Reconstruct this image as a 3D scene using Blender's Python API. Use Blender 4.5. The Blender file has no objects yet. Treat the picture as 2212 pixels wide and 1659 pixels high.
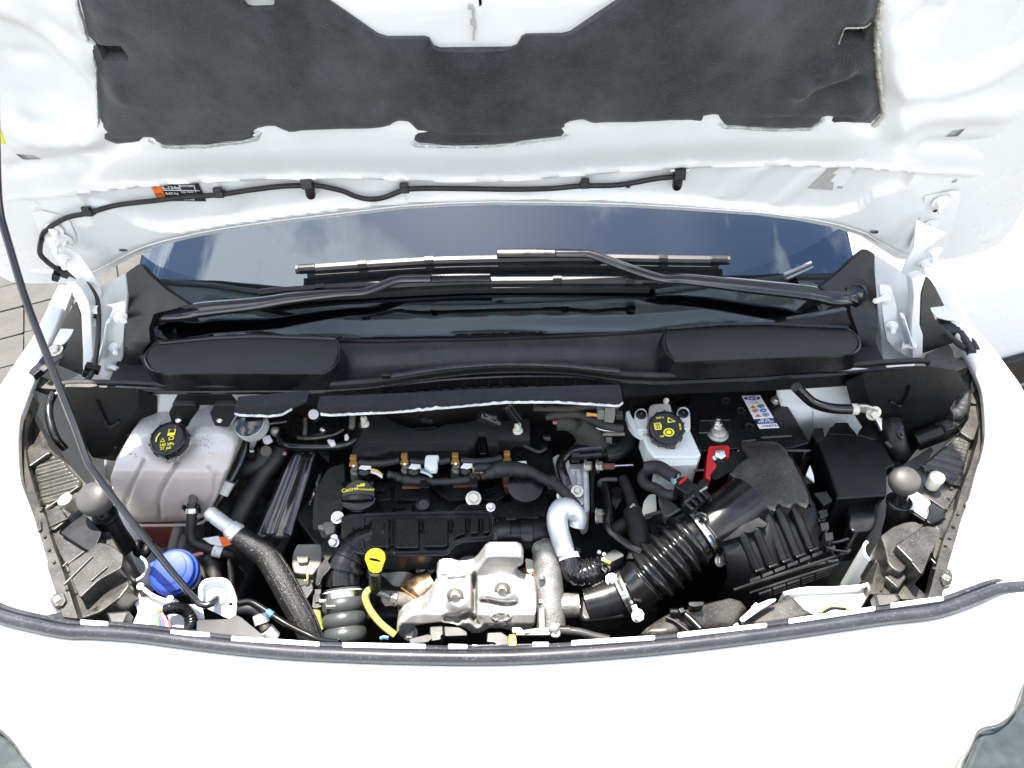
import bpy, bmesh, math, random
import numpy as np
from mathutils import Vector, Matrix, noise
from mathutils.geometry import delaunay_2d_cdt
rad = math.radians
V = Vector
random.seed(7)
SC = bpy.context.scene
COL = SC.collection
# ------------------------------------------------------------------ camera, sky, sun, exposure
# metres; x to the van's right in the picture, y towards the windscreen, z up; z = 0 is the slam panel, the ground is at -1
CAM = V((0.03, -0.50, 1.07))
PITCH, ROLL, HFOV = rad(45), rad(1.4), rad(70)
SUN_DIR = V((-0.085, 0.255, 1.0)).normalized()
SUN_STRENGTH, SKY_STRENGTH, EXPOSURE = 5.0, 0.105, 1.76
FOC = 1106 / math.tan(HFOV / 2)
c_f = V((0, math.cos(PITCH), -math.sin(PITCH)))
u0 = V((0, math.sin(PITCH), math.cos(PITCH))); r0 = V((1, 0, 0))
c_u = u0 * math.cos(ROLL) + r0 * math.sin(ROLL)
c_r = r0 * math.cos(ROLL) - u0 * math.sin(ROLL)
cd = bpy.data.cameras.new('camera'); cam = bpy.data.objects.new('camera', cd); COL.objects.link(cam)
cd.sensor_fit = 'HORIZONTAL'; cd.angle = HFOV; cd.clip_start = 0.02; cd.clip_end = 500
mw = Matrix((c_r, c_u, -c_f)).transposed().to_4x4(); mw.translation = CAM
cam.matrix_world = mw
SC.camera = cam
w = bpy.data.worlds.new('World'); SC.world = w; w.use_nodes = True
nt = w.node_tree; nt.nodes.clear()
_o = nt.nodes.new('ShaderNodeOutputWorld'); _b = nt.nodes.new('ShaderNodeBackground'); _s = nt.nodes.new('ShaderNodeTexSky')
_s.sky_type = 'NISHITA'; _s.sun_disc = False
_s.sun_elevation = math.asin(SUN_DIR.z); _s.sun_rotation = math.atan2(SUN_DIR.x, SUN_DIR.y)
_s.air_density = 1.0; _s.dust_density = 0.6; _s.ozone_density = 1.2
_b.inputs['Strength'].default_value = SKY_STRENGTH
_tc = nt.nodes.new('ShaderNodeTexCoord'); _n = nt.nodes.new('ShaderNodeTexNoise'); _n.inputs['Scale'].default_value = 2.6
_n.inputs['Detail'].default_value = 9; _n.inputs['Roughness'].default_value = 0.56
_r = nt.nodes.new('ShaderNodeValToRGB'); _r.color_ramp.elements[0].position = 0.49; _r.color_ramp.elements[1].position = 0.59
_m = nt.nodes.new('ShaderNodeMix'); _m.data_type = 'RGBA'; _m.inputs['B'].default_value = (11.0, 10.9, 10.7, 1)
_mp = nt.nodes.new('ShaderNodeMapping'); _mp.inputs['Scale'].default_value = (-1, 1, 1); nt.links.new(_tc.outputs['Generated'], _mp.inputs['Vector']); nt.links.new(_mp.outputs['Vector'], _n.inputs['Vector']); nt.links.new(_n.outputs['Fac'], _r.inputs['Fac'])
nt.links.new(_r.outputs['Color'], _m.inputs['Factor']); nt.links.new(_s.outputs['Color'], _m.inputs['A'])
nt.links.new(_m.outputs['Result'], _b.inputs['Color']); nt.links.new(_b.outputs['Background'], _o.inputs['Surface'])
sd = bpy.data.lights.new('sun', 'SUN'); sd.energy = SUN_STRENGTH; sd.angle = rad(0.55); sd.color = (1, 0.945, 0.86)
sun = bpy.data.objects.new('sun', sd); COL.objects.link(sun); sun.location = SUN_DIR * 30
sun.rotation_euler = SUN_DIR.to_track_quat('Z', 'Y').to_euler()
SC.view_settings.view_transform = 'Standard'; SC.view_settings.look = 'None'
SC.view_settings.exposure = EXPOSURE; SC.view_settings.gamma = 1
SC.view_settings.use_curve_mapping = False
SC.render.engine = 'CYCLES'
SC.cycles.max_bounces = 9; SC.cycles.diffuse_bounces = 5; SC.cycles.glossy_bounces = 4; SC.cycles.transmission_bounces = 6
SC.cycles.sample_clamp_indirect = 6; SC.cycles.caustics_reflective = False; SC.cycles.caustics_refractive = False
try: SC.cycles.use_denoising = True
except Exception: pass

# ------------------------------------------------------------------ measuring: a direction seen from where the photo was taken, cut with a plane of the place
TILE = {'L1': (172.8, 852.5, .18229), 'M1': (518.4, 852.5, .18229), 'N1': (864.1, 852.5, .18229), 'Q1': (1152.1, 852.5, .18229),
        'R1': (1440.1, 829.5, .18229), 'S1': (1785.7, 829.5, .18229), 'L2': (172.8, 1094.5, .18229), 'M2': (518.4, 1117.5, .18229),
        'N2': (864.1, 1117.5, .18229), 'Q2': (1152.1, 1094.5, .18229), 'R2': (1440.1, 1094.5, .18229), 'S2': (1785.7, 1094.5, .18229),
        'A': (0, 518.4, .25), 'B': (553, 518.4, .25), 'C': (1106, 518.4, .25), 'D': (1659, 518.4, .25),
        'E': (0, 0, 1 / 3), 'F': (737.3, 0, 1 / 3), 'G': (1474.7, 0, 1 / 3), 'H': (0, 829.5, 1 / 3), 'O': (0, 0, 1)}
def t(tag, *xy):
    a, b, k = TILE[tag]
    if len(xy) == 1: return [(a + k * x, b + k * y) for x, y in xy[0]]
    return (a + k * xy[0], b + k * xy[1])
def ray(p): return (c_f * FOC + c_r * (p[0] - 1106) + c_u * (829.5 - p[1])) / FOC
def at(p, z=None, y=None, d=None, pl=None):
    r = ray(p)
    if z is not None: k = (z - CAM.z) / r.z
    elif y is not None: k = (y - CAM.y) / r.y
    elif d is not None: k = d
    else: k = (V(pl[0]) - CAM).dot(V(pl[1])) / r.dot(V(pl[1]))
    return CAM + r * k
def ats(ps, **k): return [at(p, **k) for p in ps]
def pxsize(p3): return (V(p3) - CAM).dot(c_f) / FOC      # metres per unit of measure there

# ------------------------------------------------------------------ mesh building
def join(*gs):
    vs, fs = [], []
    for g in gs:
        n = len(vs); vs += list(g[0]); fs += [tuple(i + n for i in f) for f in g[1]]
    return vs, fs
def wpos(o):
    p = V((0, 0, 0))
    while o is not None: p += o.location; o = o.parent
    return p
def obj(name, g, mat, parent=None, bevel=0.0, seg=2, smooth=35, loc=None, solid=0.0, soff=0.0, sub=0):
    me = bpy.data.meshes.new(name)
    base = wpos(parent) if parent else V((0, 0, 0))
    if parent is None:
        if loc is None:
            a = np.array([tuple(v) for v in g[0]]); loc = V(((a[:, 0].min() + a[:, 0].max()) / 2, (a[:, 1].min() + a[:, 1].max()) / 2, a[:, 2].min()))
        base = V(loc)
    me.from_pydata([tuple(V(v) - base) for v in g[0]], [], [f for f in g[1]])
    bm = bmesh.new(); bm.from_mesh(me); bmesh.ops.recalc_face_normals(bm, faces=bm.faces); bm.to_mesh(me); bm.free()
    me.update()
    if smooth:
        me.shade_smooth(); me.set_sharp_from_angle(angle=rad(smooth))
    o = bpy.data.objects.new(name, me); COL.objects.link(o)
    if parent: o.parent = parent
    else: o.location = base
    if mat: me.materials.append(MT[mat] if isinstance(mat, str) else mat)
    if solid:
        md = o.modifiers.new('thickness', 'SOLIDIFY'); md.thickness = solid; md.offset = soff
    if sub:
        md = o.modifiers.new('sub', 'SUBSURF'); md.levels = md.render_levels = sub
    if bevel:
        md = o.modifiers.new('bevel', 'BEVEL'); md.width = bevel; md.segments = seg; md.limit_method = 'ANGLE'; md.angle_limit = rad(32)
        md.harden_normals = True
    return o
def tag(o, label, cat, group=None):
    o['label'] = label; o['category'] = cat
    if group: o['group'] = group
    return o
def thing(name, label, cat, loc, group=None):
    o = bpy.data.objects.new(name, None); o.empty_display_size = 0.03; COL.objects.link(o); o.location = V(loc)
    return tag(o, label, cat, group)
def struct(o): o['kind'] = 'structure'; return o
def rnd(pts, r=0.004, n=4, closed=True):
    """fillet the corners of a polygon of 3-D points"""
    out = []; m = len(pts)
    for i, p in enumerate(pts):
        p = V(p)
        if not closed and i in (0, m - 1): out.append(p); continue
        a, b = V(pts[i - 1]) - p, V(pts[(i + 1) % m]) - p
        la, lb = a.length, b.length
        if la < 1e-7 or lb < 1e-7: out.append(p); continue
        q = min(r, la * .46, lb * .46); A = p + a / la * q; B = p + b / lb * q
        for k in range(n + 1):
            s = k / n; out.append(A * (1 - s) ** 2 + p * 2 * s * (1 - s) + B * s * s)
    return out
def cat(pts, n=6, closed=False):
    """smooth curve through points"""
    P = [V(p) for p in pts]; m = len(P); out = []
    if m < 3: return P
    for i in range(m if closed else m - 1):
        g = (lambda k: P[k % m]) if closed else (lambda k: P[max(0, min(m - 1, k))])
        a, b, c, d = g(i - 1), g(i), g(i + 1), g(i + 2)
        for k in range(n):
            s = k / n
            out.append(.5 * ((2 * b) + (c - a) * s + (2 * a - 5 * b + 4 * c - d) * s * s + (3 * b - a - 3 * c + d) * s ** 3))
    if not closed: out.append(P[-1])
    return out
def prism(top, vec, scale=1.0):
    top = [V(p) for p in top]; vec = V(vec); n = len(top)
    c = sum(top, V()) / n
    bot = [c + (p - c) * scale + vec for p in top]
    return top + bot, [tuple(range(n)), tuple(range(2 * n - 1, n - 1, -1))] + [(i, i + n, (i + 1) % n + n, (i + 1) % n) for i in range(n)]
def slab(px, h, r=0.0, scale=1.0, vec=None, **k):
    """a plate with a traced outline: its face lies in the given plane, its body runs back from it"""
    top = ats(px, **k)
    if r: top = rnd(top, r)
    if vec is None:
        vec = V((0, 0, -h)) if k.get('z') is not None else (V((0, h, 0)) if k.get('y') is not None else V(k['pl'][1]).normalized() * -h)
    return prism(top, vec, scale)
def frame_of(ax):
    ax = V(ax).normalized(); a = V((0, 0, 1)) if abs(ax.z) < .9 else V((1, 0, 0))
    x = a.cross(ax).normalized(); return x, ax.cross(x), ax
def box(c, s, rx=0, ry=0, rz=0, ax=None):
    R = Matrix.Rotation(rz, 3, 'Z') @ Matrix.Rotation(ry, 3, 'Y') @ Matrix.Rotation(rx, 3, 'X')
    if ax is not None:
        x, y, z = ax; R = Matrix((x, y, z)).transposed()
    c = V(c); vs = [c + R @ V((s[0] * i / 2, s[1] * j / 2, s[2] * k / 2)) for k in (-1, 1) for i, j in ((-1, -1), (1, -1), (1, 1), (-1, 1))]
    return vs, [(3, 2, 1, 0), (4, 5, 6, 7), (0, 1, 5, 4), (1, 2, 6, 5), (2, 3, 7, 6), (3, 0, 4, 7)]
def lathe(prof, o, ax=(0, 0, 1), n=24, sx=1.0, sy=1.0, xdir=None):
    x, y, z = frame_of(ax); o = V(o)
    if xdir is not None: x = (V(xdir) - z * V(xdir).dot(z)).normalized(); y = z.cross(x)
    vs, fs = [], []
    for r, h in prof:
        for k in range(n):
            a = 2 * math.pi * k / n; vs.append(o + z * h + x * (r * sx * math.cos(a)) + y * (r * sy * math.sin(a)))
    for i in range(len(prof) - 1):
        for k in range(n):
            fs.append((i * n + k, i * n + (k + 1) % n, (i + 1) * n + (k + 1) % n, (i + 1) * n + k))
    if prof[0][0] > 1e-6: fs.append(tuple(range(n - 1, -1, -1)))
    if prof[-1][0] > 1e-6: fs.append(tuple(range((len(prof) - 1) * n, len(prof) * n)))
    return vs, fs
def tube(path, r, n=12, caps=True, closed=False, flat=1.0, up=None):
    P = [V(p) for p in path]; m = len(P)
    R = r if callable(r) else (lambda s: r[min(len(r) - 1, int(round(s * (len(r) - 1))))] if isinstance(r, (list, tuple)) else r)
    vs, fs = [], []; px = None
    for i, p in enumerate(P):
        tn = (P[(i + 1) % m] - P[i - 1]) if closed else (P[min(m - 1, i + 1)] - P[max(0, i - 1)])
        tn = tn.normalized() if tn.length > 1e-9 else V((0, 0, 1))
        if up is not None: x = V(up).cross(tn).normalized()
        elif px is None: x = frame_of(tn)[0]
        else:
            x = px - tn * px.dot(tn); x = x.normalized() if x.length > 1e-6 else frame_of(tn)[0]
        px = x; y = tn.cross(x); q = R(i / (m - 1))
        for k in range(n):
            a = 2 * math.pi * k / n; vs.append(p + x * (q * math.cos(a)) + y * (q * flat * math.sin(a)))
    for i in range(m if closed else m - 1):
        j = (i + 1) % m
        for k in range(n): fs.append((i * n + k, i * n + (k + 1) % n, j * n + (k + 1) % n, j * n + k))
    if caps and not closed: fs += [tuple(range(n - 1, -1, -1)), tuple(range((m - 1) * n, m * n))]
    return vs, fs
def loft(secs, close=True, caps=True):
    n = len(secs[0]); vs = [V(p) for s in secs for p in s]; fs = []
    for i in range(len(secs) - 1):
        for k in range(n if close else n - 1):
            fs.append((i * n + k, i * n + (k + 1) % n, (i + 1) * n + (k + 1) % n, (i + 1) * n + k))
    if caps and close: fs += [tuple(range(n - 1, -1, -1)), tuple(range((len(secs) - 1) * n, len(secs) * n))]
    return vs, fs
def inside(xs, ys, poly):
    r = np.zeros(xs.shape, bool); n = len(poly); j = n - 1
    for i in range(n):
        xi, yi = poly[i]; xj, yj = poly[j]
        c = ((yi > ys) != (yj > ys)) & (xs < (xj - xi) * (ys - yi) / (yj - yi + 1e-15) + xi); r ^= c; j = i
    return r
def pdist(xs, ys, pts, closed=False):
    """distance to a polyline"""
    d = np.full(xs.shape, 1e9); n = len(pts)
    for i in range(n if closed else n - 1):
        ax, ay = pts[i]; bx, by = pts[(i + 1) % n]; dx, dy = bx - ax, by - ay; L = dx * dx + dy * dy + 1e-15
        k = np.clip(((xs - ax) * dx + (ys - ay) * dy) / L, 0, 1)
        d = np.minimum(d, np.hypot(xs - ax - k * dx, ys - ay - k * dy))
    return d
def sst(a, b, x):
    x = np.clip((x - a) / (b - a), 0, 1); return x * x * (3 - 2 * x)
def dens(pts, step, closed=True):
    out = []; n = len(pts)
    for i in range(n if closed else n - 1):
        a, b = V(pts[i]), V(pts[(i + 1) % n]); m = max(1, int((b - a).length / step + .5))
        out += [a.lerp(b, k / m) for k in range(m)]
    if not closed: out.append(V(pts[-1]))
    return out
def sheet(outline, holes, step, f3):
    """a pressed sheet: outline and holes in 2-D, filled with a fine grid, every point raised by f3(xs, ys) -> array of 3-D points"""
    ol = [tuple(p) for p in dens([V((a, b)) for a, b in outline], step)]
    hs = [[tuple(p) for p in dens([V((a, b)) for a, b in h], step)] for h in holes]
    x0, x1 = min(p[0] for p in ol), max(p[0] for p in ol); y0, y1 = min(p[1] for p in ol), max(p[1] for p in ol)
    gx, gy = np.meshgrid(np.arange(x0 + step / 2, x1, step), np.arange(y0 + step / 2, y1, step)); gx, gy = gx.ravel(), gy.ravel()
    ok = inside(gx, gy, ol) & (pdist(gx, gy, ol, True) > step * .55)
    for h in hs: ok &= ~inside(gx, gy, h) & (pdist(gx, gy, h, True) > step * .55)
    pts = [V(p) for p in ol]; edges = [(i, (i + 1) % len(ol)) for i in range(len(ol))]
    for h in hs:
        b = len(pts); pts += [V(p) for p in h]; edges += [(b + i, b + (i + 1) % len(h)) for i in range(len(h))]
    pts += [V((a, b)) for a, b in zip(gx[ok], gy[ok])]
    vs, _, fs, *_ = delaunay_2d_cdt(pts, edges, [], 1, 1e-6)
    a = np.array([tuple(v) for v in vs]); keep = []
    if hs:
        c = np.array([a[list(f)].mean(axis=0) for f in fs]); bad = np.zeros(len(fs), bool)
        for h in hs: bad |= inside(c[:, 0], c[:, 1], h)
        keep = [f for f, q in zip(fs, bad) if not q]
    else: keep = fs
    return [V(p) for p in f3(a[:, 0], a[:, 1])], [tuple(f) for f in keep]
def hexbolt(o, ax, s=.008, h=.006, washer=1.6):
    x, y, z = frame_of(ax)
    g = lathe([(s * washer, 0), (s * washer, .0015), (s * 1.02, .002)], o, ax, 16) if washer else ([], [])
    hd = lathe([(s, .0015), (s, h), (s * .82, h + .0012)], o, ax, 6)
    return join(g, hd)
def text(name, s, c, right, up, size, mat, parent, lift=.0006):
    cu = bpy.data.curves.new(name, 'FONT'); cu.body = s; cu.size = size; cu.align_x = 'CENTER'; cu.align_y = 'CENTER'
    cu.resolution_u = 2; cu.offset = size * .022
    o = bpy.data.objects.new(name, cu); COL.objects.link(o)
    dg = bpy.context.evaluated_depsgraph_get(); me = bpy.data.meshes.new_from_object(o.evaluated_get(dg))
    bpy.data.objects.remove(o); bpy.data.curves.remove(cu)
    x = V(right).normalized(); z = x.cross(V(up)).normalized(); y = z.cross(x); c = V(c) + z * lift - (wpos(parent) if parent else V())
    me.transform(Matrix((x, y, z)).transposed().to_4x4()); me.transform(Matrix.Translation(c))
    me.materials.clear(); me.materials.append(MT[mat]); me.name = name
    o = bpy.data.objects.new(name, me); COL.objects.link(o); o.parent = parent
    return o

# ------------------------------------------------------------------ materials
MT = {}
def nd(nt, k, **a):
    n = nt.nodes.new(k)
    for q, v in a.items(): setattr(n, q, v)
    return n
def pm(name, col, rough=.5, metal=0, var=.25, vs=14, bump=0, bs=200, bd=.001, dust=0, dface=True, dsc=22, sheen=0, dcol=(.36, .33, .28), coat=0, ior=1.5, trans=0, sss=0, rvar=.12, speck=0, spec=.5, scol=(.5, .5, .48), ssc=900):
    m = bpy.data.materials.new(name); m.use_nodes = True; nt = m.node_tree; b = nt.nodes['Principled BSDF']; L = nt.links.new
    tc = nd(nt, 'ShaderNodeTexCoord')
    n1 = nd(nt, 'ShaderNodeTexNoise'); n1.inputs['Scale'].default_value = vs; n1.inputs['Detail'].default_value = 6; n1.inputs['Roughness'].default_value = .62
    L(tc.outputs['Object'], n1.inputs['Vector'])
    mr = nd(nt, 'ShaderNodeMapRange'); mr.inputs['From Min'].default_value = .3; mr.inputs['From Max'].default_value = .7
    mr.inputs['To Min'].default_value = 1 - var; mr.inputs['To Max'].default_value = 1 + var; L(n1.outputs['Fac'], mr.inputs['Value'])
    hs = nd(nt, 'ShaderNodeMix', data_type='RGBA', blend_type='MULTIPLY'); hs.inputs['Factor'].default_value = 1; hs.inputs['A'].default_value = (*col, 1)
    L(mr.outputs['Result'], hs.inputs['B']); out = hs.outputs['Result']
    if speck:
        n3 = nd(nt, 'ShaderNodeTexNoise'); n3.inputs['Scale'].default_value = ssc; n3.inputs['Detail'].default_value = 2; L(tc.outputs['Object'], n3.inputs['Vector'])
        r3 = nd(nt, 'ShaderNodeMapRange'); r3.inputs['From Min'].default_value = .6; r3.inputs['From Max'].default_value = .75; r3.inputs['To Max'].default_value = speck
        L(n3.outputs['Fac'], r3.inputs['Value'])
        x3 = nd(nt, 'ShaderNodeMix', data_type='RGBA'); x3.inputs['B'].default_value = (*scol, 1); L(r3.outputs['Result'], x3.inputs['Factor']); L(out, x3.inputs['A']); out = x3.outputs['Result']
    if dust:
        ge = nd(nt, 'ShaderNodeNewGeometry'); sp = nd(nt, 'ShaderNodeSeparateXYZ'); L(ge.outputs['Normal'], sp.inputs[0])
        n2 = nd(nt, 'ShaderNodeTexNoise'); n2.inputs['Scale'].default_value = dsc; n2.inputs['Detail'].default_value = 8; n2.inputs['Roughness'].default_value = .7; L(tc.outputs['Object'], n2.inputs['Vector'])
        r2 = nd(nt, 'ShaderNodeMapRange'); r2.inputs['From Min'].default_value = .38; r2.inputs['From Max'].default_value = .72; r2.inputs['To Max'].default_value = dust; L(n2.outputs['Fac'], r2.inputs['Value'])
        r4 = nd(nt, 'ShaderNodeMapRange'); r4.inputs['From Min'].default_value = -.2; r4.inputs['From Max'].default_value = .9; r4.inputs['To Min'].default_value = .25; L(sp.outputs['Z'], r4.inputs['Value'])
        if not dface: r4.inputs['To Min'].default_value = 1
        mu = nd(nt, 'ShaderNodeMath', operation='MULTIPLY'); L(r2.outputs['Result'], mu.inputs[0]); L(r4.outputs['Result'], mu.inputs[1])
        x2 = nd(nt, 'ShaderNodeMix', data_type='RGBA'); x2.inputs['B'].default_value = (*dcol, 1); L(mu.outputs[0], x2.inputs['Factor']); L(out, x2.inputs['A']); out = x2.outputs['Result']
    L(out, b.inputs['Base Color'])
    rr = nd(nt, 'ShaderNodeMapRange'); rr.inputs['From Min'].default_value = .3; rr.inputs['From Max'].default_value = .7
    rr.inputs['To Min'].default_value = max(.02, rough - rvar * .6); rr.inputs['To Max'].default_value = min(1, rough + rvar); L(n1.outputs['Fac'], rr.inputs['Value']); L(rr.outputs['Result'], b.inputs['Roughness'])
    b.inputs['Metallic'].default_value = metal; b.inputs['IOR'].default_value = ior; b.inputs['Coat Weight'].default_value = coat; b.inputs['Coat Roughness'].default_value = .04
    b.inputs['Transmission Weight'].default_value = trans; b.inputs['Specular IOR Level'].default_value = spec
    if sheen: b.inputs['Sheen Weight'].default_value = sheen; b.inputs['Sheen Roughness'].default_value = .5
    if sss:
        b.inputs['Subsurface Weight'].default_value = sss; b.inputs['Subsurface Radius'].default_value = (.02, .018, .015); b.inputs['Subsurface Scale'].default_value = .6
    if bump:
        nb = nd(nt, 'ShaderNodeTexNoise'); nb.inputs['Scale'].default_value = bs; nb.inputs['Detail'].default_value = 5; L(tc.outputs['Object'], nb.inputs['Vector'])
        bp = nd(nt, 'ShaderNodeBump'); bp.inputs['Strength'].default_value = bump; bp.inputs['Distance'].default_value = bd; L(nb.outputs['Fac'], bp.inputs['Height']); L(bp.outputs['Normal'], b.inputs['Normal'])
    MT[name] = m; return m
pm('paint', (.80, .805, .80), .26, coat=.7, var=.015, rvar=.04, vs=6)
pm('paint_inner', (.79, .80, .79), .34, coat=.35, var=.04, rvar=.08, vs=9, dust=.03)
pm('plastic', (.0042, .0042, .0052), .36, spec=.36, var=.3, bump=.25, bs=900, bd=.0004, dust=.035, dcol=(.2, .19, .17), rvar=.16)
pm('plastic_satin', (.0055, .0055, .0068), .24, spec=.42, var=.25, bump=.12, bs=700, bd=.0003, dust=.03, dcol=(.2, .19, .18), rvar=.16)
pm('plastic_dusty', (.018, .0165, .0145), .32, var=.35, bump=.3, bs=900, bd=.0005, dust=.15, speck=.25, ssc=420)
pm('plastic_grey', (.038, .037, .036), .5, var=.2, bump=.2, bs=700, bd=.0004, dust=.2)
pm('plastic_gloss', (.005, .005, .006), .12, var=.2, coat=.5, rvar=.08, dust=.02)
pm('black_metal', (.007, .007, .009), .16, var=.3, coat=.6, rvar=.1, bump=.1, bs=90, bd=.0006, dust=.03)
pm('rubber', (.007, .007, .0085), .52, var=.2, bump=.2, bs=500, bd=.0004, dust=.08)
pm('seal_rubber', (.0155, .0165, .023), .42, var=.2, bump=.2, bs=260, bd=.0004, dust=.10, dcol=(.2, .2, .22), speck=.14, ssc=240)
pm('hose_gloss', (.004, .004, .005), .17, var=.2, coat=.25, rvar=.12, dust=.03)
pm('hose_grey', (.036, .041, .041), .34, var=.15, bump=.2, bs=300, bd=.0004, dust=.05)
pm('braid', (.006, .006, .0066), .5, var=.2, bump=.8, bs=420, bd=.0015, speck=.35, ssc=300, scol=(.38, .39, .39))
pm('tape', (.010, .010, .0125), .6, var=.25, bump=.5, bs=160, bd=.0012, dust=.08)
pm('felt', (.014, .0147, .016), .95, var=.35, vs=16, dface=False, dsc=4.5, sheen=.2, bump=.9, bs=330, bd=.0022, speck=.4, ssc=420, scol=(.14, .145, .145), dust=.95, dcol=(.088, .091, .093))  # broad pale patches: dust plus the mat's soft sheen painted into the colour
pm('fray', (.60, .62, .60), .95, var=.35, vs=60, bump=.8, bs=300, bd=.002)
pm('fray_tan', (.50, .48, .41), .95, var=.45, vs=70, bump=.8, bs=300, bd=.002)
pm('cast_alu', (.36, .36, .35), .5, metal=.6, var=.2, vs=40, bump=.6, bs=240, bd=.0012, rvar=.15, dust=.15, dcol=(.3, .28, .25))
pm('cast_dirty', (.18, .17, .15), .6, metal=.45, var=.35, vs=30, bump=.7, bs=160, bd=.0016, dust=.5, dcol=(.30, .27, .22))
pm('heat_alu', (.50, .49, .47), .44, metal=.74, var=.22, vs=24, bump=.16, bs=60, bd=.001, rvar=.1)
pm('pipe_alu', (.72, .73, .74), .40, metal=.5, var=.08, vs=30, bump=.3, bs=160, bd=.0008)
pm('steel', (.66, .65, .62), .26, metal=1, var=.15, vs=60, rvar=.15)
pm('zinc', (.60, .58, .50), .38, metal=.85, var=.2, vs=70, bump=.2, bs=200)
pm('exhaust', (.26, .18, .11), .3, metal=1, var=.5, vs=22, rvar=.2, bump=.2, bs=60)
pm('rust', (.14, .055, .03), .75, var=.5, vs=60, bump=.6, bs=200)
pm('copper', (.36, .20, .055), .45, metal=.35, var=.25, vs=60)
pm('tank', (.54, .53, .515), .33, var=.10, vs=16, sss=.6, bump=.12, bs=60, bd=.0015, rvar=.1, dust=.12, dcol=(.42, .36, .28))
_nt = MT['tank'].node_tree; _b = _nt.nodes['Principled BSDF']; _src = _b.inputs['Base Color'].links[0].from_socket
_tc = nd(_nt, 'ShaderNodeTexCoord'); _sx = nd(_nt, 'ShaderNodeSeparateXYZ'); _mr = nd(_nt, 'ShaderNodeMapRange'); _mr.inputs['From Min'].default_value = .128; _mr.inputs['From Max'].default_value = .134; _mr.inputs['To Min'].default_value = .32; _mr.inputs['To Max'].default_value = 0
_mx = nd(_nt, 'ShaderNodeMix', data_type='RGBA'); _mx.inputs['B'].default_value = (.46, .33, .27, 1); _nt.links.new(_tc.outputs['Object'], _sx.inputs[0]); _nt.links.new(_sx.outputs['Z'], _mr.inputs['Value']); _nt.links.new(_mr.outputs['Result'], _mx.inputs['Factor']); _nt.links.new(_src, _mx.inputs['A']); _nt.links.new(_mx.outputs['Result'], _b.inputs['Base Color'])
pm('white_plastic', (.66, .69, .67), .36, var=.04, sss=.25, dust=.05)
pm('clip_white', (.80, .80, .78), .5, var=.05)
pm('clip_cream', (.66, .68, .55), .45, var=.1)
pm('grey_connector', (.20, .20, .17), .5, var=.15, dust=.2)
pm('yellow', (.62, .42, .008), .36, var=.06, dust=.04)
pm('yellow_print', (.75, .68, .03), .5, var=.05)
pm('yellow_wire', (.40, .43, .10), .45, var=.12)
pm('yellow_latch', (.80, .46, .01), .42, var=.06)
pm('blue_cap', (.005, .038, .30), .52, var=.08, bump=.1, bs=300, dust=.03)
pm('red', (.52, .012, .018), .32, var=.08, dust=.04)
pm('orange', (.90, .17, .015), .5, var=.03)
pm('label_white', (.78, .79, .80), .45, var=.03)
pm('label_black', (.018, .018, .02), .4, var=.1)
pm('label_blue', (.012, .03, .16), .4, var=.05)
pm('label_grey', (.42, .41, .39), .6, var=.15, vs=90)
pm('sign_orange', (.75, .25, .02), .5, var=.05)
pm('sign_red', (.55, .08, .08), .5, var=.05)
pm('sign_blue', (.02, .12, .42), .5, var=.05)
pm('coolant', (.30, .07, .04), .4, var=.15, sss=.25)
for _k, _c in (('wire_yellow', (.6, .48, .1)), ('wire_blue', (.08, .25, .35)), ('wire_violet', (.30, .18, .30)), ('wire_green', (.25, .38, .08)), ('wire_orange', (.6, .3, .06)), ('wire_white', (.7, .7, .7)), ('wire_bright', (.06, .2, .6)), ('wire_pink', (.6, .2, .24))):
    pm(_k, _c, .45, var=.08)
pm('mesh_vent', (.018, .018, .0195), .34, var=.1, bump=.9, bs=1500, bd=.0012, rvar=.05)
pm('cowl', (.0085, .0085, .012), .32, var=.2, vs=8, bump=.25, bs=900, bd=.0004, dust=.06, rvar=.08)
pm('glassy_black', (.006, .006, .008), .05, var=.1, rvar=.02)
pm('dash', (.012, .013, .017), .6, var=.3, vs=5)
pm('interior', (.03, .03, .032), .8, var=.3, vs=3)
pm('bay_shade', (.0035, .0035, .0038), .6, spec=.3, var=.5, vs=12, bump=.4, bs=60, bd=.004)  # near-black for gaps and recesses: their shade is put into the colour
pm('slot_shade_dark', (.02, .02, .021), .6, var=.3)  # dark fill for holes and slits: shade put into the colour
pm('slot_shade_grey', (.10, .10, .09), .6, var=.2)  # greyer fill for the shallow holes, shade put into the colour
pm('bulkhead', (.030, .028, .023), .75, var=.4, vs=10, bump=.6, bs=40, bd=.004, dust=.25, dcol=(.12, .11, .09))
pm('grime', (.15, .14, .12), .8, var=.4, vs=18, bump=.6, bs=60, bd=.004, dust=.3)
pm('chrome', (.8, .8, .8), .08, metal=1, var=.03, rvar=.04)
pm('lens_inner', (.30, .32, .34), .4, metal=.3, var=.3, vs=40)
pm('lamp_dark', (.06, .066, .062), .3, metal=.3, var=.2, vs=30)
pm('pad_felt', (.016, .017, .021), .95, var=.4, vs=30, bump=.8, bs=330, bd=.002, speck=.3, ssc=420, scol=(.10, .105, .11))
pm('paving', (.072, .069, .063), .88, var=.28, vs=9, bump=.7, bs=60, bd=.004, speck=.25, ssc=120, scol=(.16, .15, .13))
pm('paving_joint', (.04, .035, .024), .95, var=.4, vs=20, bump=.8, bs=90, bd=.006)
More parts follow.
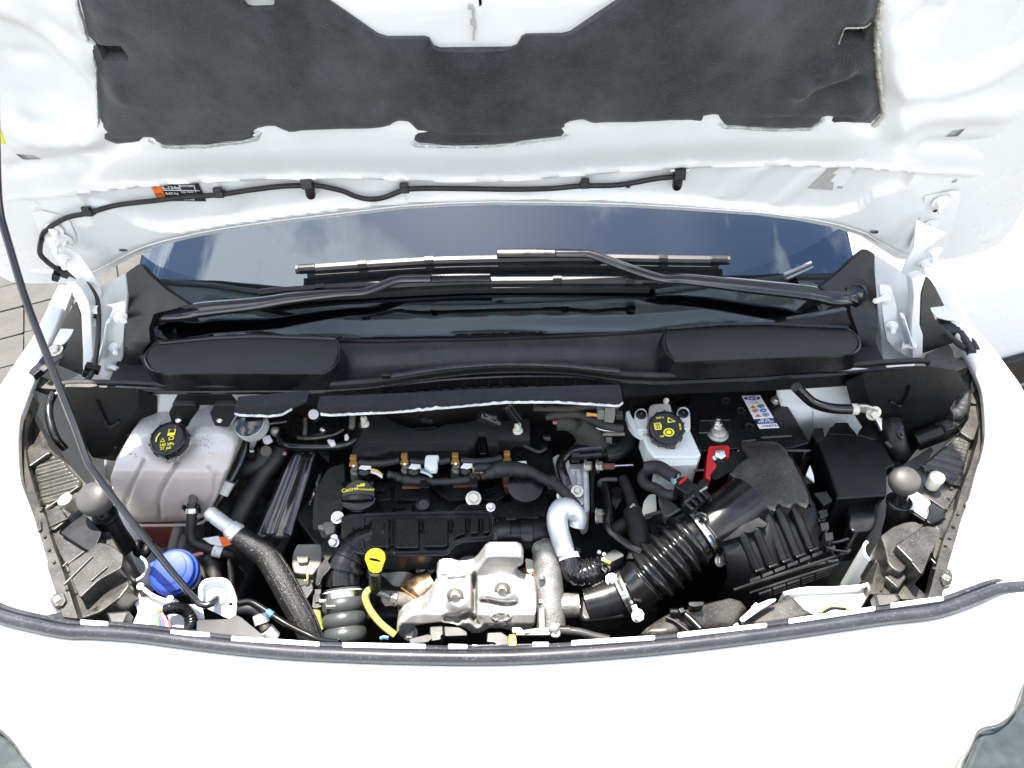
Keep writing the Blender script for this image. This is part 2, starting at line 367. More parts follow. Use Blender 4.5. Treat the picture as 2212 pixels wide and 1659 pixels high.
def glassmat(name, tint, refl_rough=0.0, ior=1.5):
    m = bpy.data.materials.new(name); m.use_nodes = True; nt = m.node_tree; nt.nodes.clear(); L = nt.links.new
    o = nd(nt, 'ShaderNodeOutputMaterial'); mx = nd(nt, 'ShaderNodeMixShader'); fr = nd(nt, 'ShaderNodeFresnel'); fr.inputs['IOR'].default_value = ior
    tr = nd(nt, 'ShaderNodeBsdfTransparent'); tr.inputs['Color'].default_value = (*tint, 1); gl = nd(nt, 'ShaderNodeBsdfGlossy'); gl.inputs['Roughness'].default_value = refl_rough; gl.inputs['Color'].default_value = (.74, .87, 1.0, 1)
    L(fr.outputs[0], mx.inputs[0]); L(tr.outputs[0], mx.inputs[1]); L(gl.outputs[0], mx.inputs[2]); L(mx.outputs[0], o.inputs['Surface']); MT[name] = m
glassmat('windscreen_glass', (.70, .76, .76), ior=2.05)
glassmat('lamp_glass', (.86, .9, .9), ior=1.5)
# ================================================================== ground
def flat(pts, z): return [V((a, b, z)) for a, b in pts], [tuple(range(len(pts)))]
GZ = -1.0
ground = struct(obj('ground', flat([(-60, -60), (60, -60), (60, 60), (-60, 60)], GZ - .012), 'paving_joint', loc=(0, 0, GZ - .012)))
_gm = bpy.data.materials.new('paving_far'); _gm.use_nodes = True; _gn = _gm.node_tree; _gb = _gn.nodes['Principled BSDF']; _gb.inputs['Roughness'].default_value = .9
_g1 = nd(_gn, 'ShaderNodeTexCoord'); _g2 = nd(_gn, 'ShaderNodeVectorMath', operation='SUBTRACT'); _g2.inputs[1].default_value = (0, 1, 0); _g3 = nd(_gn, 'ShaderNodeVectorRotate', rotation_type='Z_AXIS'); _g3.inputs['Angle'].default_value = rad(-24)
_g4 = nd(_gn, 'ShaderNodeVectorMath', operation='ADD'); _g4.inputs[1].default_value = (.102, .102, 0); _g5 = nd(_gn, 'ShaderNodeTexBrick'); _g5.offset = 0
for _k, _v in (('Scale', 1), ('Mortar Size', .005), ('Brick Width', .204), ('Row Height', .204), ('Color1', (.075, .072, .066, 1)), ('Color2', (.064, .061, .055, 1)), ('Mortar', (.035, .031, .022, 1))): _g5.inputs[_k].default_value = _v
_g6 = nd(_gn, 'ShaderNodeTexNoise'); _g6.inputs['Scale'].default_value = 14; _g6.inputs['Detail'].default_value = 8; _g7 = nd(_gn, 'ShaderNodeMix', data_type='RGBA', blend_type='OVERLAY'); _g7.inputs['Factor'].default_value = .6
for _a, _c in ((_g1.outputs['Object'], _g2.inputs[0]), (_g2.outputs[0], _g3.inputs['Vector']), (_g3.outputs[0], _g4.inputs[0]), (_g4.outputs[0], _g5.inputs['Vector']), (_g1.outputs['Object'], _g6.inputs['Vector']), (_g5.outputs['Color'], _g7.inputs['A']), (_g6.outputs['Fac'], _g7.inputs['B']), (_g7.outputs['Result'], _gb.inputs['Base Color'])): _gn.links.new(_a, _c)
ground.data.materials[0] = _gm
ground['label'] = 'tan paved ground beside and behind the van'
_pm = [None] * 3
for q in range(3):
    s = .297 + .002 * q
    g = rnd([V((-.098, -.098, 0)), V((.098, -.098, 0)), V((.098, .098, 0)), V((-.098, .098, 0))], .010, 2)
    pg = prism(g, (0, 0, -.04)); me = bpy.data.meshes.new('paving_slab'); me.from_pydata([tuple(v) for v in pg[0]], [], pg[1]); me.materials.append(MT['paving'])
    _pm[q] = me
cnt = 0
for area in ((-3.1, -1.15, .5, 3.3), (1.05, 2.6, .1, 1.6)):
    rot = rad(24)
    for i in range(-30, 31):
        for j in range(-30, 31):
            x = i * .204 * math.cos(rot) - j * .204 * math.sin(rot); y = i * .204 * math.sin(rot) + j * .204 * math.cos(rot) + 1
            if area[0] < x < area[1] and area[2] < y < area[3] and cnt < 290:
                o = bpy.data.objects.new('paving_slab', _pm[(i * 7 + j * 3) % 3]); COL.objects.link(o); o.parent = ground
                o.location = (x, y, .012 + random.uniform(-.003, .004)); o.rotation_euler = (random.uniform(-.01, .01), random.uniform(-.01, .01), rot + random.choice((0, math.pi / 2)) + random.uniform(-.012, .012)); cnt += 1

# ================================================================== white car parked beyond the right fender
car = thing('parked_car', 'white car parked beyond the right fender with black bumper strip', 'car', (1.9, 1.5, GZ))
cy = rad(18)
def cw(x, y, z): return V((1.25 + x * math.cos(cy) - y * math.sin(cy), 1.12 + x * math.sin(cy) + y * math.cos(cy), GZ + z))
prof = [(.16, .03), (.2, .0), (.34, -.02), (.48, -.02), (.62, .0), (.80, .04), (.95, .12), (1.05, .3), (1.10, .8), (1.14, 1.1), (1.5, 1.6), (1.55, 2.4)]
secs = []
for z, y in prof:
    secs.append([cw(a, y + b, z) for a, b in ((-.55, 1.6), (-.55, .5), (-.53, .22), (-.46, .1), (-.3, .03), (0, .0), (.5, -.01), (1., .0), (1.4, .08), (1.55, .25), (1.58, .6), (1.58, 1.6))])
obj('body', loft(secs, close=False), 'paint', car, smooth=60, solid=.01)
obj('bumper_strip', loft([[cw(a, b - .022 + (.012 if q in (0, 3) else 0), zz) for a, b in ((-.55, .5), (-.53, .2), (-.46, .08), (-.3, .01), (0, -.02), (.5, -.03), (1., -.02), (1.4, .06), (1.57, .25))] for q, zz in enumerate((.28, .29, .42, .43))], close=False), 'plastic', car, solid=.012)
for xx in (-.42, 1.42):
    c = cw(xx, .75, .3); ax = cw(1, 0, 0) - cw(0, 0, 0)
    wh = obj('wheel', lathe([(.2, -.1), (.29, -.1), (.31, -.06), (.31, .06), (.29, .1), (.2, .1)], c, ax, 32), 'rubber', car)
    obj('rim', lathe([(.0, -.09), (.19, -.08), (.205, 0), (.19, .08), (0, .09)], c, ax, 24), 'cast_alu', wh)

# ================================================================== van body
van = thing('van_body', 'white van front with its engine bay open, fenders and nose panel', 'van', (0, .2, GZ))
def ribbon(path, vec, th=.002):
    P = [V(p) for p in path]; vec = V(vec); m = len(P); vs = []; nrm = []
    for i in range(m):
        tn = P[min(m - 1, i + 1)] - P[max(0, i - 1)]; nrm.append(tn.cross(vec).normalized() * th)
    for i in range(m): vs += [P[i], P[i] + vec, P[i] + vec + nrm[i], P[i] + nrm[i]]
    fs = [(0, 1, 2, 3), tuple(4 * (m - 1) + k for k in (3, 2, 1, 0))]
    for i in range(m - 1):
        a, b = 4 * i, 4 * i + 4
        for k in range(4): fs.append((a + k, b + k, b + (k + 1) % 4, a + (k + 1) % 4))
    return vs, fs
# rubber seal line along the slam panel, measured at z = 0
SEAL = ats([(-140, 1262), (-60, 1300), (0, 1331), (80, 1352), (150, 1365), (200, 1366), (300, 1373), (400, 1386), (500, 1398), (620, 1409), (740, 1415), (900, 1420), (1075, 1421), (1250, 1413), (1470, 1394), (1700, 1365), (1900, 1336), (2020, 1321), (2110, 1290), (2160, 1273), (2230, 1266), (2320, 1250), (2420, 1225)], z=0.0)
SEALC = cat(SEAL, 5)
def nose(d, dz):
    out = []; m = len(SEALC)
    for i, p in enumerate(SEALC):
        tn = SEALC[min(m - 1, i + 1)] - SEALC[max(0, i - 1)]; nn = V((tn.y, -tn.x, 0)).normalized()
        nn = (nn * .45 + V((p.x * .55, -1, 0)).normalized() * .55).normalized()
        out.append(V((p.x, p.y, -.006)) + nn * d + V((0, 0, dz)))
    return out
obj('front_panel', loft([nose(-.012, -.006), nose(-.008, -.001), nose(.01, 0), nose(.03, -.001), nose(.07, -.008), nose(.12, -.024), nose(.18, -.052), nose(.24, -.10), nose(.29, -.17), nose(.32, -.28), nose(.33, -.5), nose(.31, -.7)], close=False), 'paint', van, smooth=60, solid=.003, soff=-1)
def fender(edge, side, wrear, wfront):
    E = cat(edge, 5); m = len(E); secs = []
    for k, (a, b) in enumerate(((-.006, -.02), (-.004, -.002), (.0, 0), (.5, .006), (.85, .004), (1, -.003), (1.12, -.02), (1.25, -.06), (1.3, -.16), (1.35, -.45), (1.3, -.7))):
        s = []
        for i, p in enumerate(E):
            q = i / (m - 1); wd = wrear + (wfront - wrear) * q ** 1.5
            dx = a * wd if k > 1 else a
            if k > 5: dx = wd + (a - 1) * .12
            s.append(p + V((side * dx, -(.25 * dx if k > 1 else 0) * q, b)))
        secs.append(s)
    return loft(secs, close=False)
LF = [(150, 620), (142, 640), (112, 715), (90, 762), (66, 812), (43, 873), (32, 906), (29, 963), (34, 1030), (52, 1082), (67, 1124), (78, 1158), (97, 1213), (113, 1266), (130, 1322)]
LFE = [at(p, z=.07 - .08 * i / (len(LF) - 1)) for i, p in enumerate(LF)]
RF = [(2006, 592), (2020, 620), (2052, 690), (2085, 740), (2112, 790), (2132, 840), (2139, 921), (2132, 975), (2121, 1006), (2105, 1067), (2090, 1110), (2076, 1155), (2052, 1229), (2041, 1268), (2034, 1300)]
RFE = [at(p, z=.07 - .08 * i / (len(RF) - 1)) for i, p in enumerate(RF)]
obj('fender', fender(LFE, -1, .026, .20), 'paint', van, smooth=60, solid=.0015, soff=-1)
obj('fender', fender(RFE, 1, .034, .20), 'paint', van, smooth=60, solid=.0015, soff=-1)
# dark sheet painting in the shade of the gaps, then walls and firewall
obj('bay_shade_floor', box((0, .22, -.62), (1.5, .8, .02)), 'bay_shade', van)
for sx in (-1, 1):
    obj('inner_wing', loft([[V((sx * .735, .02, -.09)), V((sx * .75, .2, -.08)), V((sx * .75, .40, -.06)), V((sx * .72, .56, -.04))], [V((sx * .70, .0, -.6)), V((sx * .70, .2, -.6)), V((sx * .68, .42, -.6)), V((sx * .66, .56, -.6))]], close=False), 'paint_inner', van, solid=.002)
obj('firewall', loft([[V((x, .60 + .02 * math.sin(x * 9), z)) for x in np.linspace(-.72, .72, 30)] for z in (.08, -.05, -.2, -.4, -.6)], close=False), 'bulkhead', van, solid=.004)
obj('front_crossmember', loft([[p + V((0, a, b)) for p in SEALC[20:-25]] for a, b in ((.022, -.06), (.05, -.07), (.05, -.12), (.0, -.13), (.0, -.03))], close=False), 'bay_shade', van, solid=.003)  # near-black: the shade behind the lips is put into its colour
# painted strut-tower sheets behind the tank and the battery
def bump2(outline, y, fn, step=.008, mat='paint_inner', name='strut_tower', th=.002, parent=van):
    P = ats(outline, y=y); g = sheet([(p.x, p.z) for p in P], [], step, lambda xs, zs: np.stack([xs, y + fn(xs, zs), zs], 1)); return obj(name, g, mat, parent, smooth=50, solid=th)
bump2(t('L1', [(330, 560), (420, -100), (760, -130), (1120, -130), (2200, -100), (2150, 420), (1980, 800), (1700, 1200), (600, 1200), (330, 900)]), .51, lambda x, z: .012 * np.sin(x * 30) * np.cos(z * 14) - .02 * sst(-.05, -.14, z))
bump2(t('D', [(60, 1230), (620, 1200), (900, 1190), (1100, 1350), (1100, 1550), (1000, 1750), (200, 1750), (130, 1500)]), .51, lambda x, z: .010 * np.sin(x * 26 + 1) * np.cos(z * 16) + .014 * sst(-.06, -.02, z))
obj('panel_seam', slab(t('D', [(384, 1480), (392, 1480), (392, 1620), (384, 1620)]), .002, y=.498), 'label_grey', van)
# aprons in front of the lamps
obj('apron', slab(t('L2', [(640, 1000), (740, 960), (1000, 1120), (1180, 1150), (1440, 1160), (1480, 1330), (1380, 1480), (1000, 1500), (600, 1440), (690, 1240), (630, 1120)]), .003, r=.006, z=-.075), 'paint_inner', van, bevel=.001)
obj('apron', slab(t('R2', [(1380, 1060), (1500, 1010), (1700, 990), (2212, 975), (2560, 960), (2700, 830), (2790, 960), (2900, 1250), (1650, 1330), (1500, 1200)]), .003, r=.006, z=-.085), 'paint_inner', van, bevel=.001)
obj('apron_flange', ribbon(cat(ats(t('L2', [(700, 600), (750, 640), (775, 700), (760, 770), (710, 830), (640, 865)]), z=-.06), 4), (0, 0, -.05), .004), 'paint_inner', van)
obj('apron_flange', ribbon(cat(ats(t('L2', [(735, 985), (800, 1040), (890, 1090), (985, 1125), (1100, 1150)]), z=-.06), 4), (0, .004, -.02), .006), 'paint_inner', van)
obj('apron_flange', ribbon(cat(ats(t('R2', [(1400, 1050), (1500, 1020), (1620, 995), (1760, 985), (1960, 985), (2120, 975), (2212, 968), (2340, 955), (2470, 900), (2540, 830)]), z=-.07), 4), (0, .002, -.06), .006), 'paint_inner', van)
obj('apron_flange', ribbon(cat(ats(t('S2', [(470, 400), (430, 450), (430, 540), (480, 620), (540, 660), (530, 760), (545, 850)]), z=-.06), 4), (0, 0, -.13), .005), 'paint_inner', van)
for a in ((173, 1344, 233, 1347), (368, 1366, 453, 1371), (499, 1379, 690, 1391), (739, 1393, 920, 1396), (968, 1396, 1010, 1396), (1150, 1392, 1186, 1391), (1234, 1389, 1415, 1377), (1464, 1372, 1657, 1350), (1704, 1342, 1891, 1314), (1925, 1308, 2039, 1292)):
    x0, y0, x1, y1 = a; P = rnd(ats([(x0, y0 - 6), (x1, y1 - 5), (x1, y1 + 5), (x0, y0 + 5)], z=.0095), .0025)
    obj('slam_panel_lip', prism(P, (0, 0, -.012)), 'paint', van, bevel=.0015)
obj('slam_plate', slab([(1005, 1394), (1270, 1388), (1270, 1404), (1005, 1408)], .01, z=-.012), 'plastic', van)
# ================================================================== bonnet, raised
TH = rad(74)
B0 = V((0, .695, .332)); Bs = V((0, -math.cos(TH), math.sin(TH))); Bn = V((0, -math.sin(TH), -math.cos(TH)))
BP = (B0, Bn)
def b2(p):
    q = at(p, pl=BP) - B0; return (q.x, q.dot(Bs))
def b2s(ps): return [b2(p) for p in ps]
def b3(x, s, h=0.0): return B0 + V((1, 0, 0)) * x + Bs * s + Bn * h
bonnet = thing('bonnet', 'raised white bonnet seen from below with its inner pressings', 'bonnet', b3(0, 0))
rear = [(-60, 590), (-30, 610), (0, 626), (15, 633), (60, 637), (140, 636), (190, 628), (217, 615), (250, 596), (300, 569), (350, 551), (420, 532), (500, 515), (610, 497), (737, 480), (870, 463), (970, 456), (1070, 453), (1237, 455), (1360, 460), (1475, 468), (1641, 483), (1730, 497), (1808, 515), (1869, 536), (1909, 562), (1946, 583), (2004, 591), (2084, 581), (2134, 568), (2171, 551), (2196, 523)]
R2 = b2s(rear)
LEN = .735
_sl = b2s([(2235, 450), (2268, 330), (2280, 150), (2275, 0)]); _sr = b2s([(-130, 0), (-132, 150), (-120, 330), (-95, 500)])
front = _sl + [(.80, .52), (.79, .59), (.75, .645), (.55, .685), (.25, .72), (0, LEN), (-.25, .72), (-.55, .685), (-.75, .645), (-.80, .59), (-.82, .52)] + _sr
OUT = list(R2) + front
step_l = b2s([(-90, 470), (60, 448), (143, 435), (277, 415), (447, 397), (600, 388), (737, 382), (864, 387), (1064, 390), (1160, 383), (1271, 375), (1475, 362), (1688, 363), (1858, 373), (1991, 388), (2100, 398), (2260, 410)])
chan = b2s([(160, 437), (277, 418), (447, 400), (600, 391), (737, 385), (864, 390), (1064, 393), (1160, 386), (1271, 378), (1475, 365), (1688, 366), (1858, 376), (1985, 390), (1960, 420), (1900, 438), (1862, 468), (1800, 482), (1720, 476), (1641, 466), (1560, 455), (1475, 444), (1304, 428), (1070, 426), (937, 430), (737, 447), (600, 470), (467, 492), (390, 507), (343, 512), (287, 500), (240, 470), (180, 462)])
holes_px = [t('E', [(75, 1057), (190, 1055), (242, 1105), (125, 1105)]), t('G', [(1770, 900), (1857, 893), (1810, 948), (1722, 953)]), t('E', [(195, 1378), (230, 1385), (236, 1403), (205, 1400)]), t('G', [(1772, 1235), (1790, 1225), (1812, 1226), (1800, 1248), (1770, 1252)]),
            t('E', [(606, 300), (780, 294), (834, 370), (832, 396), (668, 400)]), t('G', [(1045, 168), (1224, 174), (1180, 274), (1008, 268)]),
            t('F', [(888, -20), (908, -20), (912, 30), (892, 34)])]
def oval(tag_, c, a, b): return [t(tag_, c[0] + a * math.cos(k * .5236), c[1] + b * math.sin(k * .5236)) for k in range(12)]
holes_px += [oval('F', (1000, 1333), 34, 11), oval('A', (1046, 154), 40, 13), oval('G', (1256, 1550), 30, 12), oval('F', (1863, 1240), 16, 8)]
HOL = [b2s(h) for h in holes_px]
circR = b2(t('G', 1960, 190)); circL = b2(t('E', 90, 560))
rib_c = b2s([t('F', 890, 40), t('F', 890, 270)])
def relief(xs, ys):
    h = np.zeros_like(xs)
    h += -.10 * (xs ** 2) * .35 + .0                                   # crown across
    # band above the step line stands proud of the channel below it
    ins = inside(xs, ys, chan); dc = pdist(xs, ys, chan, True)
    h += np.where(ins, -.014 * sst(0, .0065, dc), 0)
    dl = pdist(xs, ys, step_l); sy = np.interp(xs, [p[0] for p in step_l], [p[1] for p in step_l])
    h += .004 * np.exp(-(dl / .0035) ** 2)
    h += .010 * sst(.0, .075, ys - sy) * (1 - sst(.10, .17, ys - sy)) * sst(.82, .5, np.abs(xs))   # rounded band above the step
    # small ticks along the step line
    for (px, py) in ((277, 412), (447, 394), (640, 383), (860, 382), (1064, 386), (1271, 371), (1490, 358), (1688, 359), (1858, 368)):
        a, b = b2((px, py)); h += .004 * np.exp(-(((xs - a) / .008) ** 2 + ((ys - b) / .006) ** 2))
    # pressed dividers inside the channel
    for (px, w_) in ((495, .035), (1600, .03), (830, .03), (1340, .03), (1740, .02)):
        a, b = b2((px, 415)); h += np.where(ins, .006 * sst(0, .02, dc) * np.exp(-((xs - a - (ys - b) * .5) / w_) ** 4), 0)
    # rolled bead between channel and rear flange
    re = np.interp(xs, [p[0] for p in R2], [p[1] for p in R2]); e = ys - re
    h += -.012 * sst(.030, .0, e)
    h += .006 * np.exp(-((e - .05) / .022) ** 2) * np.where(np.abs(xs) < .62, 1, 0) * np.where(ins, 0, 1)
    # side pressings
    for (c, sgn) in ((circR, 1), (circL, -1)):
        r = np.hypot(xs - c[0], ys - c[1])
        h += -.016 * sst(.115, .085, r) + .006 * np.exp(-((r - .125) / .014) ** 2)
    for (p, q, a, w_) in (((30, 330), (190, 300), .008, .02), ((60, 60), (150, 90), -.008, .018), ((20, 150), (60, 147), -.006, .012), ((1960, 60), (2030, 55), -.01, .016), ((1965, 100), (1975, 200), .008, .03), ((2010, 330), (2230, 345), -.008, .014), ((2000, 260), (2180, 265), .010, .025), ((40, 270), (150, 280), .010, .028), ((10, 388), (150, 360), -.007, .014),
                           ((1935, 20), (1955, 290), .010, .022), ((150, 30), (175, 290), .010, .022), ((2060, 455), (2130, 470), -.006, .016), ((60, 470), (110, 590), -.005, .03), ((1930, 520), (2000, 470), .006, .03), ((2150, 540), (2212, 440), .007, .016), ((2100, 565), (2180, 520), .005, .02), ((60, 612), (160, 618), .005, .014)):
        h += a * np.exp(-(pdist(xs, ys, b2s([p, q])) / w_) ** 2)
    # centre: raised spine inside the mat's notch
    d = pdist(xs, ys, rib_c); h += .004 * np.exp(-(d / .004) ** 2)
    # return edge around the outline
    de = pdist(xs, ys, OUT, True); h += -.010 * sst(.012, .0, de) * np.where(ys > .1, 1, 0)
    return h
def bmap(xs, ys, off=0.0, rel=True):
    h = relief(xs, ys) if rel else np.zeros_like(xs)
    h = h + off
    n = np.array(Bn); s = np.array(Bs); o = np.array(B0)
    return o[None] + xs[:, None] * np.array([1, 0, 0])[None] + ys[:, None] * s[None] + h[:, None] * n[None]
obj('inner_panel', sheet(OUT, HOL, .0062, bmap), 'paint_inner', bonnet, smooth=70)
def outer(xs, ys):
    return bmap(xs, ys, -.030, False) - np.array(Bn)[None] * (.05 * (1 - (xs / .85) ** 2) * np.sin(np.clip((ys + .1) / 1.0, 0, 1) * 3.1))[:, None]
obj('outer_skin', sheet(OUT, [], .03, outer), 'paint', bonnet, smooth=70)
op = [V(p) for p in dens([V(p) for p in OUT], .0062)]
xs = np.array([p.x for p in op]); ys = np.array([p.y for p in op])
ea, eb = bmap(xs, ys), outer(xs, ys)
obj('hem', loft([[V(p) for p in ea], [V(p) for p in eb]], close=True, caps=False), 'paint', bonnet, smooth=60)
for h, mt in zip(HOL, ['slot_shade_grey', 'slot_shade_grey', 'slot_shade_dark', 'slot_shade_dark', 'slot_shade_dark', 'slot_shade_dark', 'slot_shade_dark', 'slot_shade_grey', 'slot_shade_grey', 'slot_shade_grey', 'slot_shade_grey']):
    c = V((sum(p[0] for p in h) / len(h), sum(p[1] for p in h) / len(h)))
    pts = [c + (V(p) - c) * 1.25 for p in h]; q = bmap(np.array([p.x for p in pts]), np.array([p.y for p in pts]), -.012)
    obj('slot_shade', prism([V(a) for a in q], Bn * -.003), mt, bonnet)  # plates that paint in the shade of the deep slots
_sb = [V((a, b)) for a, b in R2[6:27]]; _sb = cat(_sb, 6); _q = bmap(np.array([p.x for p in _sb]), np.array([p.y + .017 for p in _sb]), .0005)
obj('sealer_bead', tube([V(p) for p in _q], .0016, 6), 'paint_inner', bonnet)
# stain drips and black slot of the centre spine
obj('stain', prism(ats(t('F', [(822, 40), (845, 40), (862, 70), (856, 110), (870, 150), (874, 185), (862, 220), (860, 262), (850, 262), (850, 225), (858, 190), (848, 165), (835, 160), (836, 140), (850, 128), (846, 90), (848, 66), (820, 60)]), pl=(b3(0, 0, .0055), Bn)), Bn * -.004), 'label_grey', bonnet)

# ------------------------------------------------------------------ insulation mat
mat_px = [(150, -300), (160, -150), (168, -40), (170, 0), (180, 40), (190, 93), (200, 131), (209, 150), (211, 200), (213, 267), (207, 300), (222, 313), (253, 320), (333, 311), (352, 320), (445, 316), (560, 301), (569, 283), (597, 277), (613, 288), (737, 283), (837, 278), (862, 265), (877, 267), (885, 299), (896, 307), (1004, 309), (1137, 303), (1217, 294), (1229, 283), (1231, 264), (1256, 258), (1271, 267), (1475, 267), (1515, 265), (1533, 252), (1548, 264), (1556, 275), (1641, 281), (1751, 283), (1768, 272), (1785, 264), (1793, 275), (1865, 277), (1885, 276), (1906, 253), (1904, 233), (1896, 167), (1891, 100), (1893, 50), (1900, 0), (1904, -150), (1900, -300),
          (1680, -300), (1520, -130), (1331, 0), (1271, 40), (1231, 67), (1214, 71), (1137, 72), (1127, 77), (1117, 95), (1104, 100), (951, 102), (937, 97), (927, 80), (917, 77), (837, 78), (817, 72), (737, 17), (712, 0), (540, -130), (400, -300)]
MO = b2s(mat_px)
mslots = [t('E', [(606, 300), (780, 294), (834, 370), (832, 396), (668, 400)]), t('G', [(1045, 168), (1224, 174), (1180, 274), (1008, 268)]), t('E', [(1572, -40), (1580, 10), (1605, 38), (1640, 46), (1770, 40), (1782, 10), (1785, -40)])]
MS = [b2s(h) for h in mslots]
fold = b2s([(225, 285), (250, 300), (333, 297), (600, 270), (620, 280), (850, 268), (890, 275), (1000, 281), (1120, 277), (1215, 268), (1240, 252), (1280, 262), (1480, 252), (1520, 246), (1700, 251), (1850, 254), (1885, 235)])
wr = [(((1830, 70), (1775, 130)), .010, .016), (((1775, 130), (1730, 165)), .011, .018), (((1720, 185), (1820, 150)), .011, .016), (((1840, 190), (1860, 240)), .008, .014), (((1600, 20), (1560, 90)), .008, .03), (((1660, 30), (1640, 120)), .007, .035), (((1790, 110), (1760, 150)), -.010, .012), (((1760, 190), (1840, 175)), -.008, .018), (((240, 20), (250, 80)), .007, .02), (((260, 60), (300, 110)), -.006, .016), (((245, 160), (270, 200)), .008, .018), (((490, 20), (520, 80)), -.008, .03), (((640, 20), (690, 110)), -.009, .03), (((560, 60), (620, 70)), .008, .03), (((940, 190), (1060, 150)), .009, .05), (((1130, 130), (1110, 200)), -.007, .03), (((360, 30), (480, 60)), .006, .04), (((1290, 60), (1480, 130)), .006, .05), (((820, 200), (900, 260)), -.006, .03)]
def matrelief(xs, ys):
    d = pdist(xs, ys, MO, True)
    h = .012 * sst(0, .02, d)
    for q in MS: h -= .007 * np.exp(-(pdist(xs, ys, q, True) / .012) ** 2)
    h -= .006 * np.exp(-(pdist(xs, ys, fold) / .005) ** 2)
    near = np.ones_like(xs)
    for q in MS: near *= sst(.004, .04, pdist(xs, ys, q, True))
    for (p, a, w_) in wr: h += 1.5 * a * near * np.exp(-(pdist(xs, ys, b2s(p)) / w_) ** 2)
    h += np.array([.0035 * noise.noise(V((a * 9, b * 9, 2))) + .0012 * noise.noise(V((a * 40, b * 40, 7))) for a, b in zip(xs, ys)])
    return h
def mmap(xs, ys): return bmap(xs, ys, 0, False) + np.array(Bn)[None] * (matrelief(xs, ys) + .006 - .035 * xs ** 2)[:, None]
mat = obj('insulation_mat', sheet(MO, MS, .0075, mmap), 'felt', bonnet, smooth=70)
mat['label'] = 'dark grey felt insulation mat under the bonnet'
op = [V(p) for p in dens([V(p) for p in MO], .0075)]; a_ = np.array([p.x for p in op]); b_ = np.array([p.y for p in op])
obj('mat_edge', loft([[V(p) for p in mmap(a_, b_)], [V(p) for p in bmap(a_, b_, -.012)]], close=True, caps=False), 'felt', mat, smooth=60)
for q in MS:
    op = [V(p) for p in dens([V(p) for p in q], .0075)]; a_ = np.array([p.x for p in op]); b_ = np.array([p.y for p in op])
    obj('mat_edge', loft([[V(p) for p in mmap(a_, b_)], [V(p) for p in bmap(a_, b_, -.012)]], close=True, caps=False), 'felt', mat, smooth=60)
def fringe(px, w0, w1, mt, seed):
    """torn pale fibres along an edge of the mat"""
    random.seed(seed); P = dens([V(b2(p)) for p in px], .0016, False); vs, fs = [], []
    m = len(P)
    for i, p in enumerate(P):
        tn = (P[min(m - 1, i + 1)] - P[max(0, i - 1)]).normalized(); nn = V((-tn.y, tn.x))
        k = noise.noise(V((i * .13, seed, 0))) * .5 + .5; k2 = noise.noise(V((i * .9, seed, 3))) * .5 + .5
        wd = w0 + (w1 - w0) * (k * .65 + k2 * .35 + random.uniform(-.18, .18)); wb = w0 * .6 * (noise.noise(V((i * .4, seed, 9))) + .6)
        q = mmap(np.array([p.x + nn.x * wd, p.x + nn.x * wd * .4, p.x - nn.x * wb]), np.array([p.y + nn.y * wd, p.y + nn.y * wd * .4, p.y - nn.y * wb]))
        vs += [V(q[0]) + Bn * .0035, V(q[1]) + Bn * (.0045 + random.uniform(0, .002)), V(q[2]) + Bn * .002]
    for i in range(m - 1): fs += [(3 * i, 3 * i + 1, 3 * i + 4, 3 * i + 3), (3 * i + 1, 3 * i + 2, 3 * i + 5, 3 * i + 4)]
    return obj('frayed_edge', (vs, fs), mt, mat, smooth=40, solid=.0006)
fringe([(352, 321), (445, 317), (560, 302), (570, 283)], .003, .019, 'fray', 1)
fringe([(885, 299), (896, 308), (1004, 310), (1137, 304), (1217, 295), (1229, 283)], .002, .014, 'fray', 2)
fringe([(1548, 264), (1556, 276), (1641, 282), (1751, 284), (1768, 272), (1785, 264)], .003, .018, 'fray', 3)
fringe([(333, 311), (320, 303)], .002, .004, 'fray', 4)
fringe(list(reversed([(168, 0), (172, 20), (180, 45), (190, 93), (205, 99)])), .001, .006, 'fray', 5)
fringe(list(reversed([(200, 128), (209, 150), (211, 200), (213, 267), (207, 300), (222, 313)])), .001, .0045, 'fray', 6)
fringe(list(reversed([(1885, 277), (1906, 253), (1904, 233), (1896, 167), (1891, 100), (1893, 50), (1900, 0)])), .003, .009, 'fray_tan', 8)
fringe(t('G', [(1010, 270), (1045, 168), (1220, 160)]), .0008, .003, 'fray_tan', 9)

# ------------------------------------------------------------------ stickers
def bpatch(name, px, mt, lift, parent=bonnet):
    P = b2s(px); hh = relief(np.array([sum(p[0] for p in P) / len(P)]), np.array([sum(p[1] for p in P) / len(P)]))[0] if parent is bonnet else parent['_h']
    o = obj(name, prism([b3(p[0], p[1], hh + lift) for p in P], Bn * -.0006), mt, parent); o['_h'] = float(hh); return o
lab = bpatch('warning_sticker', t('E', [(948, 1240), (1272, 1248), (1322, 1362), (1010, 1360)]), 'label_black', .004)
lab['label'] = 'black and orange air conditioning warning sticker'
bpatch('orange_field', t('E', [(948, 1239), (1015, 1243), (1072, 1361), (1000, 1330)]), 'orange', .0052, lab)
def btext(s, tag_, x, y, size, mt, parent, lift=.0055):
    a, b = b2(t(tag_, x, y)); p = b3(a, b, parent['_h'] + lift); return text('lettering', s, p, (1, 0, 0), Bs, size, mt, parent)
btext('R-134a', 'E', 1090, 1270, .011, 'label_white', lab); btext('0.62 kg', 'E', 1100, 1306, .008, 'label_white', lab)
btext('SYSTEM', 'E', 1195, 1258, .007, 'label_white', lab); btext('OIL PAG', 'E', 1200, 1298, .006, 'label_white', lab); btext('R-134a', 'E', 1212, 1345, .007, 'label_white', lab); btext('!', 'E', 992, 1268, .012, 'label_black', lab); btext('A/C', 'E', 1018, 1312, .009, 'label_black', lab)
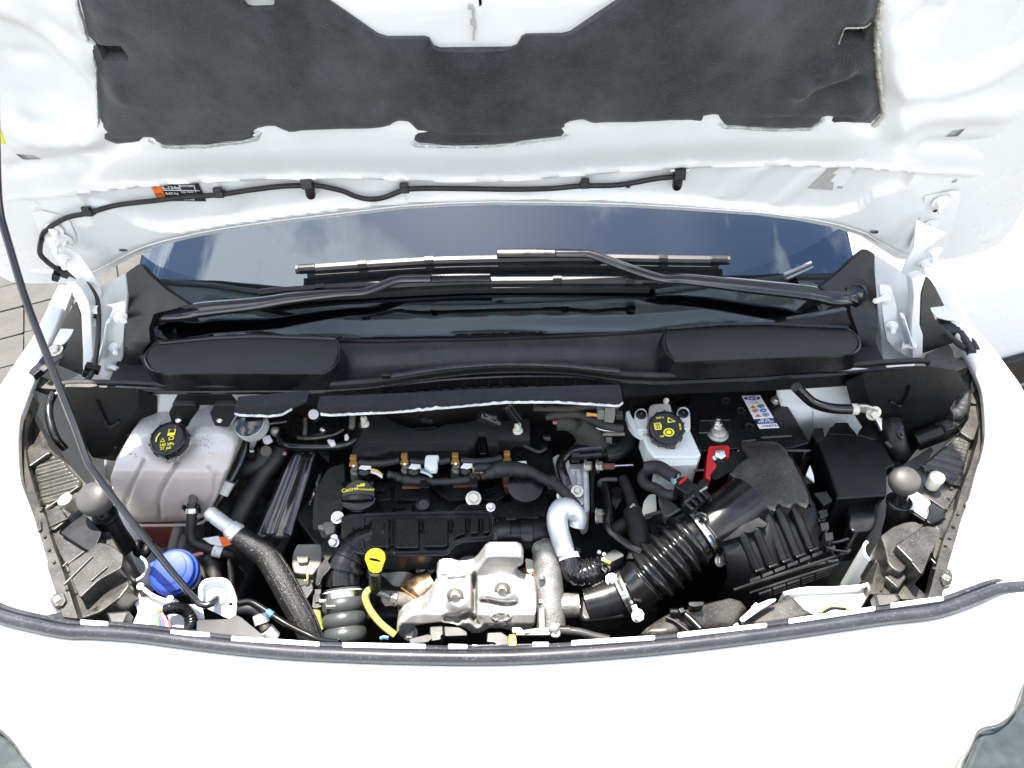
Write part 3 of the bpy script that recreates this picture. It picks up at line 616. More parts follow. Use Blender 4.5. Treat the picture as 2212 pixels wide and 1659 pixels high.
for (xx, y0, y1) in ((1142, 1252, 1285), (1240, 1252, 1300)):
    bpatch('rule', t('E', [(xx, y0), (xx + 5, y0), (xx + 18, y1), (xx + 12, y1)]), 'label_white', .0056, lab)
bpatch('rule', t('E', [(1040, 1284), (1280, 1288), (1282, 1292), (1042, 1288)]), 'label_white', .0056, lab)
lb2 = bpatch('paper_sticker', t('G', [(840, 1137), (1145, 1160), (1040, 1300), (750, 1276)]), 'label_white', .0025)
lb2['label'] = 'faded half torn paper sticker on the bonnet channel'
bpatch('torn_paper', t('G', [(842, 1139), (1038, 1152), (985, 1190), (1015, 1192), (975, 1240), (1000, 1246), (990, 1296), (752, 1275)]), 'label_grey', .0034, lb2)
btext('C', 'G', 1125, 1172, .008, 'label_grey', lb2); bpatch('mark', t('G', [(1025, 1268), (1062, 1270), (1050, 1286), (1018, 1284)]), 'label_grey', .0036, lb2)

# ------------------------------------------------------------------ washer hose with clips and jets
def bpt(p, lift):
    a, b = b2(p); return V(bmap(np.array([a]), np.array([b]), lift)[0])
hose = thing('washer_hose', 'thin black washer hose clipped across the bonnet underside', 'hose', bpt((667, 410), .01))
hp = t('E', [(250, 1600), (268, 1555), (330, 1495), (430, 1435), (560, 1402), (740, 1380), (1000, 1340), (1200, 1310), (1400, 1278), (1600, 1250), (1800, 1228), (1960, 1218), (2060, 1218), (2212, 1248)]) + t('F', [(90, 1283), (180, 1291), (280, 1272), (400, 1238), (520, 1228), (800, 1228), (1100, 1232), (1350, 1228), (1550, 1213), (1800, 1193), (2050, 1170), (2190, 1160)])
low = t('A', [(345, 110), (400, 180), (470, 235), (545, 275), (640, 310), (720, 355), (790, 425), (835, 510), (850, 600), (852, 750), (845, 880), (828, 1020), (810, 1110), (785, 1170), (740, 1215)])
lowy = [.70, .70, .70, .70, .69, .68, .66, .64, .62, .60, .58, .56, .545, .53, .52]
path = [bpt(p, .012) for p in hp]
path = [at(p, y=y) for p, y in reversed(list(zip(low, lowy)))] + path
obj('tube', tube(cat(path, 6), .0048, 10), 'rubber', hose)
for p, s in ((t('E', 570, 1400), 1), (t('E', 1420, 1272), 1), (t('F', 410, 1236), 1), (t('F', 1578, 1208), 1)):
    c = bpt(p, .011); k = obj('clip', join(box(c, (.017, .012, .015), rx=TH), box(c + Bs * .011, (.015, .008, .011), rx=TH)), 'plastic_satin', hose, bevel=.0015)
for p in (t('E', 1995, 1215), t('F', 2190, 1158)):
    c = bpt(p, .012); j = obj('jet', join(lathe([(.008, -.010), (.009, 0), (.009, .012), (.006, .018), (0, .018)], c - Bs * .010, Bn * .4 - Bs, 14), box(c + Bs * .006, (.020, .02, .018), rx=TH)), 'plastic_satin', hose, bevel=.0015)
    obj('jet_plate', box(c + Bs * .008 - Bn * .010, (.034, .026, .004), rx=TH - math.pi / 2), 'clip_white', j, bevel=.001)
for p in (t('A', 535, 278), t('A', 800, 1110)):
    y = .70 if p[1] < 700 else .545; c = at(p, y=y); obj('clip', join(box(c, (.026, .014, .016), ry=.5), box(c + V((-.012, -.006, -.006)), (.012, .012, .018), ry=.5)), 'plastic_satin', hose, bevel=.0015)
for yy in (605, 712): 
    c = at(t('A', 830, yy), y=.62); obj('collar', lathe([(.0075, -.008), (.0075, .008)], c, at(t('A', 826, yy + 60), y=.61) - c, 14), 'clip_white', hose)
c = at(t('A', 790, 650), y=.618); obj('clip', box(c, (.028, .01, .013)), 'plastic_satin', hose, bevel=.003)

# ------------------------------------------------------------------ prop rod
rp = [((427, 1301), 1.105), ((373, 1237), None), ((300, 1146), None), ((232, 1058), None), ((194, 1006), None), ((182, 978), None), ((165, 928), None), ((130, 841), None), ((100, 763), None), ((72, 693), None), ((47, 623), None), ((25, 548), None), ((10, 498), None), ((2, 470), None), ((-4, 430), None), ((-6, 380), None), ((-8, 300), None), ((-10, 200), None)]
ls = [0]
for (a, _), (b, _) in zip(rp, rp[1:]): ls.append(ls[-1] + math.hypot(a[0] - b[0], a[1] - b[1]))
d0 = (at((427, 1301), z=-.035) - CAM).dot(c_f); d1 = (bpt((-10, 200), .03) - CAM).dot(c_f)
rpath = [at(p, d=1 / ((1 / d0) + (1 / d1 - 1 / d0) * l / ls[-1])) for (p, _), l in zip(rp, ls)]
rod = thing('prop_rod', 'long black steel rod propping the bonnet open at the left', 'prop rod', rpath[0])
hook = [at(t('L2', 1640, 1060), z=-.045), at(t('L2', 1600, 1110), z=-.04), at(t('L2', 1560, 1150), z=-.037), at(t('L2', 1490, 1172), z=-.036), at(t('L2', 1425, 1155), z=-.035)]
obj('rod', tube(rnd(hook + rpath, .02, 5, False), .0056, 14), 'black_metal', rod)
obj('tag', box(at((1, 290), d=d1 * 1.03), (.005, .003, .030), rx=-.3), 'yellow_print', rod)
# ================================================================== windscreen and what shows through it
wb_px = [(285, 640), (330, 672), (420, 700), (500, 710), (593, 722), (725, 731), (900, 730), (1106, 726), (1300, 717), (1441, 708), (1568, 697), (1659, 668), (1760, 630), (1850, 570)]
WB = cat([at(p, z=.10 + .05 * max(0, abs((p[0] - 1068) / 600) - .75) ** 1) for p in wb_px], 5)
WU = V((0, math.cos(rad(24)), math.sin(rad(24))))
scr = obj('windscreen', loft([[p + WU * s + V((-.10 * p.x * s * 1.2, .04 * s * (1 - (p.x / .7) ** 2), 0)) for p in WB] for s in (-.03, 0, .05, .12, .22, .36, .55, .8)], close=False), 'windscreen_glass', van, smooth=60)
obj('frit_band', loft([[p + WU * s + V((0, .004, -.006)) for p in WB] for s in (-.05, 0, .05, .105)], close=False), 'glassy_black', van, smooth=60)
obj('dashboard', loft([[V((x, y - .05 * (x / .7) ** 2, z)) for x in np.linspace(-.78, .78, 24)] for y, z in ((.60, .045), (.72, .06), (.86, .10), (.98, .13), (1.1, .13), (1.16, .08), (1.16, -.3))], close=False), 'dash', van, smooth=60)
obj('cabin_back', loft([[V((x, y, z)) for x in (-.8, .8)] for y, z in ((1.16, -.3), (2.2, -.2), (2.3, .5), (2.3, 1.1), (1.3, 1.0))], close=False), 'interior', van)
obj('roof', loft([[V((x, y + .1 * (1 - (x / .8) ** 2), z - .05 * (x / .8) ** 2)) for x in np.linspace(-.8, .8, 12)] for y, z in ((1.28, .74), (1.5, .86), (2.3, .95))], close=False), 'paint', van, smooth=60, solid=.02)
vp = obj('serial_plate', prism(ats(t('D', [(120, 300), (370, 182), (400, 235), (150, 348)]), pl=(WB[len(WB) // 2] + V((0, .0, .018)), V((0, -WU.z, WU.y)))), V((0, .001, -.001))), 'hose_grey', van)
for (a, b) in (([(132, 285), (372, 183), (382, 205), (142, 308)], 0), ([(160, 325), (390, 222), (396, 236), (168, 340)], 0)):
    obj('digit_strip', prism(ats(t('D', a), pl=(WB[len(WB) // 2] + V((0, .0, .019)), V((0, -WU.z, WU.y)))), V((0, .0005, -.0005))), 'lens_inner', vp)
for sx, px in ((-1, t('A', [(1200, 205), (1232, 230), (1290, 300), (1450, 440), (1640, 560), (1500, 600), (1330, 640), (1290, 760), (1300, 880), (1240, 960), (1230, 1100), (1210, 1225), (1180, 1230), (1100, 1090), (1070, 900), (1095, 700), (1110, 480), (1085, 285)])),
               (1, t('D', [(850, 75), (800, 110), (740, 160), (600, 290), (450, 410), (520, 450), (700, 480), (720, 640), (760, 760), (800, 900), (800, 1060), (880, 1060), (930, 900), (955, 700), (940, 450), (920, 250), (925, 120)]))):
    P = [at(p, y=.60 + max(0, (700 - p[1])) * .0006) for p in px]
    ax = V((sx * .3, -.8, .5)).normalized(); o = obj('corner_trim', prism(rnd(P, .004), -ax * .012), 'plastic_satin', van, bevel=.003)
# shoulders of painted metal beside the trims
for sx, px in ((-1, t('A', [(870, 400), (1000, 330), (1080, 290), (1100, 480), (1090, 700), (1070, 900), (1050, 1040), (920, 1220), (560, 1230), (700, 1150), (720, 900), (690, 640), (640, 540), (700, 480)])),
               (1, t('D', [(925, 120), (1050, 200), (1150, 270), (1370, 300), (1330, 450), (1320, 900), (1340, 1040), (1000, 1060), (960, 700), (930, 400)]))):
    P = [at(p, y=.635 + max(0, (720 - p[1])) * .0006) for p in px]
    obj('hinge_shelf', prism(rnd(P, .005), V((0, .02, -.03))), 'paint_inner', van, bevel=.002)
for px, yy in ((t('A', [(655, 530), (600, 620), (520, 765), (640, 770), (600, 850), (500, 1080), (715, 1170), (720, 830), (690, 640)]), .63), (t('D', [(1370, 310), (1420, 360), (1525, 570), (1400, 585), (1450, 690), (1600, 890), (1340, 980), (1320, 780), (1330, 480)]), .63)):
    obj('hinge_gap_shade', prism(rnd(ats(px, y=yy), .004), V((0, .03, -.02))), 'plastic_grey', van)  # grey plates painting in the dark gap beside each hinge
for px in (t('A', [(520, 765), (640, 765), (645, 785), (560, 890), (520, 905), (450, 900)]), t('D', [(1525, 572), (1412, 578), (1402, 600), (1455, 665), (1560, 690), (1640, 690)])):
    obj('fender_tab', prism(rnd(ats(px, z=.066), .005), V((0, 0, -.003))), 'paint', van, bevel=.001)

# ================================================================== bonnet hinges
def hinge(side, label):
    if side < 0:
        g = lambda *a: t('A', *a)
        arm = [(470, 20), (560, 60), (640, 110), (690, 130), (760, 230), (870, 400), (880, 470), (850, 520), (800, 470), (650, 330), (520, 210), (430, 90)]
        rail = [(640, 360), (690, 400), (760, 520), (780, 600), (790, 760), (800, 1000), (740, 1200), (715, 1190), (715, 960), (700, 640), (640, 480), (625, 370)]
        plate = [(900, 560), (1000, 545), (1090, 520), (1075, 700), (1060, 1000), (1040, 1060), (990, 1100), (930, 1180), (870, 1200), (850, 1050), (930, 900), (940, 760), (920, 720), (980, 580)]
        bolts = [((1040, 670), (.6, -.7, .2)), ((945, 1085), (.8, -.5, .1)), ((1000, 930), (.4, -.9, .2))]
        top = [((545, 150), 0), ((470, 20), 0), ((645, 390), 0)]; link = [(935, 700), (900, 880), (850, 1060)]
    else:
        g = lambda *a: t('D', *a)
        arm = [(1280, -180), (1400, -120), (1560, -60), (1440, 20), (1380, 180), (1370, 300), (1240, 330), (1160, 280), (1190, 200), (1260, 60)]
        rail = [(1240, 330), (1370, 300), (1320, 460), (1310, 740), (1340, 820), (1335, 1040), (1250, 1040), (1240, 760), (1260, 480)]
        plate = [(960, 380), (1060, 390), (1110, 560), (1120, 700), (1240, 830), (1270, 1000), (1240, 1035), (1090, 935), (1030, 870), (1000, 700), (985, 560)]
        bolts = [((1010, 505), (-.9, -.4, .1)), ((1150, 912), (.9, -.3, .1)), ((1065, 745), (-.3, -.9, .2))]
        top = [((1360, 200), 0), ((1440, 100), 0)]; link = [(1160, 650), (1190, 740), (1240, 900)]
    c = at(g([(1000, 900)] if side < 0 else [(1150, 800)])[0], y=.62)
    h = obj('hinge', prism(rnd(ats(g(rail), y=.60), .006), V((side * .004, .03, -.01))), 'paint_inner', bonnet, bevel=.002); h['label'] = label
    obj('hinge_arm', prism(rnd(ats(g(arm), y=.675), .006), V((0, .004, -.002))), 'paint_inner', h, bevel=.0015)
    obj('hinge_plate', prism(rnd(ats(g(plate), y=.61), .008), V((0, .005, -.004))), 'paint_inner', h, bevel=.0015)
    L = ats(g(link), y=.598); obj('link', tube(rnd(L, .02, 4, False), .009, 10, flat=.35), 'paint_inner', h)
    for p, ax in bolts:
        q = at(g([p])[0], y=.604); obj('bolt', join(hexbolt(q, ax, .008, .006), lathe([(.0055, 0), (.0055, .026), (.004, .028)], q, ax, 12)), 'paint_inner', h)
    for p, _ in top:
        q = at(g([p])[0], y=.665); obj('bolt', join(hexbolt(q, (0, -.8, -.3), .009, .008), lathe([(.005, 0), (.005, .02), (.003, .024)], q, (0, -.6, -.8), 10)), 'paint_inner', h)
    return h
hinge(-1, 'white steel bonnet hinge at the left beside the washer hose')
hinge(1, 'white steel bonnet hinge at the right, away from the hose')
# bracket pads where the hinge arms bolt to the bonnet
for px, sx in ((t('E', [(185, 1440), (240, 1420), (380, 1450), (430, 1480), (480, 1600), (470, 1640), (300, 1640), (250, 1600)]), -1), (t('G', [(1590, 1320), (1780, 1285), (1825, 1290), (1820, 1340), (1730, 1659), (1480, 1659), (1550, 1490), (1560, 1440)]), 1)):
    o = bpatch('hinge_pad', px, 'paint_inner', .006); 
    for md in (0,): 
        m_ = o.modifiers.new('bevel', 'BEVEL'); m_.width = .002; m_.segments = 2
for p in (t('G', 1690, 1345), t('G', 1625, 1500), t('E', 335, 1530), t('E', 395, 1590)):
    q = bpt(p, .01); obj('pad_bolt', join(hexbolt(q, Bn, .009, .007, 1.9), lathe([(.005, 0), (.005, .018), (.003, .024)], q, Bn * .6 - Bs * .5, 10)), 'paint_inner', bonnet)
for p in (t('G', 1650, 1402), t('G', 1692, 1410), t('E', 372, 1548)):
    q = bpt(p, .008); obj('pad_hole', lathe([(.004, 0), (.004, .001)], q, Bn, 10), 'slot_shade_dark', bonnet)

# ================================================================== cowl panel under the windscreen
cowl = thing('cowl_panel', 'black plastic cowl panel with two raised intake vents below the windscreen', 'cowl panel', (0, .55, .02))
lip_px = [(120, 836), (137, 829), (175, 826), (287, 828), (350, 831), (450, 832), (553, 831), (640, 831), (703, 830), (753, 827), (803, 823), (853, 816), (915, 806), (978, 798), (1040, 792), (1106, 790), (1170, 790), (1231, 793), (1290, 800), (1331, 806), (1380, 809), (1431, 810), (1556, 806), (1659, 801), (1809, 791), (1909, 783), (1984, 779), (2009, 782)]
LIP = [at(p, z=.095) for p in lip_px]; LIPC = cat(LIP, 4)
def resample(P, n):
    d = [0]
    for a, b in zip(P, P[1:]): d.append(d[-1] + (b - a).length)
    out = []; k = 0
    for i in range(n):
        s = d[-1] * i / (n - 1)
        while k < len(d) - 2 and d[k + 1] < s: k += 1
        out.append(P[k].lerp(P[k + 1], (s - d[k]) / max(1e-9, d[k + 1] - d[k])))
    return out
rearc = [at(p, z=.098) for p in [(285, 668), (330, 686), (420, 704), (500, 714), (593, 726), (725, 735), (900, 734), (1106, 730), (1300, 721), (1441, 712), (1568, 701), (1659, 690), (1760, 675), (1870, 655)]]
fr_, bk_ = resample(LIPC[18:-12], 70), resample(cat(rearc, 5), 70)
secs = []
for k in range(13):
    q = k / 12; secs.append([a.lerp(b, q) + V((0, 0, -.018 * math.sin(q * math.pi) * (1 + .5 * math.sin(q * 6)))) for a, b in zip(fr_, bk_)])
obj('deck', loft(secs, close=False), 'cowl', cowl, smooth=70, solid=.002)
obj('deck_bead', tube([p + V((0, -.002, .001)) for p in bk_[2:-8]], .0028, 8), 'plastic', cowl)
obj('lip_seal', tube(LIPC, .0062, 10, flat=.9), 'rubber', cowl)
obj('lip_seal', tube([p + V((0, -.010, -.010)) for p in LIPC], .0042, 8), 'plastic_satin', cowl)
# front wall below the lip
low_px = [(150, 862), (300, 872), (420, 874), (553, 873), (700, 874), (825, 869), (900, 863), (978, 856), (1106, 851), (1231, 853), (1345, 856), (1431, 851), (1556, 846), (1659, 843), (1809, 834), (1909, 826), (1990, 818)]
low = resample(cat([at(p, y=.505) for p in low_px], 4), 60); up_ = resample(LIPC, 60)
obj('front_wall', loft([[p + V((0, -.008, -.008)) for p in up_], [a.lerp(b, .5) + V((0, .012, 0)) for a, b in zip(up_, low)], low, [p + V((0, .03, .002)) for p in low]], close=False), 'plastic', cowl, smooth=30, solid=.002)
gtop = [(822, 838), (900, 827), (978, 819), (1106, 813), (1231, 814), (1290, 821), (1345, 828)]; gbot = [(824, 862), (900, 855), (978, 848), (1106, 843), (1231, 845), (1290, 847), (1345, 850)]
GT = resample(cat([at(p, y=.488) for p in gtop], 6), 200); GB = resample(cat([at(p, y=.49) for p in gbot], 6), 200)
obj('grille_rail', tube(GT[::5], .0024, 6), 'plastic_satin', cowl); obj('grille_rail', tube(GB[::5], .0032, 6), 'plastic_satin', cowl)
obj('grille_back', loft([[p + V((0, .004, 0)) for p in GT[::10]], [p + V((0, .004, 0)) for p in GB[::10]]], close=False), 'bay_shade', cowl)
for k in range(21):
    i = min(199, int(k * 199 / 20)); a, b = GT[i], GB[i]; obj('grille_rib', tube([a, a.lerp(b, .6) + V((0, -.004, 0)), b + V((0, -.004, 0))], .0017, 6), 'plastic_satin', cowl)
    if k < 20:
        j = min(199, i + 10); mid = [GT[j].lerp(GB[j], .62), GT[min(199, i + 3)].lerp(GB[i + 3], .75), GT[max(0, i + 7)].lerp(GB[i + 7], .75)]
        cx = GT[min(199, i + 5)].lerp(GB[min(199, i + 5)], .78); obj('grille_tooth', box(cx + V((0, -.001, 0)), ((GT[j] - GT[i]).length * .72, .004, .010)), 'plastic', cowl, bevel=.0015)
mid_s = cat([at(p, z=.105) for p in t('B', [(1100, 1180), (1250, 1160), (1500, 1120), (1750, 1090), (2000, 1072), (2212, 1066)]) + t('C', [(250, 1072), (500, 1085), (750, 1112), (930, 1128)])], 4)
obj('centre_strip', tube(mid_s, .0052, 8, flat=.7), 'seal_rubber', cowl)
obj('strip_clip', box(mid_s[0] + V((.006, 0, .003)), (.018, .010, .010)), 'plastic_satin', cowl, bevel=.002)
def vent(px, tilt):
    P = cat([at(p, z=.130) for p in px], 4, True); c = sum(P, V()) / len(P)
    P = [V((p.x, p.y, p.z - (p.y - c.y) * tilt)) for p in P]
    n = len(P); inn = [c + (p - c) * .965 + V((0, 0, -.004)) for p in P]
    base = [c + V(((p.x - c.x) * 1.03, (p.y - c.y) * 1.12, 0)) + V((0, 0, p.z - c.z - .036)) for p in P]
    v = obj('vent', loft([base, [p + V((0, 0, -.006)) for p in P], [p + (p - c) * .004 for p in P], [p + V((0, 0, .002)) - (p - c) * .014 for p in P], [c + (p - c) * .970 + V((0, 0, .0)) for p in P]], caps=False), 'plastic_satin', cowl, smooth=45)
    gpts = [(p.x, p.y) for p in inn]
    obj('vent_mesh', sheet(gpts, [], .006, lambda xs, ys: np.stack([xs, ys, c.z - .003 - (ys - c.y) * tilt + .004 * np.exp(-((ys - c.y) / .05) ** 2)], 1)), 'mesh_vent', v, smooth=60)
    return v
va = vent([(311, 776), (316, 762), (330, 748), (350, 739), (400, 735), (460, 731), (553, 727), (640, 729), (718, 732), (734, 741), (737, 760), (728, 783), (706, 799), (680, 804), (553, 804), (440, 804), (362, 805), (325, 797)], -.10)
va['label'] = 'left intake vent on the cowl panel'
vent([(1445, 711), (1434, 722), (1431, 738), (1436, 757), (1450, 773), (1471, 781), (1560, 779), (1659, 775), (1760, 770), (1834, 766), (1855, 755), (1859, 740), (1850, 722), (1830, 710), (1760, 704), (1659, 701), (1560, 702)], -.02)
# rear rims of the vents
obj('vent_rim', tube(ats([(345, 741), (460, 730), (553, 726), (726, 731)], z=.135), .0035, 6), 'plastic_satin', cowl)
obj('vent_rim', tube(ats([(1441, 709), (1560, 700), (1659, 699), (1832, 707)], z=.135), .0035, 6), 'plastic_satin', cowl)
# boxed ends
for nm, px in (('cowl_end', [(137, 835), (300, 838), (300, 880), (262, 920), (252, 960), (238, 985), (200, 990), (175, 950), (150, 900)]), ('cowl_end', [(1862, 806), (2005, 790), (2068, 800), (2085, 830), (2060, 870), (2040, 905), (1990, 960), (1950, 1010), (1905, 925), (1880, 880)])):
    obj(nm, prism(rnd(ats(px, y=.455), .008), V((0, .04, -.06))), 'bay_shade', cowl, bevel=.003)  # coloured near-black: the shadow over these ends is painted in
for px in (t('L1', [(200, 70), (230, 160), (280, 270), (320, 350), (360, 380), (420, 350), (460, 305)]), t('S1', [(990, 20), (960, 110), (920, 200), (880, 260), (830, 250), (790, 220), (750, 205)])):
    obj('cowl_end_rib', tube(rnd(ats(px, y=.452), .01, 4, False), .003, 8), 'plastic_satin', cowl)
for px in (t('A', [(560, 1240), (660, 1225), (820, 1232), (850, 1260), (650, 1290), (560, 1280)]),):
    obj('cowl_tip', prism(rnd(ats(px, z=.097), .004), V((0, 0, -.02))), 'plastic_grey', cowl, bevel=.002)
# tabs hanging below the wall over the strut tower
for dx in (0, 357):
    px = t('A', [(1500 + dx, 1425), (1680 + dx, 1425), (1720 + dx, 1470), (1650 + dx, 1560), (1620 + dx, 1620), (1500 + dx, 1610), (1475 + dx, 1560), (1455 + dx, 1500)])
    k = obj('hanging_tab', prism(rnd(ats(px, y=.44), .004), V((0, .012, 0))), 'plastic', cowl, bevel=.002)
    c = at(t('A', 1540 + dx, 1560), y=.438); obj('rivet', lathe([(.006, -.002), (.006, .001), (.004, .003), (0, .003)], c, (0, -1, .4), 14, sy=.8), 'steel', k)
# felt pads clamped under the wall
for px in ([(505, 882), (640, 870), (664, 868), (632, 884), (610, 896), (585, 899), (520, 897), (508, 893)], [(683, 880), (760, 878), (900, 872), (1000, 866), (1106, 862), (1250, 857), (1343, 855), (1345, 870), (1336, 877), (1270, 873), (1200, 869), (1106, 869), (1000, 877), (900, 887), (800, 893), (720, 897), (694, 896)]):
    P = rnd(ats(px, y=.425), .004); f = obj('felt_pad', prism(P, V((0, .03, 0))), 'pad_felt', cowl, bevel=.003)
    lo = dens([p for p in (ats(px, y=.424)[-5:] if len(px) < 10 else ats(px, y=.424)[7:])], .002, False); vs, fs = [], []
    for i, p in enumerate(lo):
        k = .0015 + .0055 * (noise.noise(V((i * .17, 3, 1))) * .5 + .5) * (noise.noise(V((i * .03, 8, 1))) + .9) + random.uniform(0, .0014); vs += [p + V((0, .001, -.002)), p + V((0, -.004, k * .35)), p + V((0, -.001, k))]
    fs = sum([[(3 * i, 3 * i + 1, 3 * i + 4, 3 * i + 3), (3 * i + 1, 3 * i + 2, 3 * i + 5, 3 * i + 4)] for i in range(len(lo) - 1)], [])
    obj('frayed_edge', (vs, fs), 'fray', f, smooth=40, solid=.001)

# ================================================================== wipers
pm('blade_grey', (.012, .012, .014), .42, var=.15, dust=.05)
WN = V((0, -WU.z, WU.y)); W0 = WB[len(WB) // 2]
def wp(p, lift): return at(p, pl=(W0 + WN * lift, WN))
def wiper(label, blade, arm, pivot, head, clips, thick):
    w_ = thing('wiper', label, 'wiper', wp(pivot, .0))
    B = resample(cat([wp(p, .022) for p in blade], 5), 40)
    up = WN
    def strip(P, wd, ht, off): 
        secs = []
        for i, p in enumerate(P):
            tn = (P[min(len(P) - 1, i + 1)] - P[max(0, i - 1)]).normalized(); s = up.cross(tn).normalized()
            c = p + up * off; secs.append([c + s * wd * a + up * ht * b for a, b in ((-1, -.5), (-1, .2), (-.4, .6), (.6, .5), (1, .1), (1, -.5))])
        return loft(secs)
    bl = obj('blade', strip(B, thick, .012, 0), 'blade_grey', w_, smooth=30)
    obj('rubber_edge', strip([p - WU * .012 for p in B[1:-1]], .006, .014, -.012), 'rubber', bl)
    for i in (0, len(B) - 1):
        q = B[1] if i == 0 else B[-2]; d = (B[1] - B[0]) if i == 0 else (B[-1] - B[-2]); obj('end_cap', strip([q - d.normalized() * .018, q + d.normalized() * .018], thick * 1.12, .015, .0), 'plastic_satin', bl, bevel=.003)
    for c in clips:
        i = min(range(len(B)), key=lambda k: abs((B[k] - CAM).dot(c_r) / (B[k] - CAM).dot(c_f) - (c - 1106) / FOC)); q = B[i]; d = (B[min(i + 1, 39)] - B[max(0, i - 1)]).normalized()
        obj('clip', strip([q - d * .009, q + d * .009], thick * 1.15, .017, .0), 'plastic_satin', bl)
    A = cat([wp(p, l) for p, l, _ in arm], 5); R = [r for _, _, r in arm]
    obj('arm', tube(A, lambda s: 1.45 * np.interp(s, np.linspace(0, 1, len(R)), R), 12, flat=.6, up=WN), 'black_metal', w_, smooth=50)
    obj('arm_head', tube([wp(p, .038) for p in head], .011, 8, flat=.45, up=WN), 'plastic_satin', w_, bevel=.003)
    c = wp(pivot, .034); obj('pivot_cap', lathe([(.024, -.02), (.025, .002), (.021, .012), (.015, .014), (.013, .010), (0, .011)], c, WN * .9 + V((0, -.3, .2)), 24), 'plastic_gloss', w_)
    return w_
wiper('upper wiper with blade reaching over the left one, pivoting at the right', t('B', [(345, 252), (900, 215), (1500, 180), (2070, 165)]) + t('C', [(400, 155), (700, 155), (1300, 165), (1880, 172)]),
      [(t('D', 740, 470), .030, .017), (t('D', 600, 500), .034, .014), (t('D', 420, 470), .036, .012), (t('D', 290, 450), .036, .012), (t('C', 2000, 395), .038, .011), (t('C', 1500, 340), .038, .009), (t('C', 1290, 330), .038, .007), (t('C', 1000, 240), .038, .007), (t('C', 700, 128), .040, .007), (t('C', 600, 118), .040, .007), (t('C', 380, 116), .040, .007)],
      t('D', 748, 470), t('C', [(380, 116), (200, 112)]) + t('B', [(2080, 115)]), [779, 930, 1433], .0085)
wiper('lower wiper with its arm lying from the left pivot', t('B', [(25, 462), (300, 435), (900, 400), (1700, 360), (2100, 352)]) + t('C', [(400, 350), (900, 350), (1280, 352)]),
      [(t('A', 1325, 620), .030, .017), (t('A', 1450, 630), .034, .014), (t('A', 1620, 625), .036, .012), (t('A', 1760, 600), .036, .012), (t('A', 2212, 552), .038, .010), (t('B', 300, 505), .038, .009), (t('B', 720, 460), .038, .007), (t('B', 960, 440), .038, .007), (t('B', 1215, 345), .040, .007), (t('B', 1350, 335), .040, .007), (t('B', 1510, 332), .040, .007)],
      t('A', 1318, 625), t('B', [(1510, 332), (1750, 325), (2030, 325)]), [698, 1205, 1358], .0085)
# ================================================================== pressed shells measured as an outline with a depth over it
def shell(outline, fn, step, vec, kind='y', holes=(), edge=0.0, er=6.0):
    """front surface: fn(xs, ys) gives the y (or z) of each point; its rim is drawn back along vec"""
    ol = [tuple(p) for p in dens([V(p) for p in outline], step)]
    def f3(xs, ys):
        d = fn(xs, ys)
        P = np.array([tuple(at((a, b), **{kind: float(k)})) for a, b, k in zip(xs, ys, d)])
        if edge:
            q = np.clip(pdist(xs, ys, ol, True) / er, 0, 1); drop = edge * (1 - np.sqrt(np.clip(1 - (1 - q) ** 2, 0, 1)))
            P = P + drop[:, None] * np.array(V(vec).normalized())[None]
        return P
    g = sheet(outline, holes, step, f3)
    a = np.array(ol); rim = [V(p) for p in f3(a[:, 0], a[:, 1])]
    return join(g, loft([rim, [p + V(vec) for p in rim]], caps=False))
def tb(tag_, pts, z, r, mt, parent, name='hose', n=12, k=6, sm=True, caps=True):
    zz = z if isinstance(z, (list, tuple)) else [z] * len(pts)
    P = [at(p, z=q) for p, q in zip(t(tag_, pts), zz)]
    return obj(name, tube(cat(P, k) if sm else rnd(P, .012, 4, False), r, n, caps), mt, parent, smooth=50)
def band(c, ax, r, w_, mt, parent, name='clamp_band', th=.0015):
    return obj(name, lathe([(r - .001, -w_ / 2), (r + th, -w_ / 2), (r + th, w_ / 2), (r - .001, w_ / 2)], c, ax, 32), mt, parent, smooth=40)
def isl(px, h, z, mt, parent, name, r=.003, bv=.0015, **k):
    return obj(name, slab(px, h, r=r, z=z, **k), mt, parent, bevel=bv)

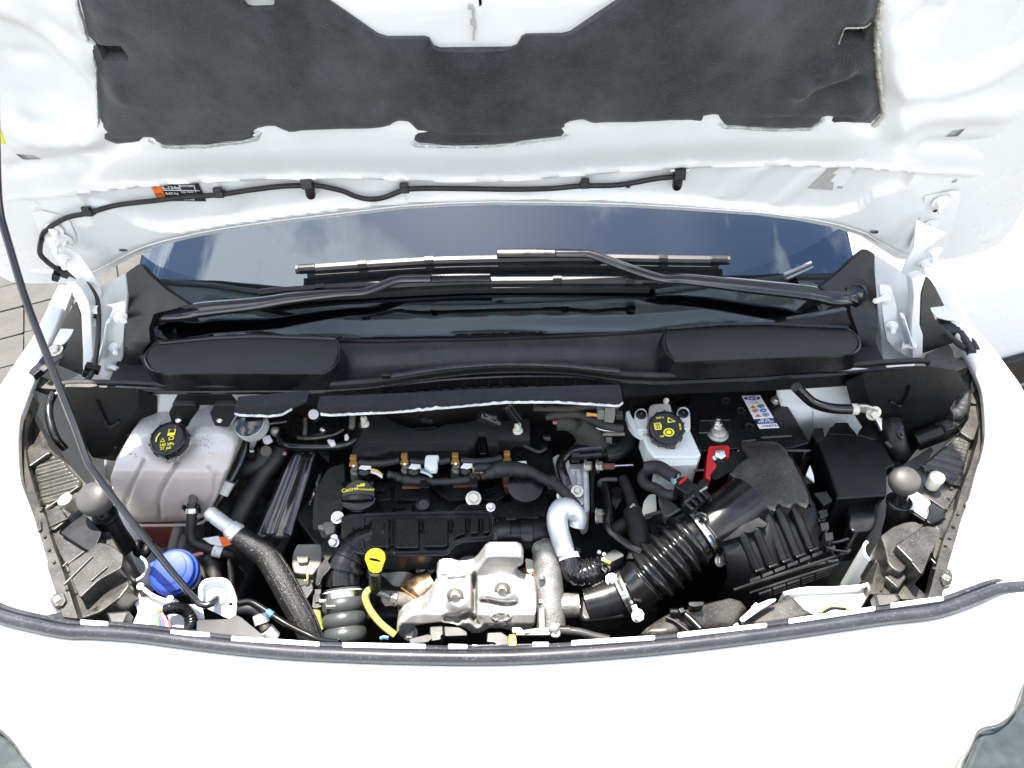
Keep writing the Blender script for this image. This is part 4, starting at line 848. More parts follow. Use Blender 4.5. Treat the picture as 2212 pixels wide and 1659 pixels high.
# ================================================================== headlamps: what reaches back into the bay, and the lens in front
pm('dome_grey', (.038, .037, .035), .48, var=.12, bump=.15, bs=400, dust=.12)
def lampset(side):
    T = (lambda pts: t('H', pts)) if side < 0 else None
    if side < 0:
        lamp = thing('headlamp', 'left headlamp unit, dusty dark housing beside the prop rod', 'headlamp', at((100, 1150), z=-.3), 'headlamps')
        rim = T([(195, -10), (205, 60), (168, 180), (160, 300), (158, 400), (183, 540), (228, 700), (262, 800), (300, 870), (330, 1000), (365, 1100), (400, 1190), (440, 1310), (505, 1520), (408, 1510), (345, 1310), (292, 1150), (238, 990), (205, 870), (165, 745), (112, 610), (92, 480), (90, 400), (96, 230), (130, 130), (165, 20)])
        tabs = [[(70, 205), (110, 180), (150, 190), (160, 225), (100, 225)], [(168, 920), (205, 880), (262, 880), (268, 940), (215, 970), (180, 962)], [(318, 1395), (350, 1355), (410, 1350), (428, 1400), (400, 1440), (335, 1440)]]
        tabc = [(115, 203), (215, 925), (370, 1395)]
        plates = [([(232, 378), (330, 440), (200, 530), (168, 520), (166, 440), (190, 400)], -.012, .05), ([(215, 540), (322, 450), (380, 470), (420, 500), (445, 545), (525, 625), (512, 662), (300, 806), (262, 760)], -.02, .06),
                  ([(300, 820), (365, 800), (415, 830), (430, 880), (340, 950), (310, 900)], -.012, .05), ([(172, 200), (225, 170), (230, 370), (166, 400)], -.03, .04), ([(330, 960), (430, 890), (380, 970), (460, 1010), (575, 1090), (440, 1170), (400, 1120)], -.02, .06),
                  ([(445, 1170), (570, 1090), (640, 1030), (720, 1050), (792, 1110), (780, 1190), (640, 1265), (560, 1340), (520, 1380), (470, 1260)], .0, .10), ([(480, 1390), (560, 1350), (640, 1280), (770, 1200), (800, 1250), (838, 1300), (760, 1400), (640, 1478), (520, 1520), (500, 1500)], -.03, .08)]
        ribs = [[(295, 808), (510, 665)], [(195, 530), (310, 450)], [(440, 1165), (545, 1085)], [(415, 1300), (600, 1115)], [(590, 1275), (695, 1185)], [(540, 1375), (650, 1290)], [(670, 1460), (770, 1385)], [(400, 1190), (435, 1155)], [(240, 960), (440, 870)]]
        flap = [(385, 965), (470, 890), (545, 842), (610, 900), (660, 960), (620, 1060), (575, 1085)]
        spots = [(290, 990), (318, 1075), (350, 1155), (265, 820), (270, 808), (435, 1330), (180, 140), (200, 180)]
        cap = (430, 758); dome = (620, 745); neck = (680, 850); tubeb = (780, 1060); conn = [(690, 1480), (838, 1470), (800, 1560), (720, 1570)]
        lens = [(-150, 1540), (-30, 1562), (0, 1576), (28, 1603), (50, 1635), (70, 1662), (90, 1720), (80, 1800), (-150, 1800)]
        spr = (40, 1622)
    else:
        T = lambda pts: [(t('S1', x, y) if y < 1454 else t('S2', x, y - 1453.7)) for x, y in pts]
        lamp = thing('headlamp', 'right headlamp unit, dusty sunlit housing with a white sticker', 'headlamp', at((2060, 1150), z=-.3), 'headlamps')
        rim = T([(1770, 30), (1790, 20), (1900, 0), (1900, 120), (1920, 500), (1890, 800), (1830, 960), (1740, 1300), (1660, 1560), (1585, 1780), (1450, 2190), (1390, 2400), (1375, 2530), (1190, 2560), (1245, 2380), (1310, 2110), (1400, 1800), (1480, 1620), (1540, 1470), (1600, 1240), (1700, 980), (1790, 680), (1815, 480), (1780, 260), (1765, 100)])
        tabs = [[(1860, -5), (1930, 10), (1962, 80), (1930, 130), (1880, 140), (1850, 70)], [(1650, 1370), (1730, 1360), (1772, 1410), (1745, 1485), (1670, 1495), (1630, 1420)], [(1380, 2200), (1460, 2190), (1505, 2270), (1480, 2370), (1390, 2390), (1350, 2290)]]
        tabc = [(1885, 75), (1690, 1425), (1415, 2300)]
        plates = [([(1680, 160), (1765, 70), (1780, 240), (1700, 210)], .0, .05), ([(1700, 260), (1790, 270), (1800, 480), (1740, 660), (1580, 560), (1680, 420)], -.005, .06), ([(1570, 600), (1715, 690), (1690, 760), (1590, 1190), (1480, 1170), (1130, 960), (1400, 740)], -.012, .08),
                  ([(1140, 1000), (1480, 1180), (1570, 1220), (1420, 1490), (1060, 1250), (1040, 1050)], -.022, .10), ([(1230, 1660), (1400, 1590), (1470, 1480), (1530, 1500), (1450, 1780), (1330, 2100), (1260, 2020), (1300, 1860), (1330, 1720)], -.02, .08),
                  ([(650, 1800), (800, 1690), (950, 1640), (1050, 1635), (1130, 1690), (1030, 1790), (820, 1920), (1010, 2090), (880, 2220), (790, 2180), (730, 2110), (690, 1920)], .005, .12), ([(825, 1915), (1000, 1800), (1130, 1700), (1230, 1690), (1330, 1720), (1300, 1860), (1220, 2010), (1130, 2250), (1010, 2100)], .022, .10),
                  ([(520, 2480), (600, 2180), (650, 2130), (740, 2150), (800, 2220), (880, 2220), (1000, 2120), (1120, 2250), (1200, 2080), (1290, 2150), (1190, 2540), (880, 2540), (860, 2480), (560, 2480)], -.03, .09), ([(700, 2285), (870, 2200), (960, 2270), (850, 2420), (790, 2400)], -.012, .06)]
        ribs = [[(1130, 965), (1230, 1040)], [(1580, 565), (1730, 665)], [(1230, 1670), (1400, 1590)], [(1010, 2100), (840, 1925)], [(1230, 2010), (1130, 2260)], [(1000, 2110), (1120, 2250)], [(1010, 2320), (1120, 2270)], [(830, 2400), (700, 2285)], [(640, 2460), (700, 2300)], [(1350, 1830), (1390, 1710)], [(1210, 2040), (1290, 2130)]]
        flap = [(1210, 1430), (1250, 1400), (1420, 1500), (1400, 1590), (1230, 1660), (1180, 1620), (1215, 1500)]
        spots = [(1555, 1540), (1505, 1690), (1460, 1825), (1410, 1910), (1420, 1480), (1480, 1240), (1270, 2190), (1165, 1025), (1110, 1745)]
        cap = (1300, 1120); dome = (920, 1150); neck = (860, 1400); tubeb = (830, 1800); conn = [(560, 2480), (830, 2480), (880, 2560), (760, 2620), (600, 2640)]
        lens = [(2400, 1430), (2235, 1445), (2213, 1478), (2193, 1534), (2158, 1564), (2128, 1571), (2111, 1582), (2096, 1615), (2074, 1664), (2060, 1800), (2400, 1800)]
        spr = (2130, 1585)
    obj('rim', slab(rim, .035, r=.003, z=.0), 'plastic_dusty', lamp, bevel=.002)
    for a, c in zip(tabs, tabc):
        tp = obj('mounting_tab', slab(T(a), .012, r=.003, z=.006), 'plastic_dusty', lamp, bevel=.0015)
        c = at(T([c])[0], z=.0065); obj('screw', join(lathe([(.0065, 0), (.0065, .0015)], c, (0, 0, 1), 4), hexbolt(c + V((0, 0, .001)), (.1, -.2, 1), .0035, .003, 0)), 'zinc', tp)
    obj('backing', slab(T([(190, 150), (330, 420), (450, 520), (560, 640), (680, 900), (790, 1110), (838, 1300), (640, 1478), (505, 1520), (330, 1000), (160, 400)] if side < 0 else [(1770, 60), (1560, 580), (1130, 960), (1000, 1250), (1150, 1650), (900, 1640), (640, 1810), (540, 2460), (1190, 2550), (1400, 1800), (1600, 1240), (1815, 480)]), .15, z=-.030), 'plastic_dusty', lamp, bevel=.003)
    for px, z, h in plates:
        cx_, cy_ = sum(p[0] for p in px) / len(px), sum(p[1] for p in px) / len(px)
        if (side < 0 and abs(px[0][0] - 215) < 1) or (side > 0 and abs(px[0][0] - 1570) < 1):
            obj('housing_panel', shell(T(px), lambda xs, ys: z + .0022 * np.sin((ys + .28 * -side * xs) * .38), 3, (0, 0, -h), 'z', edge=.004, er=4), 'plastic_dusty', lamp, smooth=60); continue
        obj('housing_panel', slab(T([(cx_ + (p[0] - cx_) * 1.045, cy_ + (p[1] - cy_) * 1.045) for p in px]), h, r=.006, z=z, scale=.97), 'plastic_dusty', lamp, bevel=.003, seg=3)
    for p, q in ribs:
        a, b = ats(T([p, q]), z=.0); zz = max([pl[1] for pl in plates if inside(np.array([(p[0] + q[0]) / 2]), np.array([(p[1] + q[1]) / 2]), pl[0])[0]] or [-.015])
        a, b = ats(T([p, q]), z=zz + .002); obj('rib', tube([a, a.lerp(b, .5), b], .0018, 8), 'plastic_dusty', lamp)
    obj('flap', slab(T(flap), .06, r=.004, z=-.008), 'plastic', lamp, bevel=.002)
    for p in spots:
        c = at(T([p])[0], z=.002); obj('stud', lathe([(.0028, -.004), (.0028, .002), (.001, .0032), (0, .0032)], c, (0, 0, 1), 8), 'plastic_dusty', lamp)
    c = at(T([cap])[0], z=.008); obj('adjuster_cap', lathe([(.0115, -.025), (.012, -.004), (.0135, 0), (.0125, .006), (.009, .0085), (0, .009)], c, (-.1, -.1, 1), 20), 'clip_cream' if side > 0 else 'zinc', lamp, smooth=40)
    obj('plug', slab(T(conn), .02, r=.003, z=-.02), 'plastic', lamp, bevel=.002)
    obj('plug_latch', slab([tuple(V(p) * .8 + (sum((V(q) for q in T(conn)), V((0, 0))) / len(conn)) * .2) for p in T(conn)], .006, r=.002, z=-.014), 'plastic_grey', lamp, bevel=.0015)
    # lens in front of the nose
    obj('reflector', slab(lens, .05, z=-.030), 'lamp_dark', lamp, bevel=.004)
    for k in range(0):
        q = [V(p) for p in lens]; c = V((-20, 1640)) if side < 0 else V((2190, 1620))
        a = at(tuple(c + V((k * 9 - 40, -60))), z=-.026); b = at(tuple(c + V((k * 9 - 40 - side * 14, 60))), z=-.026); obj('flute', tube([a, b], .0016, 6), 'lens_inner', lamp)
    obj('lens', shell([p for p in lens], lambda xs, ys: np.full(xs.shape, -.016), 8, (0, 0, -.012), 'z', edge=.008, er=14), 'lamp_glass', lamp, smooth=60)
    obj('lens_edge', tube(cat(ats(lens[1:-1], z=-.012), 4), .0014, 8), 'plastic_grey', lamp)
    # rubber bonnet buffer on its post: stands in the bay, not part of the lamp
    b = thing('bonnet_buffer', 'grey domed rubber bonnet buffer at the ' + ('left, half behind the prop rod' if side < 0 else 'right, above the white sticker'), 'buffer', at(T([tubeb])[0], z=-.12), 'bonnet buffers')
    zc = .03; c = at(T([dome])[0], z=zc); n_ = at(T([neck])[0], z=-.01); e_ = at(T([tubeb])[0], z=-.10); ax = (c - n_).normalized()
    r = .0262 if side > 0 else .031
    obj('dome', lathe([(r * .55, -r * .62), (r * .86, -r * .5), (r, -r * .18), (r * .99, r * .12), (r * .9, r * .42), (r * .66, r * .6), (r * .3, r * .68), (0, r * .69)], c, ax * .5 + V((-.1, -.5, .8)), 32), 'dome_grey', b, smooth=60)
    obj('stem', tube([c, n_ + (n_ - c) * .2], .0125, 16), 'plastic_gloss', b)
    obj('collar', lathe([(.013, .004), (.021, .004), (.0225, 0), (.021, -.006), (.016, -.004)], n_, ax * .4 + V((0, -.2, .9)), 24), 'plastic_satin', b, smooth=40)
    obj('post', tube([n_, n_.lerp(e_, .5), e_], [.020, .021, .026], 20), 'plastic', b)
    if side > 0:
        s = obj('sticker', slab(T([(990, 1290), (1050, 1262), (1222, 1385), (1228, 1420), (1172, 1595), (945, 1440)]), .0015, r=.002, z=-.02), 'label_white', lamp)
        for k in range(4):
            px = T([(1020 + k * 28, 1345 + k * 24), (1050 + k * 28, 1335 + k * 24), (1090 + k * 20, 1400 + k * 20), (1060 + k * 20, 1412 + k * 20)]); 
            if k != 1: obj('print', slab(px, .0006, z=-.0192), 'label_grey', s)
        obj('sticker_shelf', slab(T([(930, 1300), (1060, 1230), (1240, 1370), (1190, 1640), (900, 1460)]), .05, z=-.023), 'plastic', lamp, bevel=.002)
    return lamp
lampset(-1); lampset(1)
# black sheet pieces and wiring outside the lamps, next to the hinges
wl = thing('fender_wiring', 'tangle of dark wiring and clips at the right fender tip', 'wiring', at((2100, 760), z=.0))
for px, z, r in ((t('D', [(1470, 690), (1560, 740), (1650, 800), (1720, 900), (1760, 980)]), .05, .009), (t('D', [(1480, 760), (1600, 860), (1700, 940)]), .055, .006), (t('D', [(1640, 690), (1690, 760), (1740, 830), (1800, 960)]), .05, .008), (t('D', [(1780, 1000), (1760, 1100), (1700, 1200), (1690, 1330), (1680, 1440), (1640, 1500), (1560, 1520)]), .0, .013), (t('D', [(1690, 1040), (1600, 1060), (1500, 1070), (1400, 1085)]), .02, .008), (t('D', [(1640, 1500), (1600, 1580), (1480, 1640)]), -.02, .016)):
    obj('loom', tube(cat(ats(px, z=z), 6), lambda s: r * (1 + .08 * math.sin(s * 60)), 10), 'tape', wl)
obj('junction', slab(t('D', [(1470, 690), (1640, 690), (1690, 740), (1690, 790), (1560, 800), (1480, 740)]), .02, r=.004, z=.058), 'plastic', wl, bevel=.003)
obj('grey_sleeve', slab(t('D', [(1360, 980), (1560, 895), (1600, 950), (1610, 1020), (1740, 1050), (1740, 1090), (1520, 1180), (1430, 1200), (1390, 1100)]), .012, r=.006, z=.03), 'plastic_grey', wl, bevel=.003)
obj('bracket', slab(t('D', [(1740, 1020), (1800, 985), (1840, 1000), (1850, 1100), (1860, 1240), (1800, 1280), (1770, 1120)]), .01, r=.004, z=.015), 'plastic_grey', wl, bevel=.002)
wl2 = thing('fender_bracket', 'dark bracket and clips at the left fender tip behind the rod', 'bracket', at((110, 780), z=.0))
for px, z, h, mt in ((t('A', [(290, 1020), (380, 920), (500, 880), (600, 870), (590, 900), (540, 960), (400, 1080), (290, 1170), (240, 1150)]), .05, .015, 'plastic'), (t('A', [(330, 1110), (540, 950), (570, 960), (560, 990), (380, 1130)]), .056, .006, 'plastic_grey'), (t('A', [(200, 1180), (340, 1170), (470, 1220), (480, 1290), (360, 1280), (220, 1230)]), .02, .02, 'plastic_grey')):
    obj('bracket', slab(px, h, r=.003, z=z), mt, wl2, bevel=.002)
c = at(t('A', 480, 950), z=.058); obj('screw', hexbolt(c, (0, -.3, 1), .010, .006), 'zinc', wl2)
tb('A', [(470, 1320), (430, 1420), (430, 1540), (480, 1700), (560, 1800)], [.02, .01, 0, -.02, -.05], .008, 'hose_gloss', wl2, 'cable')
# rubber seal along the slam panel
sm = len(SEALC); sv = []
for i, p in enumerate(SEALC):
    tn = (SEALC[min(sm - 1, i + 1)] - SEALC[max(0, i - 1)]).normalized(); nn = V((tn.y, -tn.x, 0)).normalized()
    sv.append([p + nn * a + V((0, 0, b)) for a, b in ((-.0185, -.008), (-.0185, .002), (-.016, .0055), (-.011, .0062), (-.009, .004), (-.007, .0085), (-.003, .0122), (.002, .0125), (.007, .0105), (.0100, .005), (.0100, -.008))])
seal = tag(obj('rubber_seal', loft(sv), 'seal_rubber', None, smooth=50), 'long grey rubber seal along the top of the nose panel', 'seal')
# ================================================================== coolant tank
tank = thing('coolant_tank', 'translucent coolant expansion tank at the left with black cap', 'tank', at(t('L1', 1000, 1540), y=.33))
to = t('L1', [(460, 1450), (330, 1010), (400, 800), (500, 620), (560, 520), (610, 475), (680, 462), (860, 460), (1000, 520), (1300, 500), (1360, 455), (1430, 438), (1640, 436), (1720, 460), (1810, 510), (1842, 560), (1835, 650), (1760, 880), (1680, 1090), (1600, 1280), (1540, 1400), (1470, 1480), (1380, 1530), (900, 1545), (520, 1545)])
def tankf(xs, ys):
    lx = (xs - 172.8) / .18229; ly = (ys - 852.5) / .18229
    y = np.interp(ly, [430, 560, 700, 850, 900, 1000, 1250, 1450, 1545], [.432, .418, .398, .374, .366, .360, .352, .347, .356])
    for pts, a, w_ in (([(760, 780), (720, 860), (620, 1050), (530, 1300), (540, 1420)], .006, 26), ([(1150, 800), (1110, 880), (980, 1090), (920, 1260), (940, 1480)], .008, 28), ([(1350, 560), (1150, 800)], .005, 40), ([(1540, 850), (1600, 950), (1590, 1150), (1500, 1350), (1380, 1440)], .004, 30)):
        y = y + a * np.exp(-(pdist(lx, ly, pts) / w_) ** 2)
    y = y + .007 * np.exp(-(((lx - 1040) / 270) ** 2 + ((ly - 600) / 160) ** 2) ** 2)
    y = y - .004 * sst(60, 0, np.abs(lx - 1280)) * sst(1250, 1300, ly)
    return y
obj('bottle', shell(to, tankf, 3.0, (0, .10, -.02), 'y', edge=.016, er=9), 'tank', tank, smooth=60)
obj('lower_bottle', shell(t('L1', [(470, 1530), (900, 1545), (1200, 1545), (1180, 1640), (1160, 1750), (1100, 1830), (900, 1850), (640, 1800)]), lambda a, b: np.full(a.shape, .362), 4, (0, .08, 0), edge=.015, er=9), 'coolant', tank, smooth=60)
obj('seam', tube(cat(ats(t('L1', [(480, 1545), (900, 1550), (1380, 1535), (1500, 1470)]), y=.346), 4), .003, 6), 'tank', tank)
def fillcap(c, ax, r, h, parent, ribs=14, mt='plastic_satin', name='cap'):
    o = obj(name, lathe([(r * .8, -h), (r * .98, -h), (r, -h * .9), (r, -h * .12), (r * .95, 0), (r * .86, .001), (r * .84, -.0008), (0, -.0006)], c, ax, 40), mt, parent, smooth=40)
    x, y, z = frame_of(ax)
    for k in range(ribs):
        a = 2 * math.pi * k / ribs; p = V(c) + (x * math.cos(a) + y * math.sin(a)) * r; obj('grip', tube([p - z * h * .9, p - z * h * .1], .0024, 6), mt, o)
    return o
cax = V((-.05, -.30, 1)).normalized()
cc = at(t('L1', 1035, 515), z=.046); cap = fillcap(cc, cax, .0345, .020, tank, 10)
rt = V((.96, .12, .02)); up_c = cax.cross(rt).normalized()
def on(c, ax, rt, a, b): rt = (V(rt) - V(ax) * V(rt).dot(V(ax))).normalized(); return V(c) + rt * a + V(ax).cross(rt) * b
for s, a, b, sz in (('145 kPa', .000, -.0135, .0085), ('21 psi', -.001, -.0205, .0085)):
    text('lettering', s, on(cc, cax, rt, a, b), rt, up_c, sz, 'yellow_print', cap, .0012)
def mark(pts, c, ax, rt, parent, mt='yellow_print', name='symbol', lift=.0012, th=.0005):
    P = [on(c, ax, rt, a, b) + V(ax) * lift for a, b in pts]; return obj(name, prism(P, V(ax) * -th), mt, parent)
def ring(pts, w_):
    """closed outline as a thin frame"""
    c = V((sum(p[0] for p in pts) / len(pts), sum(p[1] for p in pts) / len(pts))); return pts, [tuple(c + (V(p) - c) * (1 - w_)) for p in pts]
def frame_mark(pts, w_, c, ax, rt, parent, mt='yellow_print'):
    a, b = ring(pts, w_); n = len(a); A = [on(c, ax, rt, *p) + V(ax) * .0012 for p in a]; B = [on(c, ax, rt, *p) + V(ax) * .0012 for p in b]
    return obj('symbol', (A + B, [(i, (i + 1) % n, n + (i + 1) % n, n + i) for i in range(n)]), mt, parent, solid=.0004)
frame_mark([(.000, .004), (.014, .003), (.016, .016), (.011, .017), (.009, .013), (.006, .017), (.002, .018)], .3, cc, cax, rt, cap); mark([(.002, .006), (.012, .006), (.012, .009), (.002, .010)], cc, cax, rt, cap)
mark([(.014, .019), (.017, .022), (.012, .023)], cc, cax, rt, cap, 'red')
frame_mark([(-.013, -.007), (-.003, -.007), (-.008, .002)], .4, cc, cax, rt, cap); frame_mark([(.003, -.006), (.013, -.005), (.013, .001), (.008, .003), (.003, .000)], .4, cc, cax, rt, cap)
mark([(-.022, -.004), (-.0195, -.005), (-.0185, .004), (-.013, .012), (-.0145, .014), (-.021, .005)], cc, cax, rt, cap)
# drops of water on its top
random.seed(3)
dr = ([], [])
for k in range(75):
    lx, ly = random.choice([(random.gauss(640, 60), random.gauss(640, 90)), (random.gauss(1440, 70), random.gauss(560, 60)), (random.gauss(1080, 60), random.gauss(770, 25))])
    p = t('L1', lx, ly); y = tankf(np.array([p[0]]), np.array([p[1]]))[0]; c = at(p, y=float(y)) + V((0, -.001, .001)); dr = join(dr, lathe([(.0009, 0), (.0007, .0006), (0, .0008)], c, (0, -.5, .8), 6))
o = obj('water_drops', dr, 'hose_grey', tank); o['kind'] = 'stuff'
# outlet elbow and hose
hs = thing('coolant_hose', 'black bent coolant hose leaving the tank outlet downwards', 'hose', at(t('L2', 1500, 520), z=-.14))
P = [at(t('L2', 1330, -40), z=-.075), at(t('L2', 1325, 60), z=-.085), at(t('L2', 1320, 200), z=-.10), at(t('L2', 1310, 330), z=-.115), at(t('L2', 1350, 420), z=-.125), at(t('L2', 1450, 470), z=-.13), at(t('L2', 1600, 520), z=-.135), at(t('L2', 1780, 570), z=-.145), at(t('L2', 1830, 680), z=-.18)]
obj('hose', tube(cat(P, 7), .0098, 16), 'rubber', hs, smooth=60)
obj('outlet', tube([P[0] + V((0, .02, .006)), P[0].lerp(P[1], .5)], .0085, 16), 'plastic_grey', hs)
band(P[0].lerp(P[1], .9), P[1] - P[0], .0100, .009, 'steel', hs)
c = P[0].lerp(P[1], .45)
for dx in (-.013, .013): obj('clamp_ear', box(c + V((dx, -.002, -.003)), (.006, .008, .020), ry=dx * 12), 'plastic_satin', hs, bevel=.0015)
q = at(t('L2', 1630, 530), z=-.134); b_ = obj('white_sleeve', lathe([(.0115, -.0085), (.0118, 0), (.0115, .0085)], q, P[7] - P[6], 20), 'label_white', hs); text('lettering', '1', q + V((0, -.006, .0105)), (.94, -.2, 0), (.1, .5, .8), .008, 'label_black', b_)
c = at(t('L2', 1390, 570), z=-.14); obj('pink_mark', tube([at(t('L2', 1320, 590), z=-.138), at(t('L2', 1390, 568), z=-.138), at(t('L2', 1460, 548), z=-.138)], .004, 8), 'wire_pink', hs)
# paper tag with orange end
pt = thing('paper_tag', 'white and orange paper tag hanging by the coolant hose', 'tag', at(t('L2', 1600, 440), z=-.13))
obj('tag', slab(t('L2', [(1450, 375), (1640, 345), (1690, 470), (1540, 440)]), .001, z=-.122), 'label_white', pt); obj('orange_end', slab(t('L2', [(1645, 360), (1720, 355), (1800, 440), (1700, 475)]), .001, z=-.121), 'orange', pt)
# ================================================================== washer bottle neck and blue cap
wf = thing('washer_filler', 'bright blue washer fluid cap on its pale filler neck', 'filler cap', at(t('L2', 1100, 1100), z=-.16))
wax = V((.12, -.34, 1)).normalized(); c = at(t('L2', 1090, 760), z=-.045); r = .0365
obj('cap', lathe([(r * 1.08, -.026), (r * 1.12, -.022), (r * 1.1, -.010), (r * 1.02, -.0085), (r, -.004), (r * .97, .0), (r * .9, .0015), (0, .002)], c, wax, 44), 'blue_cap', wf, smooth=40)
obj('cap_step', lathe([(r * .78, -.001), (r * .76, .003), (r * .7, .0038), (0, .004)], on(c, wax, (1, 0, 0), -.004, .004), wax, 36), 'blue_cap', wf, smooth=40)
obj('cap_tab', box(on(c, wax, (1, 0, 0), -.033, .014) + wax * -.012, (.020, .012, .010), rz=.6), 'blue_cap', wf, bevel=.003)
obj('neck', lathe([(.026, -.11), (.030, -.06), (.0365, -.040), (.037, -.024)], c, wax, 32), 'tank', wf)
obj('neck_surround', slab(t('L2', [(700, 900), (760, 720), (880, 640), (1350, 600), (1480, 720), (1500, 860), (1420, 1000), (1300, 1060), (1150, 1100), (960, 1080), (800, 990)]), .08, r=.01, z=-.115), 'bay_shade', wf, bevel=.004)
# rod bracket
br = thing('rod_bracket', 'white steel bracket holding the foot of the prop rod', 'bracket', at(t('L2', 1650, 1300), z=-.08))
px = t('L2', [(1430, 1150), (1425, 960), (1470, 890), (1540, 872), (1680, 865), (1740, 890), (1790, 960), (1845, 1110), (1830, 1280), (1760, 1330), (1740, 1310), (1745, 1120), (1720, 1290), (1500, 1240)])
face = at(t('L2', 1600, 1060), z=-.04)
obj('plate', prism(rnd(ats(t('L2', [(1435, 1180), (1430, 960), (1475, 892), (1545, 874), (1680, 868), (1740, 892), (1790, 970), (1780, 1330), (1740, 1330)]), pl=(face, V((.1, -.75, .65)))), .008), V((.0, .003, -.002))), 'paint_inner', br, bevel=.0015)
obj('flange', tube(rnd(ats(t('L2', [(1435, 1180), (1430, 960), (1475, 892), (1545, 874), (1680, 868), (1740, 892), (1790, 970), (1840, 1120), (1825, 1290)]), pl=(face + V((0, -.004, .004)), V((.1, -.75, .65)))), .008, 4, False), .0042, 8), 'paint_inner', br)
obj('side_plate', prism(ats(t('L2', [(1745, 1000), (1800, 985), (1842, 1115), (1828, 1300), (1760, 1335), (1738, 1320)]), pl=(face + V((0, -.006, .003)), V((.1, -.75, .65)))), V((.003, .002, -.002))), 'paint_inner', br, bevel=.001)
obj('grommet', lathe([(.007, .002), (.012, .003), (.0165, .002), (.017, -.003)], at(t('L2', 1620, 1050), pl=(face, V((.1, -.75, .65)))), V((.1, -.75, .65)), 24), 'white_plastic', br, smooth=60)
# small white screws and black clips on the apron
for p in ((715, 945), (1065, 1095)):
    k = thing('panel_clip', 'black panel clip with white head ' + ('left of the blue cap' if p[0] < 800 else 'just below the blue cap'), 'clip', at(t('L2', *p), z=-.075), 'black clips around the blue cap')
    c = at(t('L2', *p), z=-.056); obj('clip_base', slab(t('L2', [(p[0] - 50, p[1] + 20), (p[0] - 45, p[1] - 35), (p[0] + 10, p[1] - 50), (p[0] + 60, p[1] - 20), (p[0] + (120 if p[0] > 800 else 40), p[1] + 20), (p[0] + 80, p[1] + 60), (p[0] - 20, p[1] + 65)]), .014, r=.003, z=-.060), 'plastic', k, bevel=.002); obj('clip_head', lathe([(.0062, -.002), (.0062, .001), (.005, .0025), (0, .003)], c, (0, -.2, 1), 16), 'clip_white', k)
# corrugated wiring sleeve with coloured wires
ws = thing('lamp_wiring', 'coloured wires leaving a corrugated black sleeve by the rod foot', 'wiring', at(t('L2', 1150, 1350), z=-.1))
P = cat([at(t('L2', *p), z=z) for p, z in (((1010, 1230), -.05), ((1080, 1205), -.048), ((1160, 1205), -.048), ((1240, 1225), -.05), ((1300, 1290), -.055), ((1320, 1390), -.07), ((1280, 1480), -.09))], 10)
obj('sleeve', tube(P, lambda s: .0095 + .0013 * math.sin(s * 190), 14), 'plastic_satin', ws, smooth=50)
for k, mt in enumerate(('wire_yellow', 'wire_blue', 'wire_violet', 'wire_violet', 'wire_white', 'wire_pink')):
    tb('L2', [(1000, 1220), (950 - 22 * 2 + k * 18, 1250), (915 + k * 24, 1320), (930 + k * 26, 1410), (965 + k * 24, 1480)], [-.05, -.055, -.06, -.068, -.075], .0022, mt, ws, 'wire', 6)
obj('tape_tail', slab(t('L2', [(1260, 1400), (1390, 1310), (1480, 1330), (1500, 1500), (1240, 1480)]), .02, r=.005, z=-.075), 'plastic', ws, bevel=.002)
# wide black duct plate in front
dp = tag(obj('air_guide', slab(t('L2', [(1380, 1340), (1780, 1330), (1830, 1280), (1900, 1300), (2020, 1400), (2180, 1530), (2180, 1560), (1800, 1540), (1380, 1510)]), .05, r=.006, z=-.06), 'cowl', None, bevel=.002), 'flat black plastic air guide beside the rod foot', 'panel')
# ================================================================== air conditioning pipe
ac = thing('cooling_pipe', 'silver pipe end running into a long braided black hose', 'pipe', at(t('M2', 700, 1200), z=-.2))
P = [at(t('L2', 1560, 90), z=-.045), at(t('L2', 1640, 150), z=-.052), at(t('L2', 1760, 240), z=-.062), at(t('L2', 1850, 310), z=-.07)]
obj('pipe', tube(cat(P, 8), [.0125, .0135, .0135, .0135], 20), 'pipe_alu', ac, smooth=60)
obj('pipe_end', lathe([(.0135, -.004), (.012, .006), (.007, .011), (0, .012)], P[0], P[0] - P[1], 20), 'pipe_alu', ac, smooth=60)
for q, r in ((.30, .0165), (.62, .0175), (.98, .0185)):
    c = P[2].lerp(P[3], q); obj('ferrule', lathe([(r - .003, -.005), (r, -.002), (r, .003), (r - .003, .006)], c, P[3] - P[2], 24), 'pipe_alu', ac, smooth=50)
Q = [at(t('L2', 1880, 340), z=-.072), at(t('L2', 2050, 470), z=-.085), at(t('M2', 330, 480), z=-.10), at(t('M2', 480, 720), z=-.115), at(t('M2', 620, 980), z=-.13), at(t('M2', 760, 1230), z=-.145), at(t('M2', 840, 1420), z=-.16), at(t('M2', 900, 1560), z=-.18)]
obj('braided_hose', tube(cat(Q, 8), lambda s: .0175 + .006 * math.sin(s * 3.1), 22), 'braid', ac, smooth=60)
for k in range(11):
    a = k * .62 - 1.2; obj('braid_strand', tube([p + V((math.cos(a) * .0235, -.4 * math.sin(a) * .022, abs(math.sin(a)) * .019 + .002)) * (.72 + .33 * math.sin(i / 46 * 3.1)) for i, p in enumerate(cat(Q, 6)[1:-3])], .0011, 5), 'braid', ac)
